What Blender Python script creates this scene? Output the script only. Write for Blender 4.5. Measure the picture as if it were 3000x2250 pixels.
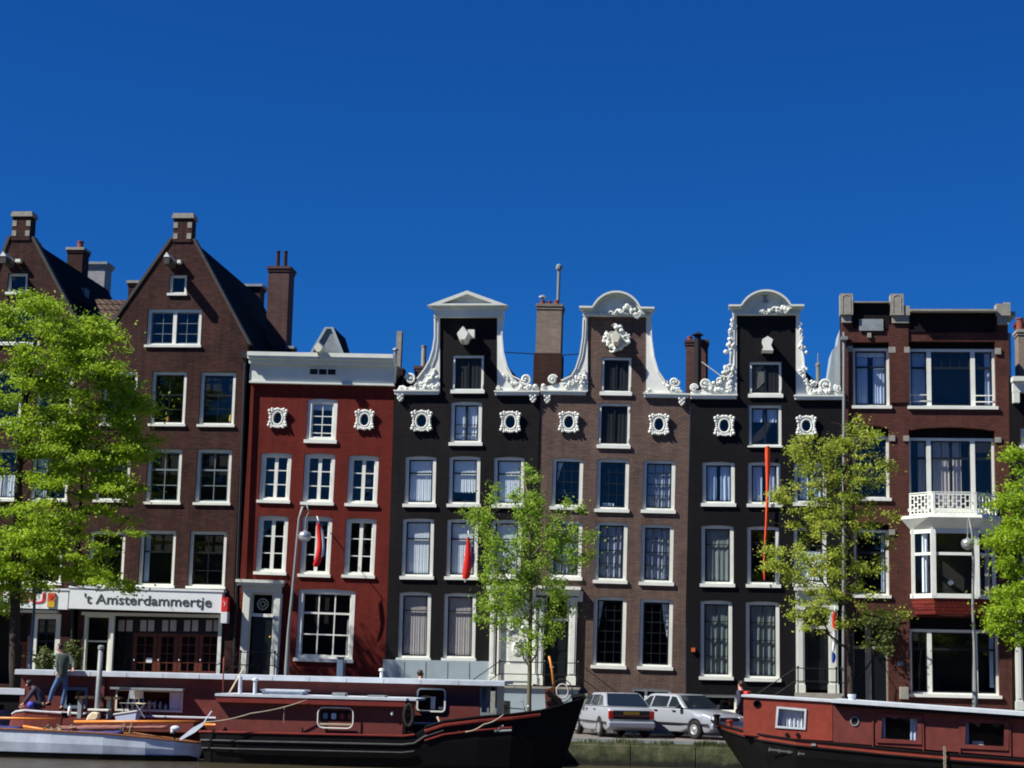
import bpy, math, random
from mathutils import Vector, Matrix
from mathutils.geometry import delaunay_2d_cdt
random.seed(7)
R = math.radians
for o in list(bpy.data.objects): bpy.data.objects.remove(o, do_unlink=True)
SC = bpy.context.scene
COL = SC.collection
# ------------------------------------------------------------------ camera
FPX, CX, CY = 5400.0, 1500.0, 1125.0          # focal length in photo pixels (3000 x 2250)
YAW, PITCH, ROLL = R(6.0), math.atan(845/5400.0), R(1.35)
EYE = Vector((0, 0, 1.95))
F0 = Vector((-math.sin(YAW)*math.cos(PITCH), math.cos(YAW)*math.cos(PITCH), math.sin(PITCH)))
R0 = Vector((math.cos(YAW), math.sin(YAW), 0))
U0 = R0.cross(F0)
RC = math.cos(ROLL)*R0 + math.sin(ROLL)*U0
UC = -math.sin(ROLL)*R0 + math.cos(ROLL)*U0
cd = bpy.data.cameras.new('camera'); cam = bpy.data.objects.new('camera', cd); COL.objects.link(cam)
m = Matrix((RC, UC, -F0)).transposed().to_4x4(); m.translation = EYE
cam.matrix_world = m
cd.sensor_width = 36; cd.lens = 36*FPX/3000; cd.clip_end = 6000; cd.clip_start = 0.5
SC.camera = cam
SC.render.resolution_x = 1024; SC.render.resolution_y = 768
# ------------------------------------------------------------------ sky and sun
SUN = Vector((-2.0, -1.0, 2.4)).normalized()
EL = math.asin(SUN.z); AZ = math.atan2(SUN.x, SUN.y)
w = bpy.data.worlds.new('World'); SC.world = w; w.use_nodes = True
nt = w.node_tree; nt.nodes.clear()
sky = nt.nodes.new('ShaderNodeTexSky'); sky.sky_type = 'NISHITA'; sky.sun_disc = False
sky.sun_elevation = EL; sky.sun_rotation = AZ; sky.altitude = 0; sky.air_density = 1.0; sky.dust_density = 0.0; sky.ozone_density = 5.0
hs = nt.nodes.new('ShaderNodeMix'); hs.data_type = 'RGBA'; hs.blend_type = 'MULTIPLY'; hs.inputs['Factor'].default_value = 1.0; hs.inputs['B'].default_value = (.036, .217, .505, 1)   # deep polarised slide-film blue
bg = nt.nodes.new('ShaderNodeBackground'); bg.inputs[1].default_value = 0.1
ow = nt.nodes.new('ShaderNodeOutputWorld')
nt.links.new(sky.outputs[0], hs.inputs['A']); nt.links.new(hs.outputs['Result'], bg.inputs[0]); nt.links.new(bg.outputs[0], ow.inputs[0])
sl = bpy.data.lights.new('sun', 'SUN'); sl.energy = 5.0; sl.angle = R(0.5); sl.color = (1, 0.95, 0.86)
so = bpy.data.objects.new('sun', sl); COL.objects.link(so); so.rotation_euler = SUN.to_track_quat('Z', 'Y').to_euler(); so.location = SUN*200
SC.view_settings.view_transform = 'Standard'; SC.view_settings.look = 'None'; SC.view_settings.gamma = 1
SC.view_settings.exposure = 0.75
SC.render.engine = 'CYCLES'
SC.cycles.pixel_filter_type = 'BLACKMAN_HARRIS'; SC.cycles.filter_width = 1.9
SC.cycles.max_bounces = 6; SC.cycles.transparent_max_bounces = 12

# ------------------------------------------------------------------ pixel <-> world
CROPS = dict(a=(0,600,2.949), b=(0,1130,2.949), c=(0,1690,2.949), d=(700,700,2.949), e=(700,1230,2.949), f=(600,1690,2.949),
             g=(1350,700,2.949), h=(1350,1230,2.949), i=(1350,1690,2.949), j=(1950,800,3.687), k=(1950,1230,2.949),
             l=(2400,800,3.687), m=(2400,1230,3.687), n=(2250,1690,2.949), z=(0,0,1.0))
def cp(k, X, Y):
    a, b, s = CROPS[k]; return (a+X/s, b+Y/s)
def ray(u, v): return (F0*FPX + RC*(u-CX) - UC*(v-CY))
def W(u, v, Y):                       # point seen at photo pixel (u,v) on the plane y=Y
    d = ray(u, v); return EYE + d*(Y/d.y)
def WZ(u, v, z):
    d = ray(u, v); return EYE + d*((z-EYE.z)/d.z)

# ------------------------------------------------------------------ materials
MATS = {}
def newmat(n):
    mt = bpy.data.materials.new(n); mt.use_nodes = True; t = mt.node_tree
    b = t.nodes['Principled BSDF']; MATS[n] = mt
    return mt, t, b
def N(t, typ, **k):
    n = t.nodes.new(typ)
    for a, v in k.items(): setattr(n, a, v)
    return n
def plain(n, col, rough=0.5, metal=0.0, var=0.12, vs=3.0, spec=0.4, bump=0.0):
    mt, t, b = newmat(n)
    b.inputs['Roughness'].default_value = rough; b.inputs['Metallic'].default_value = metal
    b.inputs['Specular IOR Level'].default_value = spec
    tc = N(t, 'ShaderNodeTexCoord'); no = N(t, 'ShaderNodeTexNoise'); no.inputs['Scale'].default_value = vs; no.inputs['Detail'].default_value = 6; no.inputs['Roughness'].default_value = .65
    t.links.new(tc.outputs['Object'], no.inputs['Vector'])
    mr = N(t, 'ShaderNodeMapRange'); mr.inputs[1].default_value = .3; mr.inputs[2].default_value = .7; mr.inputs[3].default_value = 1-var; mr.inputs[4].default_value = 1+var
    t.links.new(no.outputs[0], mr.inputs[0])
    mx = N(t, 'ShaderNodeVectorMath', operation='SCALE'); mx.inputs[0].default_value = col[:3]
    t.links.new(mr.outputs[0], mx.inputs['Scale']); t.links.new(mx.outputs[0], b.inputs['Base Color'])
    if bump:
        bp = N(t, 'ShaderNodeBump'); bp.inputs['Strength'].default_value = bump; bp.inputs['Distance'].default_value = .02
        t.links.new(no.outputs[0], bp.inputs['Height']); t.links.new(bp.outputs[0], b.inputs['Normal'])
    return mt
def brick(n, c1, c2, mortar, var=.25, bw=.22, rh=.065, ms=.006, rough=.8, stain=(.5, 1.0), streak=None):
    mt, t, b = newmat(n); b.inputs['Roughness'].default_value = rough; b.inputs['Specular IOR Level'].default_value = .12
    tc = N(t, 'ShaderNodeTexCoord'); sp = N(t, 'ShaderNodeSeparateXYZ'); t.links.new(tc.outputs['Object'], sp.inputs[0])
    ad = N(t, 'ShaderNodeMath', operation='ADD'); t.links.new(sp.outputs[0], ad.inputs[0]); t.links.new(sp.outputs[1], ad.inputs[1])
    cb = N(t, 'ShaderNodeCombineXYZ'); t.links.new(ad.outputs[0], cb.inputs[0]); t.links.new(sp.outputs[2], cb.inputs[1])
    br = N(t, 'ShaderNodeTexBrick'); t.links.new(cb.outputs[0], br.inputs['Vector'])
    br.inputs['Scale'].default_value = 1; br.inputs['Brick Width'].default_value = bw; br.inputs['Row Height'].default_value = rh
    br.inputs['Mortar Size'].default_value = ms; br.inputs['Color1'].default_value = (*c1, 1); br.inputs['Color2'].default_value = (*c2, 1); br.inputs['Mortar'].default_value = (*mortar, 1)
    br.inputs['Mortar Smooth'].default_value = .2
    n1 = N(t, 'ShaderNodeTexNoise'); n1.inputs['Scale'].default_value = .55; n1.inputs['Detail'].default_value = 8; n1.inputs['Roughness'].default_value = .7
    t.links.new(tc.outputs['Object'], n1.inputs['Vector'])
    mp = N(t, 'ShaderNodeMapping'); mp.inputs['Scale'].default_value = (1.2, 1.2, 14); t.links.new(tc.outputs['Object'], mp.inputs[0])
    n2 = N(t, 'ShaderNodeTexNoise'); n2.inputs['Scale'].default_value = 1.6; n2.inputs['Detail'].default_value = 5; n2.inputs['Roughness'].default_value = .8
    t.links.new(mp.outputs[0], n2.inputs['Vector'])
    mp3 = N(t, 'ShaderNodeMapping'); mp3.inputs['Scale'].default_value = (2.6, 2.6, .16); t.links.new(tc.outputs['Object'], mp3.inputs[0])
    n3 = N(t, 'ShaderNodeTexNoise'); n3.inputs['Scale'].default_value = 1.5; n3.inputs['Detail'].default_value = 6; n3.inputs['Roughness'].default_value = .7
    t.links.new(mp3.outputs[0], n3.inputs['Vector'])
    a3 = N(t, 'ShaderNodeMath', operation='MULTIPLY_ADD'); a3.inputs[1].default_value = .8; t.links.new(n3.outputs[0], a3.inputs[0]); 
    s1 = N(t, 'ShaderNodeMath', operation='ADD'); s1.inputs[1].default_value = -.4; t.links.new(n1.outputs[0], s1.inputs[0]); t.links.new(s1.outputs[0], a3.inputs[2])
    a2 = N(t, 'ShaderNodeMath', operation='ADD'); t.links.new(a3.outputs[0], a2.inputs[0]); t.links.new(n2.outputs[0], a2.inputs[1])
    mr = N(t, 'ShaderNodeMapRange'); mr.inputs[1].default_value = .7; mr.inputs[2].default_value = 1.3; mr.inputs[3].default_value = 1-var; mr.inputs[4].default_value = 1+var
    t.links.new(a2.outputs[0], mr.inputs[0])
    mx = N(t, 'ShaderNodeVectorMath', operation='SCALE'); t.links.new(br.outputs[0], mx.inputs[0]); t.links.new(mr.outputs[0], mx.inputs['Scale'])
    t.links.new(mx.outputs[0], b.inputs['Base Color'])
    bp = N(t, 'ShaderNodeBump'); bp.inputs['Strength'].default_value = .5; bp.inputs['Distance'].default_value = .01
    t.links.new(br.outputs['Fac'], bp.inputs['Height']); bp.invert = True
    t.links.new(bp.outputs[0], b.inputs['Normal'])
    return mt
brick('brick_brown', (.078,.028,.022), (.04,.018,.016), (.03,.02,.018), .6, ms=.012)
brick('brick_red_paint', (.135,.019,.013), (.118,.017,.012), (.085,.013,.010), .34, ms=.009)
brick('brick_black', (.006,.005,.006), (.004,.0036,.0044), (.014,.012,.013), .6, rough=.6)
brick('brick_black_b', (.0042,.0042,.0058), (.0032,.0034,.0048), (.009,.009,.012), .35, rough=.6)
brick('brick_taupe', (.15,.1,.08), (.11,.073,.06), (.07,.05,.044), .42, ms=.01)
brick('brick_rust', (.12,.04,.03), (.08,.03,.024), (.05,.025,.02), .38, ms=.012)
brick('brick_shade', (.006,.005,.007), (.004,.004,.006), (.02,.015,.015), .4)  # black because shade below coping and lintels is put into the colour
brick('brick_chimney', (.115,.06,.053), (.08,.045,.042), (.09,.065,.06), .3)
brick('brick_tan', (.25,.2,.155), (.2,.16,.125), (.2,.17,.14), .25)
brick('brick_grey', (.3,.31,.31), (.22,.23,.24), (.35,.35,.35), .35)
brick('brick_dark', (.05,.022,.018), (.035,.017,.015), (.05,.035,.03), .3)
brick('roof_tile', (.03,.022,.018), (.022,.017,.016), (.006,.005,.005), .4, bw=.24, rh=.3, ms=.03)
brick('roof_tile_brown', (.1,.065,.045), (.06,.042,.033), (.012,.01,.01), .35, bw=.26, rh=.33, ms=.04)
brick('roof_slate', (.006,.006,.008), (.004,.004,.005), (.002,.002,.002), .4, bw=.3, rh=.2, ms=.02, rough=.9)
brick('tile_red', (.2,.032,.022), (.13,.024,.018), (.08,.012,.01), .25, bw=.16, rh=.12, ms=.015)
plain('white', (.70,.72,.66), .5, var=.10, vs=1.8)
plain('white_blue', (.6,.63,.57), .5, var=.08, vs=1.5)
plain('cream', (.62,.6,.48), .5, var=.06)
plain('coping', (.05,.045,.042), .8, var=.25, vs=6)
plain('sash_grey', (.16,.2,.23), .5, var=.1)
plain('stone', (.27,.26,.22), .8, var=.25, vs=6, bump=.3)
plain('plinth', (.30,.37,.40), .6, var=.12, vs=1.2)
plain('black', (.008,.009,.010), .35, var=.2)
plain('sash_dark', (.012,.016,.018), .35, var=.1)
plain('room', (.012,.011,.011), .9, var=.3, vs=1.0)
plain('curtain', (.72,.76,.8), .9, var=.05, vs=5)
plain('curtain_beige', (.45,.4,.38), .9, var=.06, vs=5)
plain('curtain_blue', (.45,.53,.68), .9, var=.06, vs=5)
plain('curtain_dim', (.22,.25,.24), .9, var=.08, vs=4)
plain('curtain_grey', (.36,.4,.48), .9, var=.08, vs=4)
plain('shutter', (.010,.012,.013), .5, var=.2)
plain('door_dark', (.008,.011,.012), .3, var=.2)
plain('door_brown', (.11,.028,.016), .45, var=.2, vs=8)
plain('lead', (.22,.25,.26), .6, var=.25, vs=4)
plain('pipe_grey', (.2,.22,.22), .5, var=.15)
plain('pipe_dark', (.012,.012,.014), .5, var=.2)
plain('steel', (.45,.47,.5), .3, metal=.6, var=.1)
plain('iron', (.01,.011,.012), .4, var=.2)
plain('pot_red', (.2,.05,.03), .8, var=.2)
plain('pot_orange', (.5,.1,.03), .8, var=.2)
plain('flag_red', (.72,.015,.012), .7, var=.08)
plain('flag_white', (.8,.8,.78), .7, var=.05)
plain('flag_blue', (.02,.06,.33), .7, var=.05)
plain('orange_cloth', (.75,.07,.012), .7, var=.1)
plain('sign_white', (.7,.74,.77), .4, var=.04)
plain('sign_text', (.05,.06,.07), .5, var=.05)
plain('sign_red', (.6,.03,.03), .4, var=.05)
plain('sign_yellow', (.55,.36,.03), .4, var=.1)
plain('sign_blue', (.12,.18,.26), .5, var=.1)
plain('boat_red', (.13,.025,.019), .6, var=.3, vs=2.2)
plain('boat_orange', (.23,.038,.02), .5, var=.25, vs=2.2)
plain('boat_black', (.005,.005,.0055), .55, var=.3, vs=2, spec=.15)
plain('boat_roof', (.5,.55,.6), .55, var=.14, vs=3)
plain('boat_rim', (.16,.02,.014), .5, var=.2)
plain('hull_white', (.58,.66,.74), .45, var=.22, vs=1.6)
plain('wood_deck', (.2,.075,.025), .6, var=.3, vs=9)
plain('wood_orange', (.62,.22,.035), .4, var=.15, vs=7)
plain('sail_brown', (.22,.1,.08), .85, var=.2, vs=9)
plain('tarp_blue', (.02,.025,.14), .7, var=.2)
plain('strake_grey', (.07,.065,.07), .6, var=.3)
plain('rope', (.3,.27,.2), .9, var=.2)
plain('tyre', (.012,.012,.012), .8, var=.2)
plain('car_trim', (.015,.016,.018), .5, var=.1)
plain('tail_red', (.4,.03,.02), .2, var=.1)
plain('plate_yellow', (.25,.16,.02), .4, var=.1)
plain('skin', (.5,.27,.19), .5, var=.05)
plain('hair', (.03,.018,.012), .6, var=.2, vs=20)
plain('jacket_green', (.06,.085,.07), .85, var=.15, vs=8)
plain('jacket_navy', (.03,.03,.055), .85, var=.15, vs=8)
plain('jeans', (.06,.13,.27), .85, var=.2, vs=8)
plain('trousers_dark', (.012,.014,.03), .85, var=.2)
plain('blue_bright', (.06,.06,.45), .7, var=.1)
plain('backpack_red', (.5,.03,.03), .7, var=.1)
plain('shirt', (.5,.4,.28), .8, var=.1)
plain('bark', (.035,.026,.02), .9, var=.35, vs=12, bump=.5)
plain('bark_green', (.12,.11,.06), .9, var=.35, vs=12, bump=.5)
plain('asphalt', (.14,.13,.12), .9, var=.25, vs=2.5, bump=.2)
plain('pavement', (.24,.22,.2), .9, var=.2, vs=2.0)
plain('canvas', (.7,.6,.4), .8, var=.1)
mtb, t, b = newmat('paving'); b.inputs['Roughness'].default_value = .85
tc = N(t,'ShaderNodeTexCoord'); br = N(t,'ShaderNodeTexBrick'); t.links.new(tc.outputs['Object'], br.inputs[0]); br.inputs['Scale'].default_value = 1; br.inputs['Brick Width'].default_value=.21; br.inputs['Row Height'].default_value=.08; br.inputs['Mortar Size'].default_value=.008
br.inputs['Color1'].default_value=(.2,.16,.14,1); br.inputs['Color2'].default_value=(.13,.11,.1,1); br.inputs['Mortar'].default_value=(.06,.055,.05,1); t.links.new(br.outputs[0], b.inputs['Base Color'])
# stone quay with moss and damp
mtq, t, b = newmat('quay_stone'); b.inputs['Roughness'].default_value = .85
tc = N(t,'ShaderNodeTexCoord'); n1 = N(t,'ShaderNodeTexNoise'); n1.inputs['Scale'].default_value=2.2; n1.inputs['Detail'].default_value=9; n1.inputs['Roughness'].default_value=.72; t.links.new(tc.outputs['Object'], n1.inputs[0])
cr = N(t,'ShaderNodeValToRGB'); t.links.new(n1.outputs[0], cr.inputs[0])
cr.color_ramp.elements[0].position=.33; cr.color_ramp.elements[0].color=(.012,.014,.008,1); cr.color_ramp.elements[1].position=.7; cr.color_ramp.elements[1].color=(.1,.1,.07,1)
e = cr.color_ramp.elements.new(.5); e.color=(.04,.05,.02,1)
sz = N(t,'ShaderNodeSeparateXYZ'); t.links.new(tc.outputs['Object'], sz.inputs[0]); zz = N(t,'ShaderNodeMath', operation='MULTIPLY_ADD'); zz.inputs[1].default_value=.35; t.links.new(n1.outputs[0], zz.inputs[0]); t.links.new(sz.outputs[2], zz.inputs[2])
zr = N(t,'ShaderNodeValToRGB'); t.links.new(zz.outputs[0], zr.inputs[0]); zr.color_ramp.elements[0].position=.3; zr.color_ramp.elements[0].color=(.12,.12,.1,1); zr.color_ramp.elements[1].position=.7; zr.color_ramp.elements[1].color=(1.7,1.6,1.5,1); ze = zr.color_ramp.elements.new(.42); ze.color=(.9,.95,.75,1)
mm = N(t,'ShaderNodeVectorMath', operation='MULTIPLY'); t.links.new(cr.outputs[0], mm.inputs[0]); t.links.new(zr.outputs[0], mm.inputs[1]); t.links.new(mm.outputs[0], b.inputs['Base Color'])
bp = N(t,'ShaderNodeBump'); bp.inputs['Strength'].default_value=.8; bp.inputs['Distance'].default_value=.03; t.links.new(n1.outputs[0], bp.inputs['Height']); t.links.new(bp.outputs[0], b.inputs['Normal'])
# glass: clear sheet that mirrors the sky a little
def glass(n, fac, tint):
    mt = bpy.data.materials.new(n); mt.use_nodes = True; t = mt.node_tree; t.nodes.clear(); MATS[n] = mt
    o = N(t,'ShaderNodeOutputMaterial'); mx = N(t,'ShaderNodeMixShader'); tr = N(t,'ShaderNodeBsdfTransparent'); gl = N(t,'ShaderNodeBsdfGlossy'); lw = N(t,'ShaderNodeLayerWeight'); pw = N(t,'ShaderNodeMath', operation='POWER'); pw.inputs[1].default_value = 4; fr = N(t,'ShaderNodeMath', operation='MULTIPLY_ADD'); fr.inputs[1].default_value = .5; fr.inputs[2].default_value = fac
    t.links.new(lw.outputs['Facing'], pw.inputs[0]); t.links.new(pw.outputs[0], fr.inputs[0])
    tr.inputs[0].default_value = (*tint,1); gl.inputs['Roughness'].default_value = .01
    no = N(t,'ShaderNodeTexNoise'); no.inputs['Scale'].default_value = 1.3; bp = N(t,'ShaderNodeBump'); bp.inputs['Strength'].default_value=.25; bp.inputs['Distance'].default_value=.02
    tc = N(t,'ShaderNodeTexCoord'); t.links.new(tc.outputs['Object'], no.inputs[0]); t.links.new(no.outputs[0], bp.inputs['Height']); t.links.new(bp.outputs[0], gl.inputs['Normal'])
    t.links.new(fr.outputs[0], mx.inputs[0]); t.links.new(tr.outputs[0], mx.inputs[1]); t.links.new(gl.outputs[0], mx.inputs[2]); t.links.new(mx.outputs[0], o.inputs[0])
glass('glass', .03, (.95,.97,.98))
glass('glass_car', .06, (.25,.28,.3))
# car paint
mt, t, b = newmat('car_silver'); b.inputs['Base Color'].default_value=(.36,.39,.44,1); b.inputs['Metallic'].default_value=.25; b.inputs['Roughness'].default_value=.35; b.inputs['Coat Weight'].default_value=.6
mt, t, b = newmat('car_silver_grey'); b.inputs['Base Color'].default_value=(.31,.335,.38,1); b.inputs['Metallic'].default_value=.25; b.inputs['Roughness'].default_value=.38; b.inputs['Coat Weight'].default_value=.6
# water
mt, t, b = newmat('water'); b.inputs['Base Color'].default_value=(.055,.045,.028,1); b.inputs['Roughness'].default_value=.16; b.inputs['Specular IOR Level'].default_value=.5
tc = N(t,'ShaderNodeTexCoord'); mp = N(t,'ShaderNodeMapping'); mp.inputs['Scale'].default_value=(1,1.6,1); t.links.new(tc.outputs['Object'], mp.inputs[0])
n1 = N(t,'ShaderNodeTexNoise'); n1.inputs['Scale'].default_value=2.5; n1.inputs['Detail'].default_value=4; t.links.new(mp.outputs[0], n1.inputs[0])
bp = N(t,'ShaderNodeBump'); bp.inputs['Strength'].default_value=.9; bp.inputs['Distance'].default_value=.12; t.links.new(n1.outputs[0], bp.inputs['Height']); t.links.new(bp.outputs[0], b.inputs['Normal'])
# leaves: diffuse with light coming through
def leafmat(n, c1, c2, c3, tr=.4):
    mt = bpy.data.materials.new(n); mt.use_nodes = True; t = mt.node_tree; t.nodes.clear(); MATS[n] = mt
    o = N(t,'ShaderNodeOutputMaterial'); mx = N(t,'ShaderNodeMixShader'); mx.inputs[0].default_value = tr
    df = N(t,'ShaderNodeBsdfPrincipled'); df.inputs['Roughness'].default_value=.5; df.inputs['Specular IOR Level'].default_value=.25; ts = N(t,'ShaderNodeBsdfTranslucent')
    ge = N(t,'ShaderNodeNewGeometry'); rmp = N(t,'ShaderNodeValToRGB'); e = rmp.color_ramp.elements
    e[0].position=.0; e[0].color=(*c1,1); e[1].position=1; e[1].color=(*c3,1); x = rmp.color_ramp.elements.new(.5); x.color=(*c2,1)
    no = N(t,'ShaderNodeTexNoise'); no.inputs['Scale'].default_value=1.4; tc = N(t,'ShaderNodeTexCoord'); t.links.new(tc.outputs['Object'], no.inputs[0])
    ad = N(t,'ShaderNodeMath', operation='MULTIPLY_ADD'); t.links.new(ge.outputs['Random Per Island'], ad.inputs[0]); ad.inputs[1].default_value=.6
    s2 = N(t,'ShaderNodeMath', operation='MULTIPLY_ADD'); s2.inputs[1].default_value=1.2; s2.inputs[2].default_value=-.4; t.links.new(no.outputs[0], s2.inputs[0]); t.links.new(s2.outputs[0], ad.inputs[2])
    t.links.new(ad.outputs[0], rmp.inputs[0]); t.links.new(rmp.outputs[0], df.inputs['Base Color']); t.links.new(rmp.outputs[0], ts.inputs[0])
    t.links.new(df.outputs[0], mx.inputs[1]); t.links.new(ts.outputs[0], mx.inputs[2]); t.links.new(mx.outputs[0], o.inputs[0])
leafmat('leaf_lime', (.14,.26,.012), (.27,.42,.018), (.42,.52,.03), .48)
leafmat('leaf_dark', (.03,.05,.01), (.07,.1,.02), (.14,.17,.04), .3)
leafmat('leaf_green', (.13,.27,.02), (.24,.4,.03), (.4,.5,.06), .45)
leafmat('leaf_olive', (.17,.28,.02), (.34,.43,.04), (.52,.5,.1), .45)
leafmat('grass_blade', (.05,.075,.02), (.09,.11,.03), (.2,.18,.07))

# ------------------------------------------------------------------ mesh building
def inpoly(x, y, P):
    c = False; n = len(P); j = n-1
    for i in range(n):
        xi, yi = P[i]; xj, yj = P[j]
        if (yi > y) != (yj > y) and x < (xj-xi)*(y-yi)/(yj-yi)+xi: c = not c
        j = i
    return c
class MB:
    def __init__(s): s.v = []; s.f = []; s.m = []
    def face(s, pts, mi=0):
        k = len(s.v); s.v += [tuple(p) for p in pts]; s.f.append(tuple(range(k, k+len(pts)))); s.m.append(mi)
    def box(s, x0, x1, y0, y1, z0, z1, mi=0):
        if x1 < x0: x0, x1 = x1, x0
        if y1 < y0: y0, y1 = y1, y0
        if z1 < z0: z0, z1 = z1, z0
        k = len(s.v)
        s.v += [(x,y,z) for x in (x0,x1) for y in (y0,y1) for z in (z0,z1)]
        for q in ((0,1,3,2),(4,6,7,5),(0,4,5,1),(2,3,7,6),(0,2,6,4),(1,5,7,3)): s.f.append(tuple(k+i for i in q)); s.m.append(mi)
        return s
    def plate(s, outer, holes=(), y0=0.0, y1=.1, mi=0, tf=None):   # polygon in x,z with holes, from y0 (front) to y1 (back)
        pts = [Vector(p) for p in outer]; edges = [(i,(i+1)%len(outer)) for i in range(len(outer))]
        for h in holes:
            k = len(pts); pts += [Vector(p) for p in h]; edges += [(k+i, k+(i+1)%len(h)) for i in range(len(h))]
        r = delaunay_2d_cdt(pts, edges, [], 0, 1e-5)
        vs, fs = r[0], r[2]
        k = len(s.v)
        for y in (y0, y1): s.v += [(p.x, y, p.y) for p in vs]
        n = len(vs)
        for f in fs:
            cx = sum(vs[i].x for i in f)/len(f); cz = sum(vs[i].y for i in f)/len(f)
            if not inpoly(cx, cz, outer) or any(inpoly(cx, cz, h) for h in holes): continue
            s.f.append(tuple(k+i for i in f)); s.m.append(mi)
            s.f.append(tuple(k+n+i for i in reversed(f))); s.m.append(mi)
        for loop in [outer]+list(holes):
            for i in range(len(loop)):
                a = loop[i]; b = loop[(i+1)%len(loop)]
                s.face([(a[0],y0,a[1]),(a[0],y1,a[1]),(b[0],y1,b[1]),(b[0],y0,b[1])], mi)
        return s
    def ball(s, c, r, seg=8, rings=5, mi=0):
        rx, ry, rz = r if isinstance(r, tuple) else (r, r, r)
        k = len(s.v); s.v.append((c[0],c[1],c[2]+rz))
        for i in range(1, rings):
            a = math.pi*i/rings
            for j in range(seg):
                b = 2*math.pi*j/seg; s.v.append((c[0]+rx*math.sin(a)*math.cos(b), c[1]+ry*math.sin(a)*math.sin(b), c[2]+rz*math.cos(a)))
        s.v.append((c[0],c[1],c[2]-rz)); e = len(s.v)-1
        for j in range(seg):
            s.f.append((k, k+1+j, k+1+(j+1)%seg)); s.m.append(mi)
            for i in range(rings-2):
                a = k+1+i*seg; s.f.append((a+j, a+seg+j, a+seg+(j+1)%seg, a+(j+1)%seg)); s.m.append(mi)
            a = k+1+(rings-2)*seg; s.f.append((a+j, e, a+(j+1)%seg)); s.m.append(mi)
        return s
    def tube(s, pts, r, seg=6, mi=0, closed=False, cap=True):
        pts = [Vector(p) for p in pts]; n = len(pts)
        rr = r if isinstance(r, (list, tuple)) else [r]*n
        k = len(s.v); prev = None
        for i in range(n):
            if closed: d = pts[(i+1)%n]-pts[i-1]
            else: d = pts[min(i+1,n-1)]-pts[max(i-1,0)]
            if d.length < 1e-9: d = Vector((0,0,1))
            d.normalize()
            if prev is None:
                a = Vector((0,1,0)) if abs(d.y) < .9 else Vector((1,0,0))
                x = d.cross(a).normalized()
            else:
                x = prev - d*prev.dot(d)
                x = x.normalized() if x.length > 1e-6 else d.cross(Vector((0,1,0))).normalized()
            prev = x; y = d.cross(x)
            for j in range(seg):
                b = 2*math.pi*j/seg; s.v.append(tuple(pts[i]+x*(rr[i]*math.cos(b))+y*(rr[i]*math.sin(b))))
        for i in range(n if closed else n-1):
            a = k+i*seg; b = k+((i+1)%n)*seg
            for j in range(seg): s.f.append((a+j, a+(j+1)%seg, b+(j+1)%seg, b+j)); s.m.append(mi)
        if cap and not closed:
            s.f.append(tuple(k+j for j in reversed(range(seg)))); s.m.append(mi)
            s.f.append(tuple(k+(n-1)*seg+j for j in range(seg))); s.m.append(mi)
        return s
    def lathe(s, prof, c=(0,0,0), seg=14, mi=0):        # prof: (radius, z)
        k = len(s.v); n = len(prof)
        for r_, z in prof:
            for j in range(seg):
                a = 2*math.pi*j/seg; s.v.append((c[0]+r_*math.cos(a), c[1]+r_*math.sin(a), c[2]+z))
        for i in range(n-1):
            for j in range(seg): s.f.append((k+i*seg+j, k+i*seg+(j+1)%seg, k+(i+1)*seg+(j+1)%seg, k+(i+1)*seg+j)); s.m.append(mi)
        s.f.append(tuple(k+j for j in reversed(range(seg)))); s.m.append(mi)
        s.f.append(tuple(k+(n-1)*seg+j for j in range(seg))); s.m.append(mi)
        return s
    def loft(s, rows, mi=0, closed=False, caps=False):
        k = len(s.v); m_ = len(rows[0])
        for r_ in rows: s.v += [tuple(p) for p in r_]
        for i in range(len(rows)-1):
            for j in range(m_ if closed else m_-1):
                s.f.append((k+i*m_+j, k+(i+1)*m_+j, k+(i+1)*m_+(j+1)%m_, k+i*m_+(j+1)%m_)); s.m.append(mi)
        if caps:
            s.f.append(tuple(k+j for j in range(m_))); s.m.append(mi); s.f.append(tuple(k+(len(rows)-1)*m_+j for j in reversed(range(m_)))); s.m.append(mi)
        return s
    def map(s, fn): s.v = [tuple(fn(Vector(p))) for p in s.v]; return s
    def build(s, name, mats, parent=None, smooth=False, bevel=0, fix=True):
        me = bpy.data.meshes.new(name); me.from_pydata(s.v, [], s.f)
        for mm in (mats if isinstance(mats, (list, tuple)) else [mats]): me.materials.append(MATS[mm])
        me.polygons.foreach_set('material_index', s.m)
        if smooth: me.polygons.foreach_set('use_smooth', [True]*len(me.polygons))
        me.update()
        if fix:
            import bmesh
            bm = bmesh.new(); bm.from_mesh(me); bmesh.ops.remove_doubles(bm, verts=bm.verts, dist=1e-5); bmesh.ops.recalc_face_normals(bm, faces=bm.faces); bm.to_mesh(me); bm.free()
        o = bpy.data.objects.new(name, me); COL.objects.link(o)
        if parent is not None: o.parent = parent
        if bevel:
            md = o.modifiers.new('bevel', 'BEVEL'); md.width = bevel; md.segments = 2; md.limit_method = 'ANGLE'; md.angle_limit = R(35)
        return o
def tag(o, label=None, cat=None, group=None, kind=None):
    if label: o['label'] = label
    if cat: o['category'] = cat
    if group: o['group'] = group
    if kind: o['kind'] = kind
    return o
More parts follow.
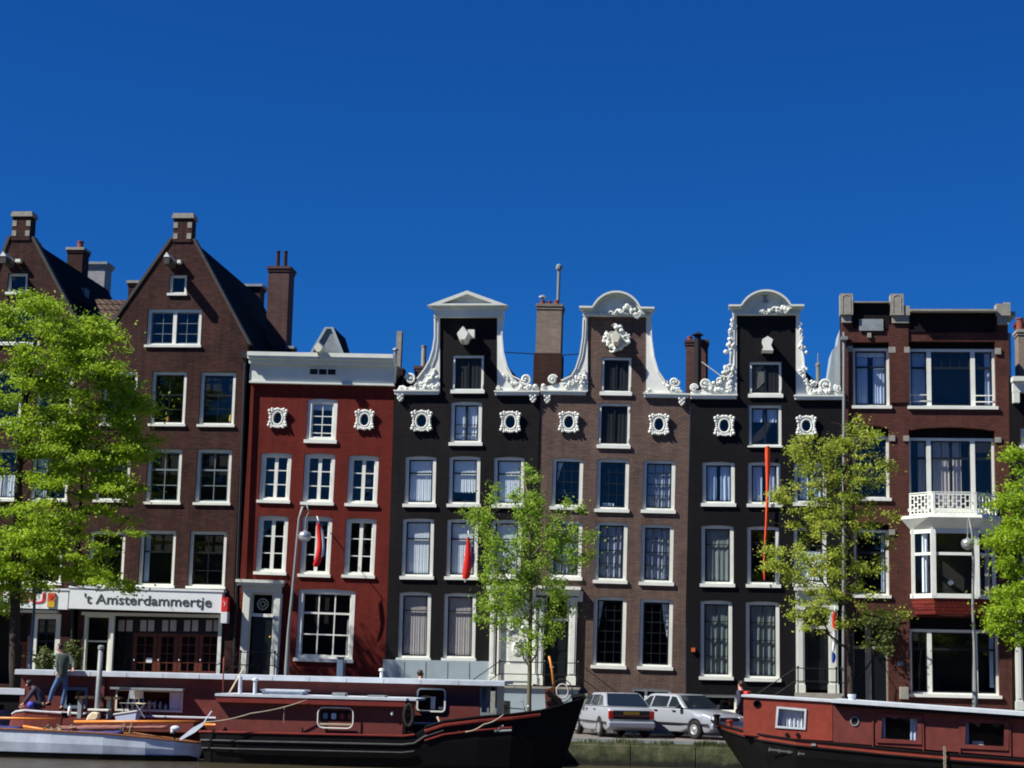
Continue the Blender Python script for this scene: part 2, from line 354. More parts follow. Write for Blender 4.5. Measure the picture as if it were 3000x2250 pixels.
class T:                                   # a thing: an Empty at its base
    def __init__(s, name, label, cat, loc, rot=(0,0,0), group=None):
        o = bpy.data.objects.new(name, None); COL.objects.link(o); o.location = loc; o.rotation_euler = rot
        tag(o, label, cat, group); s.o = o; o.empty_display_size = .3
        from mathutils import Euler
        s.M = Matrix.Translation(Vector(loc)) @ Euler(rot).to_matrix().to_4x4(); s.I = s.M.inverted(); s.Y = loc[1]; s.holes = []
    def p(s, u, v, d=0.0):       # local point at photo pixel, on the local plane y=d
        e = s.I @ EYE; r = s.I.to_3x3() @ ray(u, v); return e + r*((d-e.y)/r.y)
    def q(s, u, v, d=0.0): a = s.p(u, v, d); return (a.x, a.z)
    def px(s, k, X, Y, d=0.0): return s.q(*cp(k, X, Y), d)
    def rect(s, k, X0, Y0, X1, Y1, d=0.0):
        u0, v0 = cp(k, X0, Y0); u1, v1 = cp(k, X1, Y1); um, vm = (u0+u1)/2, (v0+v1)/2
        return s.q(u0,vm,d)[0], s.q(u1,vm,d)[0], s.q(um,v1,d)[1], s.q(um,v0,d)[1]     # x0,x1,z0,z1
def text_mb(txt, width, height, depth=.01):
    c = bpy.data.curves.new('t', 'FONT'); c.body = txt; c.extrude = depth/2; c.size = 1; c.offset = .009
    o = bpy.data.objects.new('t', c); COL.objects.link(o)
    dg = bpy.context.evaluated_depsgraph_get(); me = bpy.data.meshes.new_from_object(o.evaluated_get(dg))
    mb = MB(); mb.v = [tuple(v.co) for v in me.vertices]; mb.f = [tuple(p.vertices) for p in me.polygons]; mb.m = [0]*len(mb.f)
    bpy.data.objects.remove(o); bpy.data.meshes.remove(me)
    xs = [v[0] for v in mb.v]; ys = [v[1] for v in mb.v]; x0, x1, y0, y1 = min(xs), max(xs), min(ys), max(ys)
    mb.v = [((x-x0)/(x1-x0)*width, -z, (y-y0)/(y1-y0)*height) for x, y, z in mb.v]
    return mb
# ------------------------------------------------------------------ building helpers
def strip(mb, pts, t, y0, y1, mi=0):            # moulding that follows a line in x,z
    n = len(pts); P = [Vector(p) for p in pts]; rows = []
    for i in range(n):
        d = (P[min(i+1,n-1)]-P[max(i-1,0)]).normalized(); nn = Vector((d.y, -d.x))
        a = P[i]; b = P[i]+nn*t
        rows.append([(a.x,y0,a.y),(a.x,y1,a.y),(b.x,y1,b.y),(b.x,y0,b.y)])
    mb.loft(rows, mi, closed=True, caps=True)
def scroll(mb, cx, cz, r, y=-.08, turns=1.6, sgn=1, a0=0.0, tr=.045):
    n = int(turns*14); pts = []; rr = []
    for i in range(n+1):
        f = i/n; a = a0+sgn*f*turns*2*math.pi; q = r*(1-.82*f)
        pts.append((cx+q*math.cos(a), y-.05*f, cz+q*math.sin(a))); rr.append(tr*(1.15-.5*f))
    mb.tube(pts, rr, 6); mb.ball((cx, y-.06, cz), r*.2)
    mb.plate([(cx+r*.85*math.cos(i*.4488), cz+r*.85*math.sin(i*.4488)) for i in range(14)], [], y+.01, y+.09)
def foliage(mb, path, r=.07, n=10, y=-.08, rng=None, spread=.06):     # carved leaves along a path
    rng = rng or random
    P = [Vector(p) for p in path]
    for i in range(n):
        f = i/(n-1)*(len(P)-1); a = int(min(f, len(P)-2)); c = P[a].lerp(P[a+1], f-a)
        x, z = c.x+rng.uniform(-spread,spread), c.y+rng.uniform(-spread,spread)
        q = r*rng.uniform(.7,1.25)
        if i % 3 == 0:
            a0 = rng.uniform(0,6.28); s = rng.choice((-1,1))
            mb.tube([(x+q*1.5*math.cos(a0+s*t*.8)*(1-.15*t), y-.03, z+q*1.5*math.sin(a0+s*t*.8)*(1-.15*t)) for t in range(5)], [q*.45,q*.5,q*.45,q*.35,q*.2], 5)
        else: mb.ball((x, y-rng.uniform(0,.05), z), (q*rng.uniform(.7,1.2), q*.7, q*rng.uniform(.7,1.2)), 7, 5)
def curtain(mb, x0, x1, z0, z1, y, wl=.1, amp=.018, hem=0):
    n = max(2, int((x1-x0)/.02)); rows = []
    ph = random.uniform(0,6)
    for i in range(n+1):
        x = x0+(x1-x0)*i/n; yy = y+amp*math.sin(x/wl*2*math.pi+ph)+amp*.6*math.sin(x/wl*3.7+ph*2)
        zb = z0+hem*abs(math.sin(x/.12*math.pi))
        rows.append([(x,yy,zb),(x+random.uniform(-.004,.004),yy*.7+y*.3,(zb+z1)/2),(x,y+amp*.3*math.sin(x*50),z1)])
    mb.loft(rows)
def drape(mb, pts, y):                        # cloth hanging in an outline x,z
    mb.plate(pts, [], y, y+.012)
def window(H, k, X0, Y0, X1, Y1, fw=.12, sill=.09, rec=.05, sash='white', hb=(), vb=(), th=(), tv=(), curt=(), arch=.045, frame='white', name='window', sw=.045, bw=.028, tw=.06, pane=True, abs_=None):
    x0, x1, z0, z1 = abs_ if abs_ else H.rect(k, X0, Y0, X1, Y1)
    hz = z0+sill*.5
    na = 6
    def arc(xa, xb, zt, r): return [(xa+(xb-xa)*i/na, zt-r+r*(1-(2*i/na-1)**2)) for i in range(na, -1, -1)] if r else [(xb, zt), (xa, zt)]
    H.holes.append([(x0, hz), (x1, hz)]+arc(x0, x1, z1, arch))
    e = .002
    gx0, gx1, gz0, gz1 = x0+fw, x1-fw, z0+sill+fw*.55, z1-fw*.95
    fr = MB(); fr.plate([(x0+e, z0+sill+e), (x1-e, z0+sill+e)]+arc(x0+e, x1-e, z1-e, arch), [[(gx0,gz0),(gx1,gz0),(gx1,gz1),(gx0,gz1)]], rec, rec+.13)
    fo = fr.build(name, frame, H.o)
    s = MB(); s.box(x0-.05, x1+.05, -.075, -.003, z0, z0+sill); s.box(x0+e, x1-e, -.003, rec+.11, z0+sill*.5+e, z0+sill)
    s.build('sill', frame, fo)
    # sash with its panes cut out
    gw, gh = gx1-gx0, gz1-gz0
    xs = [(gx0+gw*f, tw if f in tv else bw) for f in sorted(set(vb)|set(tv))]; zs = [(gz0+gh*(1-f), tw if f in th else bw) for f in sorted(set(hb)|set(th), reverse=True)]
    xe = [gx0+sw]+[q for x, t_ in xs for q in (x-t_/2, x+t_/2)]+[gx1-sw]
    ze = [gz0+sw]+[q for z, t_ in zs for q in (z-t_/2, z+t_/2)]+[gz1-sw]
    cells = []
    for i in range(0, len(xe), 2):
        for j in range(0, len(ze), 2): cells.append([(xe[i],ze[j]),(xe[i+1],ze[j]),(xe[i+1],ze[j+1]),(xe[i],ze[j+1])])
    sm = MB(); sm.plate([(gx0+e,gz0+e),(gx1-e,gz0+e),(gx1-e,gz1-e),(gx0+e,gz1-e)], cells, rec+.06, rec+.105)
    sm.build('sash', sash, fo)
    if pane: MB().box(gx0+.01, gx1-.01, rec+.08, rec+.086, gz0+.01, gz1-.01).build('pane', 'glass', fo)
    for c in curt:
        cm = MB(); a, b_, c0, c1 = c[:4]; mat = c[4] if len(c) > 4 else 'curtain'; opt = c[5] if len(c) > 5 else {}
        if 'poly' in opt: drape(cm, [(gx0+gw*px_, gz0+gh*pz_) for px_, pz_ in opt['poly']], rec+.16)
        else: curtain(cm, gx0+gw*a-.02*(a==0), gx0+gw*b_+.02*(b_==1), gz0+gh*c0-.03*(c0==0), gz0+gh*c1+.03*(c1==1), rec+.14, wl=opt.get('wl',.1), amp=opt.get('amp',.018), hem=opt.get('hem',0))
        cm.build(opt.get('name','curtain'), mat, fo)
    return fo, (gx0, gx1, gz0, gz1)
def cartouche(H, k, X, Y, rx=.2, rz=.27, s=1.0, pane=True):
    cx, cz = H.px(k, X, Y); rx *= s; rz *= s
    ell = [(cx+rx*math.cos(i*math.pi/10), cz+rz*math.sin(i*math.pi/10)) for i in range(20)]
    H.holes.append([(cx+(rx+.02)*math.cos(i*math.pi/10), cz+(rz+.02)*math.sin(i*math.pi/10)) for i in range(20)])
    mb = MB(); out = []
    for i in range(40):
        a = i*math.pi/20; k_ = 1+.07*abs(math.cos(2*a-math.pi/2))**4; out.append((cx+(rx+.1)*k_*math.cos(a), cz+(rz+.1)*k_*math.sin(a)))
    mb.plate(out, [ell], -.07, .06)
    mb.tube([(cx+(rx+.02)*math.cos(i*math.pi/12), -.085, cz+(rz+.02)*math.sin(i*math.pi/12)) for i in range(24)], .035, 6, closed=True)
    rg = random.Random(int(abs(X*7+Y)))
    for i in range(24):
        a = i*math.pi/12; k_ = 1+.08*abs(math.cos(2*a-math.pi/2))**4; q = .05*rg.uniform(.75,1.25)
        mb.ball((cx+(rx+.11)*k_*math.cos(a), -.09, cz+(rz+.11)*k_*math.sin(a)), (q, .04, q), 7, 5)
    for sx in (-1,1):
        for sz in (-1,1):
            x, z = cx+sx*(rx+.17)*.95, cz+sz*(rz+.09)*.85
            mb.ball((x,-.1,z), .062, 8, 6); mb.ball((x-sx*.02,-.09,z-sz*.11), .055, 8, 6); mb.ball((x-sx*.1,-.09,z+sz*.07), .052, 8, 6)
    o = mb.build('oval_window', 'white', H.o)
    if pane:
        p = MB(); p.plate(ell, [], .09, .1); p.build('pane', 'glass', o)
    return o
def beam(H, k, X, Y, L=.9, w=.34, h=.2, mat='white', back=.0, d=0.0, style='wedge'):
    cx, cz = H.px(k, X, Y); mb = MB()
    hw = w/2
    if style == 'wedge':           # boxed hoist beam with little pitched cover, tapering to the front
        rows = []
        for y, a in ((back, 1.0), (-L*.55, 1.0), (-L, .8)):
            rows.append([(cx-hw*a,y,cz-h*.1),(cx,y,cz+h*.75*a),(cx+hw*a,y,cz-h*.1),(cx+hw*.45*a,y,cz-h*.95*a),(cx-hw*.45*a,y,cz-h*.95*a)])
        mb.loft(rows, closed=True, caps=True)
    else:
        rows = []
        for y, a in ((back, 1.0), (-L, 1.0)):
            rows.append([(cx-hw*a,y,cz-h*.35),(cx,y,cz+h*.8),(cx+hw*a,y,cz-h*.35)])
        mb.loft(rows, closed=True, caps=True); mb.box(cx-hw*.9, cx+hw*.9, -L+.02, back, cz-h*2.0, cz-h*.37, 1)  # dark box added below the beam to thicken its cast shadow
    mb.build('hoist_beam', [mat, 'coping'], H.o)
    hk = MB(); hk.tube([(cx,-L+.12,cz-h*.9),(cx,-L+.12,cz-h*.9-.14),(cx+.04,-L+.12,cz-h*.9-.2),(cx+.07,-L+.12,cz-h*.9-.14)], .014, 5); hk.build('hook', 'iron', H.o)
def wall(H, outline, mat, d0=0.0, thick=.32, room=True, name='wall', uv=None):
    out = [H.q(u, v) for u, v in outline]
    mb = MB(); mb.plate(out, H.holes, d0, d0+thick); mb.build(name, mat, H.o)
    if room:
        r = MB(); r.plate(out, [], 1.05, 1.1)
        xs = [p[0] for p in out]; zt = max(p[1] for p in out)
        r.build('dark_interior', 'room', H.o)  # near-black sheet, the darkness of the unlit rooms put into its colour
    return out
def shell(H, x0, x1, zt, depth, mat):
    mb = MB(); mb.box(x0+.04, x0+.26, .325, depth, -.1, zt); mb.box(x1-.26, x1-.04, .325, depth, -.1, zt); mb.box(x0+.262, x1-.262, depth-.25, depth, -.1, zt)
    mb.build('rear_wall', mat, H.o)
def gable_roof(H, x0, x1, ze0, ze1, xr, zr, y0, y1, mat, th=.12, name='roof'):
    mb = MB(); r0 = [(x0,ze0),(xr,zr),(x1,ze1),(x1-.05,ze1-th),(xr,zr-th*1.6),(x0+.05,ze0-th)]
    mb.loft([[(x,y,z) for x, z in r0] for y in (y0, y1)], closed=True, caps=True)
    mb.face([(x0+.06,y1-.02,ze0-th),(xr,y1-.02,zr-th*1.6),(x1-.06,y1-.02,ze1-th)])
    return mb.build(name, mat, H.o)
def chimney(H, u0, v0, u1, v1, Y, mat, depth=.7, cap=.06, capmat=None, name='chimney', pots=(), capo=.07, potmat='pot_red', zb=None):
    d = Y-H.Y; vm = (v0+v1)/2
    xa, xb = H.q(u0, vm, d)[0], H.q(u1, vm, d)[0]; um = (u0+u1)/2; zt = H.q(um, v0, d)[1]; z0 = zb if zb is not None else H.q(um, v1, d)[1]
    mb = MB(); mb.box(xa, xb, d, d+depth, z0, zt-.22)
    mb.box(xa-capo*.5, xb+capo*.5, d-capo*.5, d+depth+capo*.5, zt-.219, zt-.11)
    mi = 1 if capmat else 0
    mb.box(xa-capo, xb+capo, d-capo, d+depth+capo, zt-.109, zt, mi)
    o = mb.build(name, [mat]+([capmat] if capmat else []), H.o)
    for f, h, r_ in pots:
        pm = MB(); pm.lathe([(r_*1.1,0),(r_,.05),(r_*.92,h-.06),(r_*1.08,h-.05),(r_*1.08,h)], (xa+(xb-xa)*f, d+depth*.5, zt+.002), 12); pm.build('chimney_pot', potmat, o, smooth=False)
    return o, (xa, xb, d, z0, zt)
def house(name, label, u0, u1, Y, tilt, cat='house', group='gabled canal houses in the row'):
    b = W((u0+u1)/2, 2131, Y); return T(name, label, cat, (b.x, Y, 0), (0, tilt, 0), group)

# ================================================================== HOUSE A (far left)
A = house('brick_gable_house', 'brown brick gable house at the far left, half behind the lime green tree', -100, 205, 67.0, 0.0)
o_ = dict(sash='sash_dark', arch=0, rec=.09)
window(A, 'a', 65, 590, 235, 775, fw=.1, hb=(), **o_)
window(A, 'a', -85, 885, 345, 1215, fw=.12, th=(), vb=(.25,.75), tv=(.5,), hb=(.55,), **o_)
window(A, 'z', 106, 1088, 211, 1247, vb=(.5,), th=(.42,), **o_)
window(A, 'z', 92, 1315, 200, 1471, vb=(.5,), th=(.35,), curt=[(0,.35,0,1)], **o_)
window(A, 'z', 75, 1554, 182, 1713, vb=(.5,), th=(.35,), hb=(.7,), **o_)
window(A, 'z', -45, 1088, 63, 1247, vb=(.5,), th=(.42,), **o_)
window(A, 'z', -50, 1315, 58, 1469, vb=(.5,), th=(.35,), curt=[(0,1,0,.5)], **o_)
window(A, 'z', -68, 1554, 40, 1713, vb=(.5,), th=(.35,), **o_)
# shop window and dark open entrance on the ground floor
window(A, 'c', 265, 318, 515, 850, fw=.2, sill=.02, rec=.04, sash='sash_dark', th=(.42,), vb=(.5,), hb=(.14,.28), arch=0, name='shop_window')
x0, x1, z0, z1 = A.rect('c', -300, 312, 235, 830)
A.holes.append([(x0,z0-.4),(x1,z0-.4),(x1,z1),(x0,z1)])
wall(A, [cp('z',-110,2131), (207,2131), (214,1790), (236,1400), (262,1020), (207,915), cp('a',265,270), cp('a',95,265), (-60,925), (-95,1020)], 'brick_brown')
mb = MB()
for a,b_ in ((85,160),(160,235)):
    xa, xb, za, zb_ = A.rect('c', a, 560, b_, 830); 
    mb.plate([(xa+.004,za),(xb-.004,za),(xb-.004,zb_),(xa+.004,zb_)], [[(xa+.06+(xb-xa-.12)*i/2+.015, za+.1+(zb_-za-.2)*j/3+.015),(xa+.06+(xb-xa-.12)*(i+1)/2-.015, za+.1+(zb_-za-.2)*j/3+.015),(xa+.06+(xb-xa-.12)*(i+1)/2-.015, za+.1+(zb_-za-.2)*(j+1)/3-.015),(xa+.06+(xb-xa-.12)*i/2+.015, za+.1+(zb_-za-.2)*(j+1)/3-.015)] for i in range(2) for j in range(3)], .5, .55)
mb.build('door', 'door_brown', A.o)
x0, x1, z0, z1 = A.rect('c', -300, 250, 515, 312); MB().box(x0, x1, -.35, -.004, z0+.02, z0+.12).build('canopy_rail', 'cream', A.o)
# gable top: brick pier with stone blocks and cap
def gabletop(H, k, xl, xr_, yt, yb, blocks):
    x0, x1, z0, z1 = H.rect(k, xl, yt, xr_, yb)
    mb = MB(); mb.box(x0, x1, -.04, .5, z0-.1, z1-.2)
    mb.box(x0-.06, x1+.06, -.1, .56, z1-.199, z1-.09, 1); mb.box(x0-.03, x1+.03, -.07, .53, z1-.089, z1, 1)
    o = mb.build('gable_pier', ['brick_brown','stone'], H.o)
    sb = MB()
    for bx, by in blocks:
        a, c_ = H.px(k, bx, by); sb.box(a-.085, a+.085, -.055, -.041, c_-.12, c_+.1)
    sb.build('stone_block', 'stone', o)
gabletop(A, 'a', 108, 268, 60, 285, [(130,160),(248,160),(125,245),(240,245)])
cm = MB()
for P in ([(262,1020),(207,915),cp('a',272,285)], [cp('a',93,275),(-60,925)]):
    strip(cm, [A.q(*p) for p in P][::-1] , -.11, -.05, .36)
cm.build('gable_coping', 'coping', A.o)
beam(A, 'a', 100, 475, L=.9, w=.26, h=.16, style='roof'); MB().box(*A.rect('a',150,480,195,505)[:2], -.25, -.0, *A.rect('a',150,480,195,505)[2:]).build('beam_bracket','white',A.o)
def roof_from(H, apex, el, er, y1, mat='roof_slate'):
    ax, az = H.q(*apex); lx, lz = H.q(*el); rx, rz = H.q(*er)
    return gable_roof(H, lx, rx, lz-.1, rz-.1, ax, az-.12, .325, y1, mat)
roof_from(A, cp('a',290,290), (-95,1020), (262,1020), 9.0)
shell(A, A.q(-100,1500)[0], A.q(236,1500)[0], A.q(100,1020)[1]-.2, 10, 'brick_dark')
chimney(A, 195, 725, 240, 840, 72.5, 'brick_dark', capmat='stone', pots=((.6,.35,.13),), depth=.8)
chimney(A, 246, 768, 306, 870, 76.5, 'brick_grey', capmat='lead', depth=.9, capo=.12)
mb = MB(); xa, za = A.q(232, 850, 4); mb.box(xa-.15, xa+.25, 4, 4.5, za-.3, za+.1); mb.build('skylight', 'lead', A.o)

# ================================================================== HOUSE B
B = house('brick_gable_house', 'tall brown brick gable house with black roof above the long café sign', 207, 690, 67.0, 0.0)
window(B, 'a', 1462, 605, 1612, 785, fw=.1, **o_)
fo, g_ = window(B, 'a', 1268, 898, 1737, 1232, fw=.12, tv=(.5,), vb=(.25,.75), hb=(.35,.68), bw=.018, **{**o_, 'sash':'sash_grey'}); MB().box((g_[0]+g_[1])/2-.07, (g_[0]+g_[1])/2+.07, .095, .148, g_[2]-.003, g_[3]+.003).build('mullion', 'white', fo)
def bwin(u0, v0, u1, v1, **k): return window(B, 'z', u0, v0, u1, v1, **{**o_, **k})
bwin(300, 1088, 400, 1248, vb=(.5,), th=(.42,), curt=[])
bwin(442, 1088, 544, 1249, vb=(.5,), th=(.42,), hb=(.72,))
bwin(585, 1090, 688, 1251, vb=(.5,), th=(.42,), hb=(.7,))
bwin(281, 1316, 380, 1472, vb=(.5,), th=(.36,), hb=(.68,))
bwin(429, 1315, 530, 1478, vb=(.5,), sash='sash_grey', th=(.36,), hb=(.68,))
bwin(573.5, 1316, 676, 1480, vb=(.5,), sash='sash_grey', th=(.36,), hb=(.68,))
bwin(259, 1556, 364, 1718, vb=(.5,), th=(.36,))
bwin(407, 1554, 512, 1722, th=(.36,), curt=[(0,.2,0,1,'curtain_blue')])
bwin(553, 1556, 661, 1725, th=(.36,), hb=(.72,), vb=(.5,))
# bric-a-brac in two windows
for u, v, mt_, r_ in ((487,1228,'wood_orange',.06),(672,1222,'sign_yellow',.08)):
    xa, za = B.q(u, v); MB().lathe([(r_*.6,0),(r_,.1),(r_*.8,.28),(r_*.4,.33)], (xa,.24,za-.2), 10).build('vase', mt_, B.o)
# shop front
window(B, 'c', 715, 318, 955, 850, fw=.1, sill=.02, rec=.03, sash='cream', th=(.44,), arch=0, frame='white', name='shop_window', curt=[])
x0, x1, z0, z1 = B.rect('c', 962, 345, 1898, 850); z0 = -.05
B.holes.append([(x0,z0),(x1,z0),(x1,z1),(x0,z1)])
outB = wall(B, [(216,2131), (683,2131), (686,1700), (700,1400), (726,1008), cp('a',1660,290), cp('a',1490,285), cp('a',945,1075), (262,1060), (240,1500)], 'brick_brown')
# entrance: row of glazed brown doors set back in the opening
def glazed(H, k, X0, Y0, X1, Y1, nx, ny, y, mat, name, fwid=.09, bar=.03, th=.06, bot=.25, par=None, pane=True):
    xa, xb, za, zb_ = H.rect(k, X0, Y0, X1, Y1)
    cells = []
    for i in range(nx):
        for j in range(ny):
            cx0 = xa+fwid+(xb-xa-2*fwid)*i/nx+bar/2; cx1 = xa+fwid+(xb-xa-2*fwid)*(i+1)/nx-bar/2
            cz0 = za+bot+(zb_-za-bot-fwid)*j/ny+bar/2; cz1 = za+bot+(zb_-za-bot-fwid)*(j+1)/ny-bar/2
            cells.append([(cx0,cz0),(cx1,cz0),(cx1,cz1),(cx0,cz1)])
    o = MB().plate([(xa+.004,za),(xb-.004,za),(xb-.004,zb_),(xa+.004,zb_)], cells, y, y+th).build(name, mat, par or H.o)
    if pane: MB().box(xa+.03, xb-.03, y+th*.5, y+th*.5+.006, za+.03, zb_-.03).build('pane', 'glass', o)
    return o
for i, (a, b_) in enumerate(((1120,1328),(1330,1508),(1510,1692),(1694,1882))):
    dr = glazed(B, 'c', a, 480, b_, 850+40, 2, 4, .35, 'door_brown', 'door', fwid=.13, bot=.3)
    xa, za = B.px('c', a+18, 720); MB().ball((xa,.31,za), .035).build('handle', 'steel', dr)
glazed(B, 'c', 985, 430, 1118, 890, 2, 5, .35, 'black', 'shop_window', fwid=.05, bot=.1)
tr = MB(); x0, x1, z0, z1 = B.rect('c', 962, 345, 1898, 475); tr.box(x0, x1, .33, .42, z0-.05, z1, 0)
to = tr.build('transom_beam', 'black', B.o)
pn = MB()
for a in (1000,1070,1190,1258,1380,1450,1570,1640,1760,1828):
    xa, xb, za, zb_ = B.rect('c', a, 372, a+52, 468); pn.box(xa, xb, .315, .329, za, zb_)
pn.build('transom_light', 'curtain_beige', B.o)
x0, x1, z0, z1 = B.rect('c', 1240, 700, 1290, 740); MB().box(x0,x1,.33,.345,z0,z1).build('notice', 'sign_white', B.o)
for a, b_ in ((955,978),(1882,1912)):
    x0, x1, z0, z1 = B.rect('c', a, 318, b_, 860); MB().box(x0, x1, -.06, .1, -.05, z1).build('post', 'white', B.o)
x0, x1, z0, z1 = B.rect('c', 712, 316, 1915, 345); MB().box(x0, x1, -.12, .08, z0+.01, z1).build('lintel', 'cream', B.o)
# café fascia sign
x0, x1, z0, z1 = B.rect('c', 628, 118, 1940, 300); ra = math.atan(.008)
sg = T('shop_sign', "long white fascia sign reading 't Amsterdammertje over the brown shop doors", 'sign', tuple(B.M @ Vector(((x0+x1)/2, -.42, z0+.02))), (0, .009, 0))
ww = x1-x0; hh = z1-z0
SB = MB(); SB.box(-ww/2, ww/2, 0, .4, 0, hh-.02); SB.box(-ww/2-.03, ww/2+.06, -.03, .4, hh-.018, hh+.06)
SB.build('board', 'sign_white', sg.o)
tm = text_mb("'t Amsterdammertje", ww*.835, hh*.63); tm.map(lambda p: Vector((p.x-ww/2+ww*.1, p.y-.012, p.z+hh*.11))); tm.build('lettering', 'sign_text', sg.o, fix=False)
x0, x1, z0, z1 = A.rect('c', 60, 115, 622, 282)
sg = T('shop_sign', 'white sign with big red letters SU and a small yellow badge', 'sign', tuple(A.M @ Vector(((x0+x1)/2, -.42, z0+.02))), (0, .009, 0))
ww = x1-x0; hh = z1-z0
SB = MB(); SB.box(-ww/2, ww/2-.01, 0, .4, 0, hh-.02); SB.box(-ww/2, ww/2-.01, -.03, .4, hh-.018, hh+.05); SB.build('board', 'sign_white', sg.o)
tm = text_mb("SU", ww*.41, hh*.56); tm.map(lambda p: Vector((p.x-ww/2+ww*.24, p.y-.015, p.z+hh*.27))); tm.build('lettering', 'sign_red', sg.o, fix=False)
bd = MB(); bx = -ww/2+ww*.69; bd.box(bx, bx+.28, -.06, -.004, hh*.1, hh*.38, 1); bd.box(bx, bx+.28, -.06, -.004, hh*.381, hh*.83, 2); bd.lathe([(.08,0),(.08,.012)], (0,0,0), 14, 0)
n_ = len(bd.v); 
for q in range(n_-28, n_): x_, y_, z_ = bd.v[q]; bd.v[q] = (bx+.14+x_, -.062-z_, hh*.62+y_)
bd.build('badge', ['sign_red','sign_yellow','pot_orange'], sg.o)
# upright red and white lightbox
x0, x1, z0, z1 = B.rect('c', 1940, 180, 1992, 402); p_ = B.M @ Vector(((x0+x1)/2, -.5, z0)); ww = (x1-x0)
sg = T('hanging_sign', 'narrow upright red and white sign right of the long café sign', 'sign', tuple(p_))
hh = z1-z0; MB().box(-ww/2, ww/2, 0, .4, 0, hh*.43).build('white_panel', 'sign_white', sg.o)
MB().box(-ww/2, ww/2, 0, .4, hh*.432, hh).build('red_panel', 'sign_red', sg.o)
MB().tube([(-ww*.2,-.006,hh*.85),(ww*.15,-.006,hh*.74),(-.0,-.006,hh*.66)], .012, 5).build('emblem', 'sign_white', sg.o)
gabletop(B, 'a', 1500, 1662, 75, 300, [(1522,175),(1642,175),(1518,270),(1635,270)])
cm = MB(); strip(cm, [B.q(*p) for p in ((728,1010), cp('a',1665,300))][::-1], -.1, -.05, .36); strip(cm, [B.q(*p) for p in (cp('a',1492,290), cp('a',940,1080))][::-1], -.1, -.05, .36); cm.build('gable_coping', 'coping', B.o)
beam(B, 'a', 1497, 482, L=.9, w=.24, h=.16, style='roof'); MB().box(*B.rect('a',1545,488,1575,515)[:2], -.25, 0, *B.rect('a',1545,488,1575,515)[2:]).build('beam_bracket','white',B.o)
roof_from(B, cp('a',1675,285), (262,1050), (732,1008), 10.5)
x0, z0 = B.q(240,1050); x1, z1 = B.q(706,1300)
shell(B, x0, x1, z0-.3, 12, 'brick_dark')
# eaves box, tiled link roof towards the neighbour
mb = MB(); p0 = B.q(276,876,4); p1 = B.q(378,880,4); p2 = B.q(345,985,0.6); p3 = B.q(235,985,0.6)
mb.face([(p3[0],.6,p3[1]),(p2[0],.6,p2[1]),(p1[0],4,p1[1]),(p0[0],4,p0[1])]); mb.face([(p0[0],4,p0[1]),(p1[0],4,p1[1]),(p1[0],4,p1[1]-2),(p0[0],4,p0[1]-2)])
mb.build('link_roof', 'roof_tile_brown', B.o)
chimney(B, 373, 822, 412, 960, 71.5, 'brick_dark', capmat='stone')
chimney(B, 780, 780, 841, 1100, 73.0, 'brick_chimney', depth=1.0, pots=((.3,.75,.085),(.66,.75,.085)), potmat='brick_dark', zb=9)
chimney(B, 722, 833, 762, 900, 78.0, 'brick_dark', capmat='lead', depth=.8, capo=.12)
chimney(B, 842, 1014, 858, 1050, 72.5, 'brick_dark', capmat='lead', depth=.5, capo=.06, zb=10)
# rain pipes in the joint
mb = MB(); a = B.q(718,1050); b_ = B.q(683,1960)
mb.tube([(a[0]+.05,-.12,a[1]+.1),(a[0]+.05,-.12,a[1]-.15),(b_[0]+.05,-.1,b_[1])], .06, 8); mb.box(a[0]-.1,a[0]+.17,-.25,-.0,a[1]-.02,a[1]+.22)
mb.build('rain_pipe', 'pipe_dark', B.o)
mb = MB(); a = B.q(222,1600); b_ = B.q(208,2060); mb.tube([(a[0],-.1,a[1]),(b_[0],-.1,b_[1])], .06, 8); mb.build('rain_pipe', 'pipe_dark', B.o)

# ================================================================== HOUSE C (red)
C = house('red_canal_house', 'low red painted house with a broad white cornice', 693, 1125, 67.1, .014)
cz = dict(sash='white', fw=.14, sill=.11, rec=.085, tv=(.5,), tw=.13, hb=(.333,.667), bw=.035)
for X0,Y0,X1,Y1 in ((178,282,445,720),(555,288,822,738),(937,305,1200,750),(152,825,415,1340),(533,830,795,1360),(912,848,1177,1368)): window(C,'e',X0,Y0,X1,Y1,**cz)
window(C,'z',898,1168,986.5,1299,sash='white',fw=.16,sill=.13,rec=.06,vb=(.5,),hb=(.38,.62,.86),th=(),bw=.03,curt=[(0,1,.78,1,'curtain_blue',dict(hem=.05))])
window(C,'f',795,105,1288,737,sash='white',fw=.16,sill=.13,rec=.06,vb=(.333,.667),hb=(.66,),th=(.32,),bw=.045,tw=.07,curt=[(.93,1,0,.6,'curtain_beige')])
cartouche(C,'d',338,1550,rx=.17,rz=.23); cartouche(C,'d',1088,1565,rx=.17,rz=.23)
x0,x1,z0,z1 = C.rect('f',372,140,590,870); C.holes.append([(x0,0),(x1,0),(x1,z1),(x0,z1)])
wall(C,[(686,2131),(1119,2131),(1133.4,1790),(1152,1230),(1157,1060),(736,1044),(730.5,1230),(705,1671),(694,1850)],'brick_red_paint')
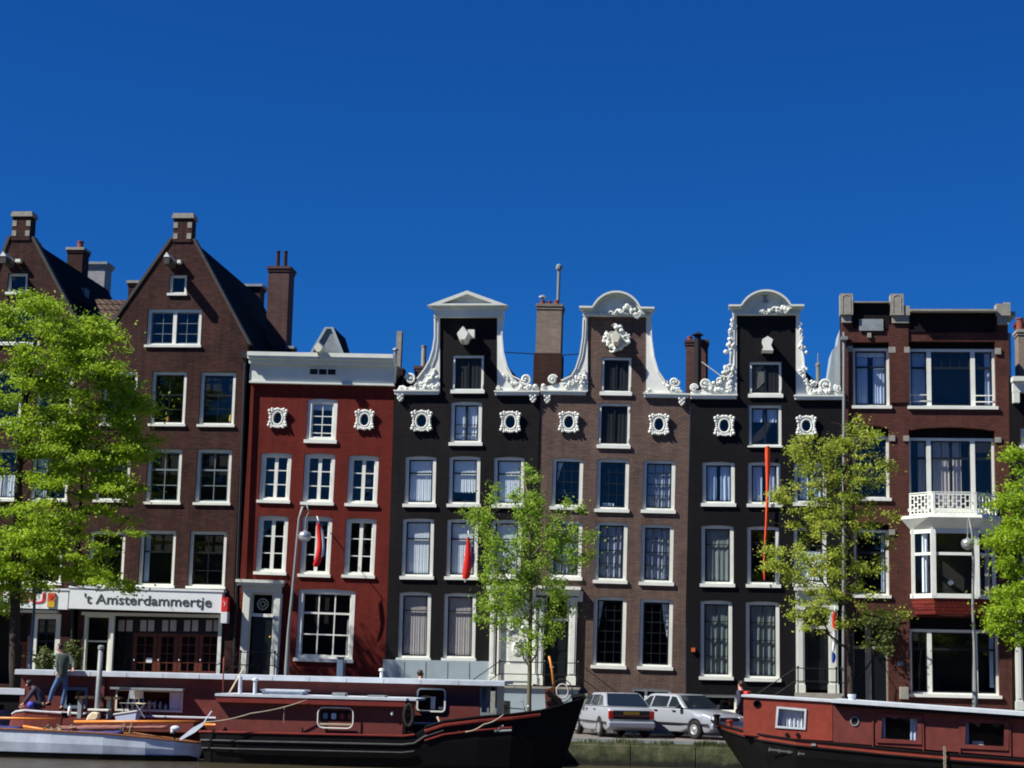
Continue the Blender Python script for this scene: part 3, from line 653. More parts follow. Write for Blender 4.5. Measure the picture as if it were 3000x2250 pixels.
# cornice
def crect(H,k,X0,Y0,X1,Y1): return H.rect(k,X0,Y0,X1,Y1)
mb = MB(); x0,x1,z0,z1 = crect(C,'d',103,1098,1350,1262); mb.box(x0,x1,-.16,-.003,z0,z1); mb.box(x0,x1,-.22,-.161,z0,z0+.07)
x0,x1,z0,z1 = crect(C,'d',103,1062,1350,1098); mb.box(x0,x1,-.34,-.003,z0+.002,z1)
x0,x1,z0,z1 = crect(C,'d',100,1005,1352,1062); mb.box(x0,x1,-.5,-.003,z0+.002,z0+.1); mb.box(x0,x1,-.56,-.003,z0+.102,z1); mb.box(x0,x1,-.003,.4,z0-.7,z1-.002)
mb.build('cornice','white_blue',C.o)
x0,x1,z0,z1 = C.rect('d',608,1122,858,1188)
fr = MB().plate([(x0,z0),(x1,z0),(x1,z1),(x0,z1)],[[(x0+.04+(x1-x0-.08)*i/3+.02,z0+.04),(x0+.04+(x1-x0-.08)*(i+1)/3-.02,z0+.04),(x0+.04+(x1-x0-.08)*(i+1)/3-.02,z1-.04),(x0+.04+(x1-x0-.08)*i/3+.02,z1-.04)] for i in range(3)],-.20,-.163).build('vent_window','white_blue',C.o)
MB().box(x0+.03,x1-.03,-.175,-.163,z0+.03,z1-.03).build('pane','room',fr)
beam(C,'d',725,962,L=.85,w=.4,h=.26,back=.2,mat='cream')
# portal
P = MB(); x0,x1,z0,z1 = C.rect('f',288,30,702,62); P.box(x0,x1,-.42,-.003,z0+.03,z1); P.box(x0+.06,x1-.06,-.34,-.003,z0-.08,z0+.028)
xa,xb,za,zb_ = C.rect('f',325,70,668,140); P.box(xa,xb,-.14,-.003,za,z0-.082)
for a,b_ in ((320,392),(588,655)):
    xa,xb,_,_ = C.rect('f',a,140,b_,870); P.box(xa,xb,-.16,-.003,-.05,za-.002); P.box(xa-.03,xb+.03,-.19,-.161,-.05,.9); P.box(xa+.05,xb-.05,-.19,-.161,1.1,za-.15)
P.build('portal','white_blue',C.o)
xa,xb,za,zb_ = C.rect('f',392,140,592,345)
fo = MB().plate([(xa,za),(xb,za),(xb,zb_),(xa,zb_)],[[(xa+.1,za+.12),(xb-.06,za+.12),(xb-.06,zb_-.06),(xa+.1,zb_-.06)]],.05,.13).build('fanlight','white',C.o)
rs = MB(); cxm=(xa+xb)/2+.02; czm=(za+zb_)/2+.03
rs.tube([(cxm+.2*math.cos(i*.3927),.075,czm+.2*math.sin(i*.3927)) for i in range(16)],.015,5,closed=True); rs.tube([(cxm+.09*math.cos(i*.785),.075,czm+.09*math.sin(i*.785)) for i in range(8)],.012,5,closed=True)
for i in range(8): rs.tube([(cxm+.09*math.cos(i*.785),.075,czm+.09*math.sin(i*.785)),(cxm+.2*math.cos(i*.785),.075,czm+.2*math.sin(i*.785))],.008,4)
rs.build('rosette','white_blue',fo); MB().box(xa+.09,xb-.05,.09,.096,za+.1,zb_-.05).build('pane','glass',fo)
xa,xb,za,zb_ = C.rect('f',392,347,592,870); dr=MB(); dr.box(xa+.02,xb-.06,.1,.16,.15,zb_); dr.box(xa+.12,xa+.4,.08,.099,.4,zb_-.9); dr.box(xa+.12,xa+.4,.08,.099,zb_-.75,zb_-.15)
dr = dr.build('door','door_dark',C.o); a_,c_ = C.px('f',560,520); MB().ball((a_,.06,c_),.04).build('handle','sign_yellow',dr)
MB().box(*C.rect('f',600,340,640,372)[:2],-.21,-.192,*C.rect('f',600,340,640,372)[2:]).build('house_number','sign_blue',C.o)
mb=MB(); xa,xb,_,_=C.rect('f',300,800,640,870); mb.box(xa,xb,-1.0,-.2,-.05,.25); mb.box(xa,xb,-.7,-.2,.251,.45); mb.build('doorstep','stone',C.o)
# roof: gentle tiled roof with the lead gabled dormer and small flues
x0,z0_=C.q(745,1060); x1,_=C.q(1150,1060); shell(C,x0,x1,z0_-.4,9,'brick_dark')
mb=MB(); mb.face([(x0,.42,z0_-.3),(x1,.42,z0_-.3),(x1,5,z0_+.35),(x0,5,z0_+.35)]); mb.face([(x0,5,z0_+.35),(x1,5,z0_+.35),(x1,9,z0_-.3),(x0,9,z0_-.3)]); mb.build('roof','roof_tile',C.o)
d=3.0; ap=[C.q(*cp('d',X,Y),d) for X,Y in ((745,765),(818,765),(925,1030),(590,1030))]
mb=MB(); zz=ap[2][1]-.4
mb.plate([ap[0],ap[1],(ap[2][0],zz),(ap[3][0],zz)],[],d,d+.08,0); 
do=mb.build('dormer','lead',C.o)
mb=MB(); strip(mb,[ap[3],ap[0],ap[1],ap[2]],.1,d-.08,d-.002); mb.build('dormer_trim','plinth',do)
a0,a1,a2=ap[1],ap[2],ap[0]; D2=5.5
mb=MB(); mb.face([(a0[0],d+.1,a0[1]),(a1[0],d+.1,zz),(a1[0],D2,zz),(a0[0],D2,a0[1])]); mb.face([(a2[0],d+.1,a2[1]),(ap[3][0],d+.1,zz),(ap[3][0],D2,zz),(a2[0],D2,a2[1])]); mb.face([(a2[0],d+.1,a2[1]+.01),(a0[0],d+.1,a0[1]+.01),(a0[0],D2,a0[1]+.01),(a2[0],D2,a2[1]+.01)])
mb.build('dormer_roof','roof_slate',do)
chimney(C,1159,970,1174,1120,70.5,'stone',depth=.35,capo=.0,name='flue')
o,(xa,xb,dd,z0,z1)=chimney(C,1150,1078,1178,1160,70.0,'brick_dark',depth=.6,capo=.03,name='chimney')
a_,c_=C.px('d',1350,1015,2.5); MB().lathe([(.07,-.4),(.07,.0),(.075,.22),(.13,.24),(.12,.29),(.02,.36)],(a_,2.5,c_),12).build('vent','steel',C.o,smooth=False)

# ================================================================== HOUSES D, E, F : neck gables
def neck_house(H, body, neck, mat):
    return wall(H, body, mat)
DS = dict(sash='sash_dark', fw=.13, sill=.12, rec=.075, sw=.05)
D_ = house('black_neck_gable_house','black brick neck gable house with a triangular white pediment',1125,1572,67.0,-.006)
fullc=[(0,1,0,1,'curtain',dict(amp=.007,wl=.07))]
window(D_,'z',1320,1176,1411,1306,**{**DS},tv=(.5,),hb=(.55,.8),tw=.09,curt=[(0,.46,0,1),(.54,1,0,1)])
for i,(k,X0,Y0,X1,Y1) in enumerate((('e',1432,312,1700,755),('e',1812,312,2082,755),('h',282,318,547,762),('e',1408,850,1680,1380),('e',1793,855,2062,1383),('h',262,862,520,1375))):
    window(D_,k,X0,Y0,X1,Y1,**DS,th=(.32,),tw=.05,curt=[(0,1,.22,1,'curtain',dict(hem=.05,amp=.007,wl=.07))] if i==1 else fullc)
for X in ((1167,1734,1261,1937),(1299,1737,1393,1938)): window(D_,'z',*X,**DS,th=(.25,),tw=.03,curt=[(0,1,0,1,'curtain_beige',dict(wl=.09,amp=.008))])
def hatch(H,u0,v0,u1,v1,diag=False,**k):
    a=dict(sash='sash_dark',fw=.09,sill=.13,rec=.05,arch=0,tv=(.5,),tw=.05,pane=False); a.update(k)
    fo,(x0,x1,z0,z1)=window(H,'z',u0,v0,u1,v1,**a)
    s=MB(); s.box(x0+.01,(x0+x1)/2-.006,.16,.2,z0,z1); s.box((x0+x1)/2+.006,x1-.01,.16,.2,z0,z1)
    n=7
    for i in range(1,n): x=x0+(x1-x0)*i/n; s.box(x-.008,x+.008,.145,.159,z0,z1)
    so_=s.build('shutter','shutter',fo)
    if diag:
        g=MB(); xm=(x0+x1)/2; hh=z1-z0; ww=xm-x0-.04
        for i in range(9):
            zc=z0+hh*(i+.2)/9.5; g.tube([(x0+.03,.15,zc),(xm-.03,.15,min(z1,zc+ww))],.012,4)
        g.build('slat','pipe_grey',so_)
    for sx in (x0-.04,x1+.04):
        for f in (.1,.9): MB().box(sx-.03,sx+.03,.02,.049,z0+(z1-z0)*f-.05,z0+(z1-z0)*f+.05).build('hinge','white',fo)
    return fo
hatch(D_,1325.6,1041,1417,1153)
cartouche(D_,'z',1236,1234,rx=.2,rz=.25); cartouche(D_,'z',1496,1237,rx=.19,rz=.25)
outD=wall(D_,[(1119,2131),(1567,2131),(1576,1372),(1582,1157),(1458,1155),(1458,925),(1288,925),(1287,1150),(1157,1148),(1152,1230),(1133.4,1790)],'brick_black')
def ledge(H,pts,w=.16,y=-.18,drop=None):
    mb=MB(); (u0,v0),(u1,v1)=pts; a=H.q(u0,v0); b=H.q(u1,v1)
    zt=(a[1]+b[1])/2; mb.box(a[0],b[0],y,.35,zt-.05,zt); mb.box(a[0]+.03,b[0]-.03,y+.06,-.003,zt-w,zt-.052)
    mb.build('ledge','white',H.o); return zt
def corbel(H,k,X,Y,s=1.0):
    x,z=H.px(k,X,Y); mb=MB(); mb.plate([(x-.13*s,z+.12),(x+.13*s,z+.12),(x+.11*s,z-.1),(x+.04,z-.2),(x-.04,z-.2),(x-.11*s,z-.1)],[],-.09,-.003)
    for a,b_,q in ((-.09,.05,.05),(.09,.05,.05),(0,-.02,.05),(-.06,-.1,.045),(.06,-.1,.045),(0,-.17,.045)): mb.ball((x+a*s,-.11,z+b_),q,7,5)
    mb.build('corbel','white',H.o)
def claw(H,k,poly,extra,name='claw_piece',t=.14):
    out=[H.px(k,*p) for p in poly]; mb=MB(); mb.plate(out,[],-.06,.25); extra(mb,lambda X,Y: H.px(k,X,Y)); mb.build(name,'white',H.o)
rg=random.Random(3)
def exDL(mb,q):
    strip(mb,[q(*p) for p in ((1700,690),(1700,850),(1682,960),(1655,1050),(1610,1130),(1545,1215))],.05,-.12,-.055)
    strip(mb,[q(*p) for p in ((1725,690),(1722,900),(1705,1020),(1670,1110))],.03,-.1,-.055)
    foliage(mb,[q(1555,1270),q(1640,1230),q(1690,1150)],.075,12,rng=rg); foliage(mb,[q(1580,1280),q(1720,1270)],.08,12,rng=rg); foliage(mb,[q(1620,1190),q(1715,1200)],.06,8,rng=rg)
    x,z=q(1483,1212); scroll(mb,x,z,.2,sgn=-1,a0=3.0); x,z=q(1400,1290); mb.ball((x,-.05,z),.09); mb.ball((x+.2,-.05,z-.03),.08)
    foliage(mb,[q(1390,1300),q(1540,1300)],.07,9,rng=rg,y=-.03)
claw(D_,'d',[(1737,680),(1697,680),(1703,850),(1690,950),(1660,1040),(1618,1120),(1540,1222),(1510,1262),(1450,1290),(1370,1300),(1365,1332),(1737,1332)],exDL)
def exDR(mb,q):
    strip(mb,[q(*p) for p in ((365,690),(350,830),(362,980),(395,1110),(440,1190),(520,1230))],-.05,-.12,-.055)
    foliage(mb,[q(375,1165),q(440,1230),q(500,1275)],.06,14,rng=rg); 
    x,z=q(562,1215); scroll(mb,x,z,.21,sgn=1,a0=3.4); foliage(mb,[q(500,1290),q(610,1290)],.075,10,rng=rg); x,z=q(645,1278); mb.ball((x,-.06,z),.1)
    foliage(mb,[q(320,1295),q(345,1290)],.06,4,rng=rg)
claw(D_,'g',[(316,680),(368,680),(348,830),(360,990),(395,1120),(440,1195),(520,1240),(640,1262),(672,1280),(672,1318),(316,1318)],exDR)
ledge(D_,cp('d',1342,1305)and(cp('d',1342,1308),cp('d',1735,1310))); ledge(D_,(cp('g',292,1312),cp('g',684,1318)))
corbel(D_,'d',1397,1360); corbel(D_,'g',625,1370)
# triangular pediment
mb=MB(); x0,x1,z0,z1=D_.rect('g',-260,618,372,684); D0=D_.px('d',1692,684)[0]; D1=D_.px('g',372,684)[0]
mb.box(D0,D1,-.26,.2,z0,z1); a=D_.q(1256,899); b_=D_.q(1491,905); c_=D_.q(1373,859); zc=(a[1]+b_[1])/2
mb.box(D0-.06,D1+.06,-.34,.2,z1+.002,z1+.12); mb.box(a[0]+.02,b_[0]-.02,-.46,.2,z1+.122,zc-.002)
mb.plate([(a[0],zc),(b_[0],zc),(c_[0],c_[1])],[[(a[0]+.55,zc+.07),(b_[0]-.55,zc+.07),(c_[0],c_[1]-.13)]],-.5,-.2); mb.plate([(a[0]+.3,zc+.01),(b_[0]-.3,zc+.01),(c_[0],c_[1]-.06)],[],-.25,.2)
mb.build('pediment','white_blue',D_.o)
beam(D_,'d',1955,835,L=.75,w=.5,h=.36); MB().box(*D_.rect('d',1985,795,2042,862)[:2],-.3,0,*D_.rect('d',1985,795,2042,862)[2:]).build('beam_bracket','white',D_.o)
def neck_roof(H,u0,u1,v,depth=9):
    a=H.q(u0,v); b=H.q(u1,v); z=(a[1]+b[1])/2-.15; xr=(a[0]+b[0])/2
    gable_roof(H,a[0]+.1,b[0]-.1,z,z,xr,z+2.7,.33,depth,'roof_tile'); shell(H,a[0],b[0],z-.15,depth,'brick_dark')
neck_roof(D_,1157,1580,1150)
# painted plinth
x0,z0=D_.q(1122,1932); x1,_=D_.q(1440,1934); mb=MB()
mb.box(x0+.02,x1,-.1,-.003,-.1,z0-.0); n=5
mb2=mb.build('plinth','plinth',D_.o)
g=MB()
for i in range(1,n): x=x0+(x1-x0)*i/n; g.box(x-.012,x+.012,-.112,-.101,0,z0-.05)
g.build('plinth_joint','lead',mb2)
chimney(D_,1214,1072,1258,1140,70.0,'brick_chimney',depth=.7,capo=.04,pots=((.5,.86,.1),),potmat='stone')

E_ = house('taupe_neck_gable_house','brown brick neck gable house with a round white pediment, between the two black ones',1567,2008,67.05,.011)
ES={**DS,'bw':.022,'sash':'sash_dark'}
g3=dict(vb=(.333,.667),hb=(.22,.72),th=(.47,),tw=.035)
EH=(1753.5,1181.5,1845,1314)
cu=[(0,1,0,1,'curtain_grey',dict(wl=.13,amp=.025))]
window(E_,'h',787,328,1053,778,**ES,**g3,curt=[(0,0,0,0,'curtain',dict(poly=[(0,1),(.3,1),(.15,.75),(.05,.5),(0,.5)]))])
window(E_,'h',1172,335,1450,800,**ES,**g3,curt=[(.1,.55,.02,.1,'curtain')])
window(E_,'h',1572,345,1850,808,**ES,**g3,curt=cu)
window(E_,'h',770,872,1045,1385,**ES,**g3,curt=cu); window(E_,'h',1160,880,1435,1415,**ES,**g3,curt=[(0,1,0,1,'curtain_grey',dict(wl=.2,amp=.035))]); window(E_,'h',1555,900,1835,1432,**ES,**g3,curt=[(0,1,0,1,'curtain_grey',dict(wl=.2,amp=.035))])
g4=dict(vb=(.333,.667),hb=(.16,.49,.66,.82),th=(.32,),tw=.035)
window(E_,'i',1142,170,1426,795,**ES,**g4,curt=[(0,0,0,0,'curtain',dict(poly=[(0,1),(.22,1),(.12,.7),(.02,.45),(0,.4)]))])
window(E_,'i',1541,190,1828,805,**ES,**g4,curt=[(0,0,0,0,'curtain',dict(poly=[(1,1),(.7,1),(.8,.7),(.97,.35),(1,.3)]))])
window(E_,'i',1470,965,1815,1110,sash='white',fw=.06,sill=.05,rec=.05,tv=(.36,),tw=.1,arch=0,name='cellar_window')
hatch(E_,1762,1047,1849,1159); hatch(E_,*EH)
cartouche(E_,'g',935,1585,rx=.18,rz=.24); cartouche(E_,'g',1713,1605,rx=.18,rz=.24)
x0,x1,z0,z1=E_.rect('i',728,160,932,900); E_.holes.append([(x0,0),(x1,0),(x1,z1),(x0,z1)])
wall(E_,[(1568,2131),(2008,2131),(2009,1790),(2021,1230),(2022,1160),(1893,1160),(1893,925),(1722,925),(1720,1158),(1583,1157),(1577,1372)],'brick_taupe')
def exEL(mb,q):
    strip(mb,[q(*p) for p in ((1066,690),(1060,850),(1038,1000),(1000,1125),(958,1190),(870,1232))],.05,-.12,-.055)
    strip(mb,[q(*p) for p in ((1085,690),(1078,860),(1055,1020),(1015,1130))],.03,-.1,-.055)
    foliage(mb,[q(905,1285),q(970,1230),q(1040,1190)],.07,14,rng=rg); foliage(mb,[q(1060,1160),q(1050,1290)],.07,10,rng=rg)
    x,z=q(795,1218); scroll(mb,x,z,.17,sgn=1,a0=.5); x,z=q(715,1272); mb.ball((x,-.06,z),.09)
claw(E_,'g',[(1097,675),(1060,675),(1057,850),(1036,1000),(998,1130),(955,1195),(870,1240),(770,1270),(690,1285),(690,1320),(1097,1320)],exEL)
def exER(mb,q):
    strip(mb,[q(*p) for p in ((1636,690),(1640,850),(1662,1020),(1700,1150),(1762,1240))],-.05,-.12,-.055)
    foliage(mb,[q(1760,1250),q(1830,1310),q(1900,1310)],.075,14,rng=rg); x,z=q(1845,1238); scroll(mb,x,z,.18,sgn=-1,a0=.2); foliage(mb,[q(1605,1315),q(1640,1320)],.06,4,rng=rg)
claw(E_,'g',[(1602,675),(1640,675),(1640,850),(1662,1025),(1702,1158),(1765,1250),(1880,1290),(1915,1310),(1925,1345),(1602,1345)],exER)
ledge(E_,(cp('g',688,1312),cp('g',1090,1312))); ledge(E_,(cp('g',1577,1334),cp('g',1975,1338))); corbel(E_,'g',748,1375); corbel(E_,'g',1910,1395)
def round_pediment(H,k,sh,arcL,top,arcR,bot,neckL,neckR,mat='white_blue'):
    q=lambda X,Y:H.px(k,X,Y)
    aL=q(*arcL); aR=q(*arcR); T_=q(*top); cx=(aL[0]+aR[0])/2; hw=(aR[0]-aL[0])/2; z0=(aL[1]+aR[1])/2; h=T_[1]-z0
    R_=(hw*hw+h*h)/(2*h); zc=T_[1]-R_; th=math.asin(min(1,hw/R_)) if h<hw else math.pi-math.asin(min(1,hw/R_))
    arc=[(cx+R_*math.sin(-th+2*th*i/20), zc+R_*math.cos(-th+2*th*i/20)) for i in range(21)]
    sL=q(*sh[0]); sR=q(*sh[1]); zb=q((neckL+neckR)/2,bot)[1]; nl=q(neckL,bot)[0]; nr=q(neckR,bot)[0]
    line=[(sL[0],z0)]+arc+[(sR[0],z0)]
    mb=MB(); mb.plate([(nl,zb),(nr,zb),(nr+.05,z0-.16),(nr+.08,z0-.1),(cx+hw,z0-.05)]+[(cx+(p[0]-cx)*.96,p[1]-.05) for p in reversed(arc)]+[(cx-hw,z0-.05),(nl-.08,z0-.1),(nl-.05,z0-.16)],[],-.16,.2)
    strip(mb,line,.07,-.46,.22); strip(mb,[(p[0]*.0+cx+(p[0]-cx)*.97,p[1]-.072) for p in line],.06,-.32,-.15)
    mb.box(nl-.03,nr+.03,-.22,-.161,zb,zb+.07)
    return mb,(cx,z0,zb,hw)
mb,(cx,z0,zb,hw)=round_pediment(E_,'g',((1030,600),(1675,605)),(1142,600),(1360,468),(1556,605),675,1062,1640)
q=lambda X,Y:E_.px('g',X,Y)
foliage(mb,[q(1300,662),q(1400,650),q(1450,600)],.08,10,y=-.25,rng=rg); foliage(mb,[q(1440,590),q(1510,650),q(1575,655)],.1,14,y=-.25,rng=rg); x,z=q(1360,630); mb.ball((x,-.2,z),(.12,.08,.12)); foliage(mb,[q(1170,660),q(1300,665)],.06,8,y=-.2,rng=rg)
mb.build('pediment','white_blue',E_.o)
# carved shield round the hoist beam
mb=MB(); x,z=q(1350,870); mb.plate([q(*p) for p in ((1290,800),(1420,800),(1455,840),(1440,900),(1390,960),(1340,975),(1290,940),(1250,890),(1255,830))],[],-.08,-.003)
foliage(mb,[q(1330,770),q(1350,755),q(1390,790)],.09,8,rng=rg); foliage(mb,[q(1250,820),q(1245,895),q(1290,940),q(1340,970)],.085,16,rng=rg); foliage(mb,[q(1450,830),q(1435,900),q(1390,950)],.085,14,rng=rg)
mb.build('carved_shield','white',E_.o); beam(E_,'g',1345,855,L=.6,w=.38,h=.34,mat='cream')
neck_roof(E_,1583,2020,1158)
o,(xa,xb,dd,z0,zt)=chimney(E_,1571,890,1644,1035,71.0,'brick_tan',depth=1.0,capo=.05,pots=((.18,.22,.1),(.45,.2,.1),(.75,.24,.1)))
xa2,xb2,z02,_=(E_.q(1568,1100,4)[0],E_.q(1646,1100,4)[0],E_.q(1600,1160,4)[1],0)
MB().box(xa-.06,xb+.06,dd-.04,dd+1.05,z02-1,z0-.002).build('chimney_base','brick_dark',o)
x,z=xa+(xb-xa)*.8,zt; MB().lathe([(.065,.1),(.065,1.45),(.1,1.46),(.13,1.52),(.13,1.64),(.09,1.7),(.02,1.72)],(x,dd+.5,z),10).build('flue_pipe','pipe_grey',o,smooth=False)
MB().lathe([(.05,.2),(.05,.34),(.18,.35),(.16,.39),(.02,.46)],(xa+(xb-xa)*.18,dd+.5,zt),10).build('cowl','steel',o)
wi=MB(); a=E_.q(1480,1032,4); b_=E_.q(1568,1037,4); c_=E_.q(1646,1037,4); e_=E_.q(1705,1036,4)
wi.tube([(a[0],4,a[1]),(b_[0],4,b_[1])],.02,4); wi.tube([(c_[0],4,c_[1]-.05),(e_[0],4,e_[1])],.02,4); wi.tube([(b_[0],3.94,b_[1]),(c_[0],3.94,c_[1])],.03,4); wi.build('tie_wire','iron',o)

F_ = house('black_neck_gable_house','black neck gable house with carved garlands and a round white pediment',2008,2475,67.0,-.005)
window(F_,'z',2194,1186.5,2289.5,1311,**{**DS,'arch':0,'sill':.06,'sash':'sash_dark','fw':.1},tv=(.5,),tw=.07,hb=(),curt=[(0,.42,.62,1,'curtain_blue'),(.58,1,.62,1,'curtain_blue')])
two=[(0,.42,0,1,'curtain_blue',dict(wl=.15,amp=.03)),(.58,1,0,1,'curtain_blue',dict(wl=.15,amp=.03))]
F2={**DS}
window(F_,'k',318,360,597,750,**F2,curt=two); window(F_,'k',712,362,993,755,**F2,curt=two); window(F_,'k',1110,365,1390,745,**F2,curt=two)
window(F_,'k',308,910,588,1445,**F2,th=(.3,),tw=.03,curt=[(0,1,0,1,'curtain_dim',dict(wl=.18,amp=.02))]); window(F_,'k',705,918,983,1450,**F2,hb=(.24,)); window(F_,'k',1108,925,1390,1440,**F2,th=(.3,),curt=[(0,1,0,.6,'curtain')])
g5=dict(vb=(.5,),hb=(.5,.74),th=(.25,),tw=.035)
window(F_,'z',2052,1759,2145,1992,**F2,**g5,curt=[(0,1,0,1,'curtain_dim',dict(wl=.2,amp=.03))]); window(F_,'z',2185,1762,2284,1997,**F2,**g5,curt=[(0,1,0,1,'curtain_dim',dict(wl=.2,amp=.03))])
window(F_,'z',2048,2035,2160,2090,sash='white',fw=.06,sill=.05,rec=.05,arch=0,name='cellar_window')
hatch(F_,2195.5,1060,2290,1165,diag=True)
cartouche(F_,'z',2122,1248,rx=.18,rz=.24); cartouche(F_,'z',2362,1248,rx=.17,rz=.22)
x0,x1,z0,z1=F_.rect('n',315,270,520,975); F_.holes.append([(x0,0),(x1,0),(x1,z1),(x0,z1)])
wall(F_,[(2009,2131),(2475,2131),(2478,1600),(2470,1240),(2469,1165),(2332,1168),(2332,925),(2158,925),(2158,1165),(2023,1163),(2022,1230),(2010,1790)],'brick_black_b')
def exFL(mb,q):
    for X,Y,r_ in ((712,510,.05),(710,560,.06),(700,620,.07),(705,660,.05),(688,715,.075),(678,780,.09),(720,790,.08),(700,830,.07),(650,855,.09),(735,770,.06)): x,z=q(X,Y); mb.ball((x,-.06,z),r_)
    foliage(mb,[q(720,480),q(700,640),q(680,800)],.05,14,rng=rg,spread=.03)
    strip(mb,[q(*p) for p in ((725,800),(705,900),(700,1000))],.04,-.1,-.055); strip(mb,[q(*p) for p in ((745,480),(745,1000))],.03,-.09,-.055)
    foliage(mb,[q(740,1030),q(650,1035),q(640,1080)],.07,12,rng=rg); foliage(mb,[q(640,1100),q(580,1190),q(470,1215)],.07,14,rng=rg); foliage(mb,[q(730,1070),q(690,1160),q(690,1250)],.075,12,rng=rg); foliage(mb,[q(480,1270),q(690,1260)],.085,16,rng=rg)
    x,z=q(425,1205); scroll(mb,x,z,.2,sgn=1,a0=-.8); x,z=q(305,1245); scroll(mb,x,z,.14,sgn=1,a0=0)
claw(F_,'j',[(768,455),(728,455),(722,600),(705,720),(690,800),(690,1000),(640,1080),(610,1160),(540,1210),(440,1250),(270,1285),(262,1315),(768,1315)],exFL)
def exFR(mb,q):
    for X,Y,r_ in ((1468,628,.07),(1475,700,.07),(1465,780,.09),(1498,810,.07),(1518,862,.075),(1440,800,.05)): x,z=q(X,Y); mb.ball((x,-.06,z),r_)
    foliage(mb,[q(1455,560),q(1465,700),q(1470,820)],.045,12,rng=rg,spread=.03); strip(mb,[q(*p) for p in ((1470,850),(1485,930),(1490,1010))],-.04,-.1,-.055)
    foliage(mb,[q(1440,1080),q(1470,1030),q(1520,1030)],.06,8,rng=rg); foliage(mb,[q(1490,1090),q(1510,1170),q(1560,1250)],.06,12,rng=rg); foliage(mb,[q(1560,1180),q(1640,1200)],.07,8,rng=rg); foliage(mb,[q(1590,1270),q(1760,1285)],.075,14,rng=rg)
    x,z=q(1730,1215); scroll(mb,x,z,.23,sgn=-1,a0=3.6); x,z=q(1858,1248); scroll(mb,x,z,.13,sgn=1,a0=2.0)
claw(F_,'j',[(1408,455),(1448,455),(1452,700),(1475,850),(1492,1010),(1520,1120),(1560,1200),(1640,1245),(1800,1270),(1905,1280),(1912,1320),(1408,1325)],exFR)
ledge(F_,(cp('j',258,1312),cp('j',776,1316))); ledge(F_,(cp('j',1385,1322),cp('j',1916,1325)))
mb,_=round_pediment(F_,'j',((680,368),(1490,362)),(810,365),(1080,203),(1352,362),460,728,1445)
q=lambda X,Y:F_.px('j',X,Y)
foliage(mb,[q(1020,445),q(1110,430),q(1160,390)],.06,10,y=-.22,rng=rg); foliage(mb,[q(1180,410),q(1260,420),q(1330,430)],.08,14,y=-.24,rng=rg); foliage(mb,[q(1250,370),q(1330,410)],.08,8,y=-.22,rng=rg)
foliage(mb,[q(880,430),q(940,380),q(985,330)],.04,10,y=-.18,rng=rg)
mb.build('pediment','white_blue',F_.o)
x,z=q(1072,275); MB().plate([(x-.1,z+.1),(x,z+.04),(x+.1,z+.1),(x+.03,z),(x+.08,z-.1),(x+.14,z-.16),(x,z-.2),(x-.14,z-.16),(x-.08,z-.1),(x-.03,z)],[],-.2,-.162).build('emblem','lead',F_.o)
mb=MB(); x,z=q(1095,790)
mb.loft([[(x-.21,y,z-.27),(x+.21,y,z-.27),(x+.12,y,z-.08),(x+.19,y,z+.13),(x,y,z+.25),(x-.19,y,z+.13),(x-.12,y,z-.08)] for y in (-.7,0)],closed=True,caps=True)
mb.build('hoist_beam','white',F_.o)
neck_roof(F_,2023,2465,1166)
for (a,b_) in ((2008,2035),(2054,2076)): pass
o,_=chimney(F_,2009,995,2074,1180,70.5,'brick_chimney',depth=.8,capo=.05,pots=((.18,.2,.1),)); 
x,z=F_.q(2044,1190,3.2); zt=F_.q(2044,972,3.2)[1]; MB().lathe([(.13,0),(.13,zt-z-.16),(.2,zt-z-.15),(.24,zt-z-.13),(.1,zt-z-.04),(.02,zt-z)],(x,3.2,z),12).build('flue_pipe','pipe_dark',o)
a=F_.q(2053,1058,3.2); b_=F_.q(2120,1107,2.0); MB().tube([(a[0],3.2,a[1]),(b_[0],2.0,b_[1])],.025,5).build('brace','pipe_grey',o)
x,z=F_.q(2397,1110,3); MB().lathe([(.08,-.6),(.08,.45),(.1,.5),(.1,.58),(.03,.62),(.02,1.0)],(x,3,z),10).build('vent','pipe_grey',F_.o)
# rain pipe at the joint with G
a=F_.q(2472,975); b_=F_.q(2470,2060); mb=MB(); mb.tube([(a[0],-.14,a[1]),(b_[0],-.14,b_[1])],.055,8); mb.box(a[0]-.12,a[0]+.12,-.3,-.03,a[1]-.3,a[1]-.18); mb.build('rain_pipe','pipe_grey',F_.o)
x,z=F_.px('i',2008,630); MB().box(x-.07,x+.07,-.1,-.003,z-.07,z+.07).build('alarm_box','pot_orange',F_.o)
# ---- shared double doorway of houses D and E
def pilaster(mb,H,k,X0,X1,Y0,Y1,y=-.16,base=True):
    a,b_,z0,z1=H.rect(k,X0,Y0,X1,Y1); mb.box(a,b_,y,-.003,z0,z1); mb.box(a+.05,b_-.05,y-.02,y-.001,z0+.4,z1-.12)
    if base: mb.box(a-.03,b_+.03,y-.05,-.003,z0-.001,z0+.3); mb.box(a-.03,b_+.03,y-.05,-.003,z1-.1,z1+.001)
mb=MB(); a,b_,z0,z1=D_.rect('i',232,92,655,112); mb.box(a,b_,-.45,-.003,z0,z1+.03); a2,b2,c0,c1=D_.rect('i',252,112,655,178); mb.box(a2,b2,-.2,-.003,c0,z0-.002); mb.box(a2-.05,b2,-.3,-.201,z0-.08,z0-.002)
for X0,X1 in ((252,300),(318,345),(632,660)): pilaster(mb,D_,'i',X0,X1,180,925)
mb.build('portal','white',D_.o)
dr=MB(); a,b_,z0,z1=D_.rect('i',345,182,632,935); dr.box(a,b_,-.05,-.004,z0,z1)
cx=(a+b_)/2; dr.box(a+.1,b_-.1,-.08,-.051,z0+.15,z0+.75)
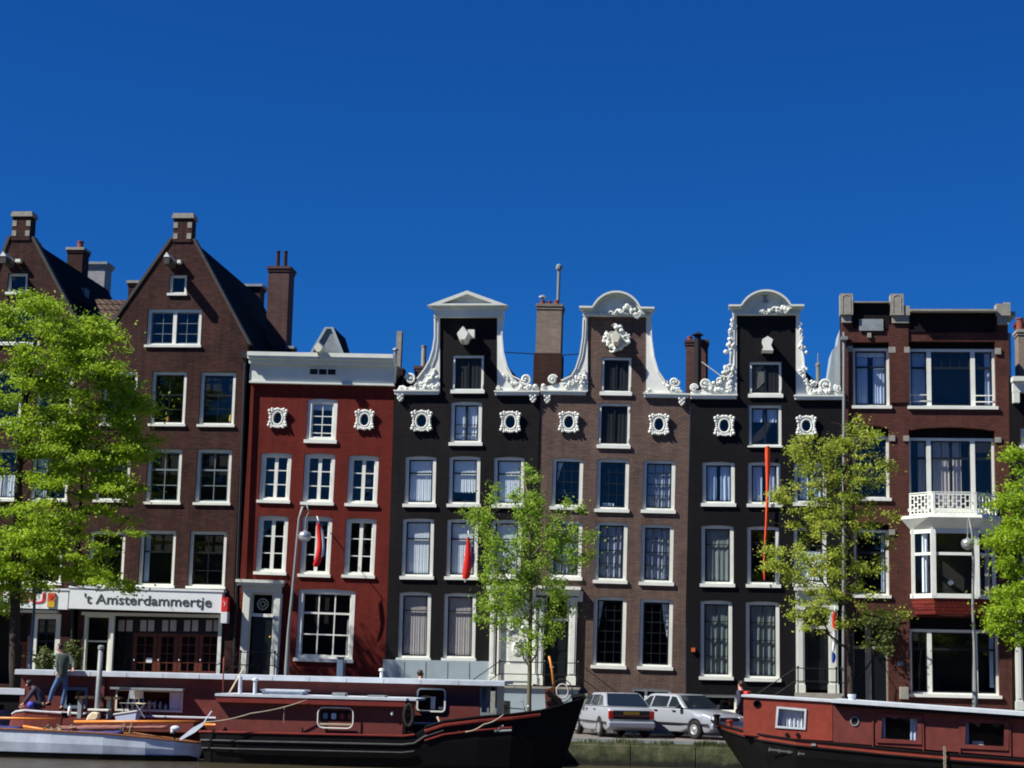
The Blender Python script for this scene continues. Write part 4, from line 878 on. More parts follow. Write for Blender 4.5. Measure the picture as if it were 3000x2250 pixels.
dr.plate([(cx-.3,z0+.85),(cx+.3,z0+.85),(cx+.34,z0+1.3),(cx+.22,z0+1.75),(cx,z0+1.85),(cx-.22,z0+1.75),(cx-.34,z0+1.3)],[],-.09,-.051)
foliage(dr,[(cx-.25,z0+2.1),(cx,z0+2.35),(cx+.25,z0+2.1)],.07,12,y=-.09,rng=rg); foliage(dr,[(cx-.2,z0+2.7),(cx,z0+3.2)],.08,12,y=-.09,rng=rg); dr.ball((cx,-.1,z0+1.3),(.2,.05,.28)); dr.ball((cx,-.09,z0+3.4),(.2,.05,.25))
dr.build('carved_door','white',D_.o)
mb=MB(); a,b_,z0,z1=E_.rect('i',655,92,1042,112); mb.box(a+.02,b_,-.45,-.003,z0,z1+.03); a2,b2,c0,c1=E_.rect('i',657,112,1030,165); mb.box(a2+.02,b2,-.2,-.003,c0,z0-.002)
for X0,X1 in ((668,715),(932,998)): pilaster(mb,E_,'i',X0,X1,180,935)
a,b_,c0,c1=E_.rect('i',1012,125,1055,215); mb.box(a,b_,-.12,-.003,c0,c1)
mb.build('portal','white',E_.o)
dr=MB(); a,b_,z0,z1=E_.rect('i',728,375,932,900); dr.box(a+.02,b_-.02,.12,.18,z0-.4,z1); dr.box(a+.12,b_-.12,.1,.119,z0+.2,z0+.9); dr.box(a+.12,b_-.12,.1,.119,z0+1.1,z1-.15); dr.build('door','door_dark',E_.o)
a,b_,z0,z1=E_.rect('i',728,160,932,380); fo=MB().plate([(a,z0),(b_,z0),(b_,z1),(a,z1)],[[(a+.07,z0+.1),(b_-.07,z0+.1),(b_-.07,z1-.07),(a+.07,z1-.07)]],.05,.13).build('fanlight','white',E_.o); MB().box(a+.06,b_-.06,.08,.086,z0+.09,z1-.06).build('pane','glass',fo)
# raised doorstep platform shared: a thing of its own in front of both doors
def railing(t,pts,posts,top,mid,r=.018,curl=None,name='railing'):
    mb=MB(); 
    for i in range(len(pts)-1):
        for h in (top,mid): mb.tube([(pts[i][0],pts[i][1],pts[i][2]+h),(pts[i+1][0],pts[i+1][1],pts[i+1][2]+h)],r,5)
    for p_ in posts: mb.tube([p_,(p_[0],p_[1],p_[2]+top)],r*1.2,5); mb.ball((p_[0],p_[1],p_[2]+top+.04),.045)
    return mb.build(name,'iron',t.o)
pa=W(cp('i',325,945)[0],2008,66.0); pb=W(cp('i',1012,945)[0],2012,66.0); zt=pa.z
st=T('stoop','wide grey-blue stoop with black railing below the carved white door','stoop',((pa.x+pb.x)/2,66.1,0),group=None)
w2=(pb.x-pa.x)/2; zt=st.p(cp('i',600,945)[0],2011).z
mb=MB(); mb.box(-w2,w2,0,.72,-.05,zt-.07); mb.box(-w2-.06,w2+.06,-.08,.72,zt-.069,zt,1); mb.build('platform',['plinth','stone'],st.o)
x,_=st.px('i',385,1065); MB().box(x-.16,x+.16,-.012,-.001,.35,.95).build('cellar_hatch','room',st.o)
for k_,(xa,dx) in enumerate(((-w2-.3,-1),(w2+.3,1))):
    mb=MB(); n=6
    for i in range(n): h=zt*(1-(i+1)/(n+1)); x0=-w2-.061-(i+1)*.27 if dx<0 else w2+.061+i*.27; mb.box(x0+.003,x0+.267,.05,.72,-.05,h)
    mb.build('steps','stone',st.o)
railing(st,[(-w2-1.7,.02,.25),(-w2,.02,zt),(w2,.02,zt),(w2+1.7,.02,.25)],[(-w2,.02,zt),(-w2+1.15,.02,zt),(w2-1.2,.02,zt),(w2,.02,zt)],.85,.42)
def stoop_small(name,label,k,X0,X1,Y,steps_left=True,yf=66.2):
    a=W(*cp(k,X0,Y),yf); b_=W(*cp(k,X1,Y),yf); t=T('stoop',label,'stoop',((a.x+b_.x)/2,yf,0)); w_=(b_.x-a.x)/2; z=max(.3,a.z)
    mb=MB(); mb.box(-w_,w_,0,.7,-.05,z); mb.build('platform','stone',t.o); return t,w_,z
t_,w_,z_=stoop_small('','grey stone stoop with thin black railing at the white portal of the red house','f',300,620,868)
railing(t_,[(-w_-.9,.02,z_-.5),(-w_,.02,z_),(w_-.1,.02,z_),(w_+1.1,.02,z_-1.0)],[(-w_,.02,z_),(w_-.1,.02,z_),(w_+1.1,.02,max(0,z_-.9))],.9,.45)
t_,w_,z_=stoop_small('','dark stone stoop with black railing at the doorway with the flag','n',240,640,1000)
railing(t_,[(-w_-1.3,.02,z_-.9),(-w_,.02,z_),(w_,.02,z_),(w_+.4,.02,z_-.3)],[(-w_+.08,.02,z_),(w_-.2,.02,z_),(w_,.02,z_)],.85,.4)
# F doorway
mb=MB(); a,b_,z0,z1=F_.rect('n',225,95,612,135); mb.box(a,b_,-.4,-.003,z0+.05,z1); a2,b2,c0,c1=F_.rect('n',238,135,602,262); mb.box(a2,b2,-.2,-.003,c0,z0+.048)
for X0,X1 in ((242,312),(522,600)): pilaster(mb,F_,'n',X0,X1,262,1005)
mb.build('portal','white_blue',F_.o)
a,b_,z0,z1=F_.rect('n',315,450,520,975); dr=MB(); dr.box(a+.02,b_-.02,.12,.18,z0,z1); dr.box(a+.12,b_-.12,.1,.119,z0+.2,z0+.9); dr=dr.build('door','door_dark',F_.o)
p_=MB().box(a+.14,b_-.14,.1,.106,z0+1.05,z1-.12).build('pane','glass',dr)
a,b_,z0,z1=F_.rect('n',315,270,520,448); fo=MB().plate([(a,z0),(b_,z0),(b_,z1),(a,z1)],[[(a+.05,z0+.1),(b_-.05,z0+.1),(b_-.05,z1-.05),(a+.05,z1-.05)]],.05,.13).build('fanlight','white_blue',F_.o); MB().box(a+.04,b_-.04,.08,.086,z0+.09,z1-.04).build('pane','glass',fo)

# ================================================================== HOUSE G
G = house('rust_brick_house','rust red brick house with stone topped parapet, balcony and bay window','2480' and 2475,2967,67.0,-.002,group='gabled canal houses in the row')
G0=dict(arch=0,rec=.24,sill=.11,fw=.1,sash='sash_dark',sw=.06)
window(G,'l',365,800,765,1465,**G0,th=(.3,),tw=.07,curt=[(0,.4,0,.88,'curtain_blue'),(.58,1,0,.88,'curtain_blue'),(0,1,.89,1,'curtain')])
def trip(k,X0,Y0,X1,Y1,m1,m2,top,curt,k2=None,cen=()):
    # wide window in three lights with white posts
    x0,x1,z0,z1=G.rect(k,X0,Y0,X1,Y1)
    a=G.px(k,m1,Y0)[0]; b_=G.px(k,m2,Y0)[0]; pw=.16
    s=.11; segs=((x0,a-pw/2),(a+pw/2,b_-pw/2),(b_+pw/2,x1)); e=.002
    G.holes.append([(x0,z0+s*.5),(x1,z0+s*.5),(x1,z1),(x0,z1)])
    cells=[[(p+(.09 if i==0 else 0),z0+s+.06),(q_-(.09 if i==2 else 0),z0+s+.06),(q_-(.09 if i==2 else 0),z1-.1),(p+(.09 if i==0 else 0),z1-.1)] for i,(p,q_) in enumerate(segs)]
    fo=MB().plate([(x0+e,z0+s+e),(x1-e,z0+s+e),(x1-e,z1-e),(x0+e,z1-e)],cells,.24,.38).build('wide_window','white',G.o)
    sl_=MB(); sl_.box(x0-.06,x1+.06,-.09,-.003,z0,z0+s); sl_.box(x0+e,x1-e,-.003,.36,z0+s*.5+e,z0+s); sl_.build('sill','white',fo)
    for i,(c_) in enumerate(cells):
        (p,q0),(r_,_),(_,q1)=c_[0],c_[1],c_[2]; tz=q0+(q1-q0)*(1-top)
        cl=[[(p+.05,q0+.05),(r_-.05,q0+.05),(r_-.05,tz-.04),(p+.05,tz-.04)]]; 
        if i==1 and cen:
            n=cen[0]; cl=[[(p+.05,q0+.05),((p+r_)/2-.03,q0+.05),((p+r_)/2-.03,tz-.04),(p+.05,tz-.04)],[((p+r_)/2+.03,q0+.05),(r_-.05,q0+.05),(r_-.05,tz-.04),((p+r_)/2+.03,tz-.04)]] if len(cen)>1 else cl
            for j in range(n): cl.append([(p+.05+(r_-p-.1)*j/n+.015,tz+.04),(p+.05+(r_-p-.1)*(j+1)/n-.015,tz+.04),(p+.05+(r_-p-.1)*(j+1)/n-.015,q1-.05),(p+.05+(r_-p-.1)*j/n+.015,q1-.05)])
        else: cl.append([(p+.05,tz+.04),(r_-.05,tz+.04),(r_-.05,q1-.05),(p+.05,q1-.05)])
        MB().plate([(p+e,q0+e),(r_-e,q0+e),(r_-e,q1-e),(p+e,q1-e)],cl,.28,.33).build('sash','sash_dark',fo)
        MB().box(p+.01,r_-.01,.3,.306,q0+.01,q1-.01).build('pane','glass',fo)
        for c in curt.get(i,()):
            cm=MB(); curtain(cm,p+(r_-p)*c[0],p+(r_-p)*c[1],q0+(q1-q0)*c[2],q0+(q1-q0)*c[3],.46,wl=.15,amp=.03); cm.build('curtain',c[4] if len(c)>4 else 'curtain',fo)
    return fo
fo=trip('l',970,808,1908,1472,1190,1665,.3,{0:[(0,.95,0,1,'curtain_blue')],2:[(.6,1,0,1,'curtain_blue')]},cen=(4,))
rl=MB()
for X,Y in ((1690,1318),(1690,1385)):
    a=G.px('l',985,Y-8); b_=G.px('l',1168,Y-8); rl.tube([(a[0],.15,a[1]),(b_[0],.15,b_[1])],.014,4); a=G.px('l',1680,Y); b_=G.px('l',1880,Y); rl.tube([(a[0],.15,a[1]),(b_[0],.15,b_[1])],.018,4)
rl.build('guard_rail','white',fo)
trip('m',972,188,1905,1000,1188,1665,.26,{0:[(.5,.95,0,1,'curtain_beige')],1:[(0,.48,0,1,'curtain_beige'),(.56,.78,0,1,'curtain_beige')]},cen=(4,2))
window(G,'m',365,172,762,875,**G0,th=(.33,),tw=.08)
window(G,'z',2502,1551,2606,1752,**G0,th=(.33,),tw=.08,curt=[(.85,1,0,1,'curtain_blue')])
# ground floor
trip('n',1228,455,2000,1045,1400,1795,.28,{2:[(.7,.95,.1,.95,'curtain_blue')]})
x0,x1,z0,z1=G.rect('n',738,350,1042,1110); G.holes.append([(x0,-.05),(x1,-.05),(x1,z1),(x0,z1)])
# dark slots above the windows (deep reveals under the lintels)
def slot(k,X0,Y0,X1,Y1,ar=0):
    x0,x1,z0,z1=G.rect(k,X0,Y0,X1,Y1); n=8
    return x0,x1,z0,z1
outG=[(2468,2131),(2967,2131),(2958,1300),(2953,950),(2953,926),(2667,926),(2667,905),(2622,905),(2622,900),(2499,900),(2499,890),(2466,890),(2470,1240),(2479,1600)]
# merge the recess above each window into the wall opening (soffit 0.24 deep)
for k,X0,Y0,X1,Y1,ar in (('l',365,745,752,806,.0),('l',972,738,1897,812,.0),('m',368,60,752,178,.14),('m',972,78,1897,192,.12),('z',2504,1530,2604,1556,.1),('n',1232,350,1985,460,.0)):
    x0,x1,z0,z1=G.rect(k,X0,Y0,X1,Y1)
    for h in G.holes:
        hx0=min(p[0] for p in h); hx1=max(p[0] for p in h); hz1=max(p[1] for p in h)
        if abs((hx0+hx1)/2-(x0+x1)/2)<.35 and abs(hz1-z0)<.35:
            low=min(p[1] for p in h); G.holes.remove(h)
            G.holes.append([(hx0,low),(hx1,low)]+[(hx1-(hx1-hx0)*i/8, z1-ar+ar*(1-(2*i/8-1)**2)) for i in range(9)])
            MB().plate([(hx0+.002,hz1+.002),(hx1-.002,hz1+.002)]+[(hx1-.002-(hx1-hx0-.004)*i/8, z1-.002-ar+ar*(1-(2*i/8-1)**2)) for i in range(9)],[],.26,.36).build('reveal_shade','brick_shade',G.o)  # panel painted black for the shade at the top of the reveal
            break
wall(G,outG,'brick_rust',thick=.42)
# parapet between stone capped piers, the overhang's shadow put into its black colour
mb=MB(); 
def gb(k,X0,Y0,X1,Y1,yf,yb,mi=0,mbb=None):
    x0,x1,z0,z1=G.rect(k,X0,Y0,X1,Y1); (mbb or mb).box(x0,x1,yf,yb,z0,z1,mi)
gb('l',362,330,758,600,-.04,-.003); gb('l',975,432,1905,640,-.04,-.003)
mb.build('parapet','brick_shade',G.o)
def gpart(name,mat,*rects):
    m_=MB()
    for r_ in rects: gb(*r_,mbb=m_)
    return m_.build(name,mat,G.o)
gpart('parapet_coping','stone',('l',362,318,758,330,-.22,.45)); gpart('parapet_coping','stone',('l',975,412,1905,432,-.42,.45))
so_=gpart('parapet_pier','stone',('l',222,235,360,460,-.24,.3)); gpart('parapet_pier','stone',('l',765,238,905,465,-.24,.3),('l',904,362,972,465,-.2,.28)); gpart('parapet_pier','stone',('l',1903,345,2055,470,-.24,.3),('l',2054,420,2115,470,-.1,1.2),('l',1990,322,2058,346,-.1,.9))
for X0,X1,Y0,Y1 in ((240,345,462,540),(785,965,467,545),(1920,2040,472,560)): gpart('pier_corbel','stone',('l',X0,Y0,X1,Y1,-.14,-.003))
for X0,X1,Y0,Y1 in ((750,822,800,862),(915,975,800,862),(1898,1962,812,878),(300,362,790,850)): gpart('stone_block','stone',('l',X0,Y0,X1,Y1,-.063,-.001))
for X0,X1,Y0,Y1 in ((750,818,168,230),(908,970,172,230),(1898,1965,190,245),(752,818,1185,1242)): gpart('stone_block','stone',('m',X0,Y0,X1,Y1,-.05,-.001))
gpart('keystone','stone',('l',520,650,560,700,-.08,-.003))
for X,Y0,Y1 in ((290,250,440),(835,252,440)):
    x0,x1,z0,z1=G.rect('l',X-42,Y0,X+42,Y1); m2=MB(); m2.tube([(x0,-.245,z0),(x0,-.245,z1-.1),(x0+.03,-.245,z1-.03),((x0+x1)/2,-.245,z1),(x1-.03,-.245,z1-.03),(x1,-.245,z1-.1),(x1,-.245,z0)],.012,4); m2.build('niche_moulding','stone',so_)
x0,x1,z0,z1=G.rect('l',430,500,690,625); MB().box(x0,x1,-.075,-.042,z0,z1).build('stone_panel','lead',G.o)
mb=MB(); gb('l',755,560,965,1400,-.06,-.003); mb.build('brick_pier','brick_rust',G.o)
shell(G,G.q(2480,1500)[0]-.1,G.q(2955,1500)[0]+.3,G.q(2700,930)[1]-.5,4.6,'lead')
x0,x1,z0,z1=G.rect('l',235,330,2050,445); MB().box(x0+.1,x1-.1,0.45,4.5,z0-1.0,z0-.7).build('flat_roof','roof_slate',G.o)
# green-grey dormer peeping out at the left
mb=MB(); a=F_.q(2420,1150,5); b_=F_.q(2462,1150,5); c0=F_.q(2446,1010,5); mb.plate([a,b_,(b_[0],c0[1]+.6),(c0[0]+.1,c0[1]),(c0[0]-.1,c0[1]-.2)],[],5,7); mb.build('dormer','plinth',F_.o)
# doors
x0,x1,z0,z1=G.rect('n',738,350,1042,1110); fr=MB(); e=.004; xm0,xm1=G.px('n',845,500)[0],G.px('n',895,500)[0]; zt0=G.px('n',850,598)[1]; zt1=G.px('n',850,622)[1]; zs=G.px('n',850,445)[1]
fr.plate([(x0+e,0),(x1-e,0),(x1-e,z1-e),(x0+e,z1-e)],[[(x0+.05,.05),(xm0,.05),(xm0,zt1),(x0+.05,zt1)],[(xm1,.05),(x1-.05,.05),(x1-.05,zt1),(xm1,zt1)],[(x0+.05,zt0),(xm0,zt0),(xm0,z1-.05),(x0+.05,z1-.05)],[(xm1,zt0),(x1-.05,zt0),(x1-.05,z1-.05),(xm1,z1-.05)]],.3,.4)
fr=fr.build('door_frame','stone',G.o)
for a,b_ in ((x0+.052,xm0-.002),(xm1+.002,x1-.052)): MB().box(a,b_,.36,.4,.06,zt1-.004).build('door','door_dark',G.o)
MB().box(x0+.04,x1-.04,.37,.376,zt0-.01,z1-.04).build('pane','glass',fr)
x0,x1,z0,z1=G.rect('n',1118,732,1168,768); MB().box(x0,x1,-.02,-.003,z0,z1).build('house_number','sign_blue',G.o)
x0,x1,z0,z1=G.rect('n',1135,950,1205,1055); MB().box(x0,x1,-.35,-.003,z0,z1).build('stone_block','stone',G.o)
# bay window: three facets with a red tiled skirt below and the balcony on top
xL,_=G.px('m',985,1400); xR,_=G.px('m',1895,1400); xa,_=G.px('m',1232,1400,-.75); xb,_=G.px('m',1700,1400,-.75); xL+=.02
zb=G.px('n',1500,168,-.75)[1]; ztop=G.px('m',1450,1180,-.75)[1]; ztr=G.px('m',1450,1445,-.75)[1]; zsk=G.px('n',1600,325,-.75)[1]
foot=[(xL,-.01),(xa,-.75),(xb,-.75),(xR,-.01)]
def ring(off,z):
    c=[]
    for (x,y) in foot: cxm=(xL+xR)/2; c.append((cxm+(x-cxm)*(1+off/1.5), y-off if y<-.5 else -.01, z))
    return c
bay=MB()
for za,zb_,off in ((zb-.06,zb+.1,.05),(ztop-.14,ztop,.02),(ztr-.05,ztr+.05,0)):
    r0,r1=ring(off,za),ring(off,zb_); i0,i1=ring(off-.12,za),ring(off-.12,zb_)
    bay.loft([r0,r1],0); bay.loft([i1,i0],0); bay.loft([r1,i1],0); bay.loft([i0,r0],0)
def post(x,y,r_=.075): bay.box(x-r_,x+r_,y-r_,y+r_,zb,ztop)
post(xa+.0,-.72,.085); post(xb,-.72,.085); post(xL+.06,-.08,.06); post(xR-.06,-.08,.06)
bo=bay.build('bay_window','white',G.o)
gl=MB(); 
for i in range(3):
    (ax,ay),(bx,by)=foot[i],foot[i+1]; gl.face([(ax,ay+.05,zb+.1),(bx,by+.05,zb+.1),(bx,by+.05,ztop-.12),(ax,ay+.05,ztop-.12)])
gl.build('pane','glass',bo,fix=False)
MB().face([(xL+.05,-.003,zb),(xR-.05,-.003,zb),(xR-.05,-.003,ztop),(xL+.05,-.003,ztop)]) 
MB().box(xL+.05,xR-.05,-.012,-.004,zb,ztop).build('dark_interior','room',bo)  # near-black sheet painted for the unlit inside of the bay
cm=MB(); curtain(cm,xL+.35,xL+.55,zb+.15,ztop-.15,-.3,amp=.03); cm.build('curtain','curtain',bo); cm=MB(); curtain(cm,xR-.4,xR-.25,zb+.15,ztop-.15,-.3,amp=.02); cm.build('curtain','curtain_beige',bo)
a,c_=G.px('n',1577,50,-.35); MB().ball((a,-.35,c_),.1,10,8).build('globe_lamp','curtain',bo,smooth=True)
sk=MB(); r0,r1=ring(.03,zb-.062),ring(-.12,zsk); sk.loft([r1,r0]); sk.face(list(reversed(r1))); sk.build('tiled_skirt','tile_red',bo)
# balcony
zf=G.px('m',1450,1035,-.8)[1]; bal=MB(); s0,s1,s2=ring(.32,zf+.02),ring(.35,zf-.08),ring(.0,ztop+.002)
bal.loft([s2,s1,s0]); bal.face(s0); bal.face(list(reversed(s2))); bo2=bal.build('balcony','white',G.o)
fr_=[(xL-.02,-.05),(xa-.0,-.85),(xb,-.85),(xR+.02,-.05)]
zr=G.px('m',1450,770,-.85)[1]
xs_=[G.px('m',978,900,0)[0],G.px('m',1232,900,-.85)[0],G.px('m',1690,900,-.85)[0],G.px('m',1915,900,0)[0]]; fr_=[(xs_[0],-.05),(xs_[1],-.85),(xs_[2],-.85),(xs_[3],-.05)]
for i in range(3):
    (ax,ay),(bx,by)=fr_[i],fr_[i+1]; L_=math.hypot(bx-ax,by-ay); H_=zr-zf-.06; cols=9 if i==1 else 6; cells=[]
    cw=(L_-.1)/cols
    for c in range(cols):
        x_=.05+cw*c; odd=c%2
        rows_=[(0.04,.30),(.36,.62),(.68,.94)] if odd else [(.04,.16),(.20,.47),(.53,.80),(.84,.96)]
        for p,q_ in rows_: cells.append([(x_+.018,H_*(p*.86+.04)),(x_+cw-.018,H_*(p*.86+.04)),(x_+cw-.018,H_*(q_*.86+.04)),(x_+.018,H_*(q_*.86+.04))])
    mb=MB(); mb.plate([(0,0),(L_,0),(L_,H_*.92),(0,H_*.92)],cells,-.02,.02); mb.box(0,L_,-.03,.03,H_*.96,H_)
    mb.box(-.0,.06 if i else .03,-.035,.035,0,H_)
    ang=math.atan2(by-ay,bx-ax); mb.map(lambda p_:Vector((ax+p_.x*math.cos(ang)-p_.y*math.sin(ang), ay+p_.x*math.sin(ang)+p_.y*math.cos(ang), p_.z+zf+.04)))
    mb.build('balustrade','white',bo2)

# ================================================================== HOUSE H (sliver at the far right)
H_ = house('dark_house','dark house with a white cornice cut off by the right edge of the picture',2972,3180,67.0,0,group='gabled canal houses in the row')
H_.o.location.x+=0
window(H_,'z',2990,1252,3070,1315,**DS); window(H_,'z',2992,1370,3075,1500,**DS); window(H_,'z',2994,1580,3077,1740,**DS)
a,b_,z0,z1=H_.rect('z',2985,1820,3060,2080); H_.holes.append([(a,0),(b_,0),(b_,z1),(a,z1)])
wall(H_,[(2969,2131),(3185,2131),(3170,1150),(2957,1150)],'brick_black')
mb=MB(); a,b_,z0,z1=H_.rect('l',2068,1140,2900,1190); mb.box(a,b_,-.5,-.003,z0,z1); a,b_,z0,z1=H_.rect('l',2080,1192,2900,1300); mb.box(a,b_,-.3,-.003,z0,z1); a,b_,z0,z1=H_.rect('l',2085,1300,2150,1410); mb.box(a,b_,-.3,-.003,z0,z1); mb.build('cornice','white_blue',H_.o)
mb=MB(); pilaster(mb,H_,'n',2135,2190,310,1150); a,b_,z0,z1=H_.rect('n',2120,240,2500,305); mb.box(a,b_,-.35,-.003,z0,z1); mb.build('portal','white_blue',H_.o)
mb=MB(); a,b_,z0,z1=H_.rect('n',2192,380,2400,1100); mb.box(a,b_,.1,.16,z0,z1); mb.build('door','door_dark',H_.o)
shell(H_,H_.q(2975,1500)[0],H_.q(3170,1500)[0],H_.q(3000,1150)[1]-.1,8,'brick_dark')
chimney(H_,2984,965,3040,1130,69.5,'brick_tan',depth=.8,capo=.06,capmat='stone',pots=((.2,.5,.14),)); chimney(H_,2986,940,3020,1110,72.0,'tile_red',depth=.8,capo=.08)

# ================================================================== ground, quay, water
def flat(name,x0,x1,y0,y1,z,mat,kind='structure',th=0):
    mb=MB()
    if th: mb.box(x0,x1,y0,y1,z-th,z)
    else: mb.face([(x0,y0,z),(x1,y0,z),(x1,y1,z),(x0,y1,z)])
    o=mb.build(name,mat); tag(o,kind=kind); return o
QY=57.6; ZW=-.80; ZQ=.02
flat('ground',-900,900,67.2,2500,-.12,'asphalt'); flat('street',-300,300,QY+.55,64.6,-.02,'paving',th=.4); flat('pavement',-300,300,64.601,67.19,.11,'pavement',th=.5)
flat('water',-900,900,-400,QY+.2,ZW,'water')
# unseen houses added behind the camera so the lower windows reflect something dark
rgo=random.Random(77); xo=-95.0; oi=0
while xo<105:
    wo_=rgo.uniform(6,9); ho=rgo.uniform(13,16.5); mt_=rgo.choice(['brick_brown','brick_dark','brick_taupe','brick_rust','brick_black'])
    t=T('reflected_house','unseen brick house added behind the viewer for dark window reflections','house',(xo+wo_/2,-16,ZQ),group='unseen houses added for window reflections'); m_=MB(); zw=[]
    m_.plate([(-wo_/2+.02,0),(wo_/2-.02,0),(wo_/2-.02,ho-2.5),(1.2,ho),(-1.2,ho),(-wo_/2+.02,ho-2.5)],[],-9,0); m_.build('wall',mt_,t.o)
    for fl in range(4):
        for c_ in (-1,0,1): MB().box(c_*wo_*.3-.5,c_*wo_*.3+.5,.002,.06,1.2+fl*3,3.0+fl*3).build('window','sash_dark',t.o)
    xo+=wo_; oi+=1
flat('near_bank',-120,130,-60,-3,.0,'paving',th=1.4)  # unseen ground added under those houses
# quay wall of large stone blocks with a timber edge
qt=T('quay_wall','mossy stone quay wall with a weathered timber edge below the parked silver cars','quay wall',(0,QY,ZW))
mb=MB(); rg2=random.Random(5); x=-60.0
while x<60:
    L_=rg2.uniform(1.7,2.6); mb.box(x+.012,x+L_-.012,rg2.uniform(-.02,.02),.5,-1.2,.62); mb.box(x-.012,x+.012,.05,.5,-1.2,.6,1); x+=L_
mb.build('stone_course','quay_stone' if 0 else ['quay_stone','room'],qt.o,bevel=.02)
mb=MB(); mb.box(-60,60,.03,.56,.621,.70); mb.build('turf_strip','quay_stone',qt.o)
mb=MB(); mb.box(-60,60,.25,.5,.701,.80); mb.build('timber_edge','lead',qt.o)
# grass along the quay edge
mb=MB(); rg2=random.Random(11)
for i in range(3400):
    x=rg2.uniform(-9,9); x=x if i%3 else rg2.uniform(-1,7); cl=math.sin(x*2.1)+math.sin(x*5.3+1)+rg2.uniform(-1,1)
    if cl<-.3: continue
    y=rg2.uniform(.0,.24); h=rg2.uniform(.05,.13)*(1+max(0,cl)*.5); a=rg2.uniform(-.05,.05); w_=rg2.uniform(.006,.014)
    mb.face([(x-w_,y,.70),(x+w_,y,.70),(x+a,y+rg2.uniform(-.05,.02),.70+h)])
mb.v=[(x,y+QY,z+ZW) for x,y,z in mb.v]
o=mb.build('grass','grass_blade',fix=False); tag(o,kind='stuff')

# ================================================================== trees
def tree(name,label,base,trunk,clumps,mat,bark,n_leaf,leaf=.1,depth=1.6,seed=1,r0=.16,flat=.45,group='elm trees along the canal',csz=.34,Yc=None,sparse=1.0):
    # trunk: list of (u,v) pixels on plane Y; clumps: (u,v,ru,rv,n)
    Y=base[1]; rg=random.Random(seed); t=T(name,label,'tree',(W(base[0],2140,Y).x,Y,-.02),group=group)
    tp=[Vector((0,0,0))]+[t.p(u,v) for u,v in trunk]
    tm=MB(); n=len(tp); tm.tube(tp,[r0*(1-.75*(i/(n-1))**1.2) for i in range(n)],10)
    cents=[]
    for (u,v,ru,rv,k) in clumps:
        for _ in range(k):
            a=rg.uniform(0,6.283); q=math.sqrt(rg.random()); uu=u+ru*q*math.cos(a); vv=v+rv*q*math.sin(a)
            dd=rg.gauss(0,.45)*depth*(1-.4*q*q)
            c=t.p(uu,vv); c.y=dd; cents.append(c)
    # limbs: a few main ones, the clumps hang on the nearest
    limbs=[]
    for c in cents:
        # join the trunk well below the clump
        zt=min(max(c.z-abs(c.x)*.75-.4,tp[1].z*.9),tp[-1].z-.1)
        for i in range(n-1):
            if tp[i].z<=zt<=tp[i+1].z or i==n-2:
                f=(zt-tp[i].z)/max(1e-4,(tp[i+1].z-tp[i].z)); f=min(1,max(0,f)); s=tp[i].lerp(tp[i+1],f); break
        # attach to an existing limb point if closer
        best=(c-s).length*1.0; st=s; rb=.045
        for L in limbs:
            for j,p in enumerate(L[1:],1):
                if p.z<c.z+.1:
                    d=(c-p).length
                    if d<best*.8: best=d; st=p; rb=.022
        mid=st.lerp(c,.5)+Vector((rg.uniform(-.1,.1),rg.uniform(-.1,.1),-.08*best+rg.uniform(-.06,.06)))
        L=[st,st.lerp(mid,.5)+Vector((0,0,-.02)),mid,mid.lerp(c,.55)+Vector((rg.uniform(-.06,.06),0,rg.uniform(0,.08))),c]
        limbs.append(L); tm.tube(L,[rb,rb*.85,rb*.65,rb*.45,.006],5)
        for _ in range(2):
            e_=c+Vector((rg.gauss(0,.22),rg.gauss(0,.2),rg.gauss(.05,.16))); tm.tube([mid.lerp(c,.6),e_],[.01,.004],3)
    tm.build('trunk',bark,t.o,smooth=True,fix=False)
    lm=MB(); per=max(4,int(n_leaf/len(cents)))
    V=lm.v; F_l=lm.f
    for c in cents:
        sz=csz*rg.uniform(.6,1.25); m_=int(per*rg.uniform(.5,1.5)*(sz/csz))
        for _ in range(m_):
            q_=sz*(1.9 if rg.random()<.22 else 1); p=c+Vector((rg.gauss(0,q_*.6),rg.gauss(0,q_*.6),rg.gauss(0,q_*flat)))
            nrm=Vector((rg.gauss(0,.7),rg.gauss(-.25,.7),abs(rg.gauss(.6,.5)))).normalized()
            a=nrm.cross(Vector((rg.gauss(0,1),rg.gauss(0,1),rg.gauss(0,1)))).normalized(); b=nrm.cross(a); s=leaf*rg.uniform(.55,1.2)
            k=len(V); V.append(tuple(p-a*s*.6)); V.append(tuple(p+b*s*.33-nrm*s*.08)); V.append(tuple(p+a*s*.6)); V.append(tuple(p-b*s*.33-nrm*s*.08)); F_l.append((k,k+1,k+2,k+3)); lm.m.append(0)
    lm.build('crown',mat,t.o,fix=False)
    return t
tree('elm_tree','big lime green tree with a dark trunk at the left edge',(48,60.5),[(42,1950),(46,1700),(52,1500),(56,1380),(70,1200),(95,1050),(110,960)],
     [(120,1000,190,120,60),(60,910,120,38,16),(250,1010,95,70,22),(330,1090,60,45,10),(200,1150,200,90,60),(355,1170,55,60,6),(140,1270,100,70,30),(290,1290,130,70,44),(390,1330,32,40,5),(240,1390,130,70,44),(330,1450,80,50,9),(110,1570,100,50,32),(110,1640,130,70,40),(0,1690,80,70,24),(300,1550,90,80,12),(270,1665,80,40,8),(330,1715,55,9,4),(170,1500,100,50,14),(-5,1770,32,22,4),(-120,1350,120,450,70)],
     'leaf_lime','bark',95000,leaf=.115,depth=3.0,seed=4,r0=.2,flat=.21,csz=.36)
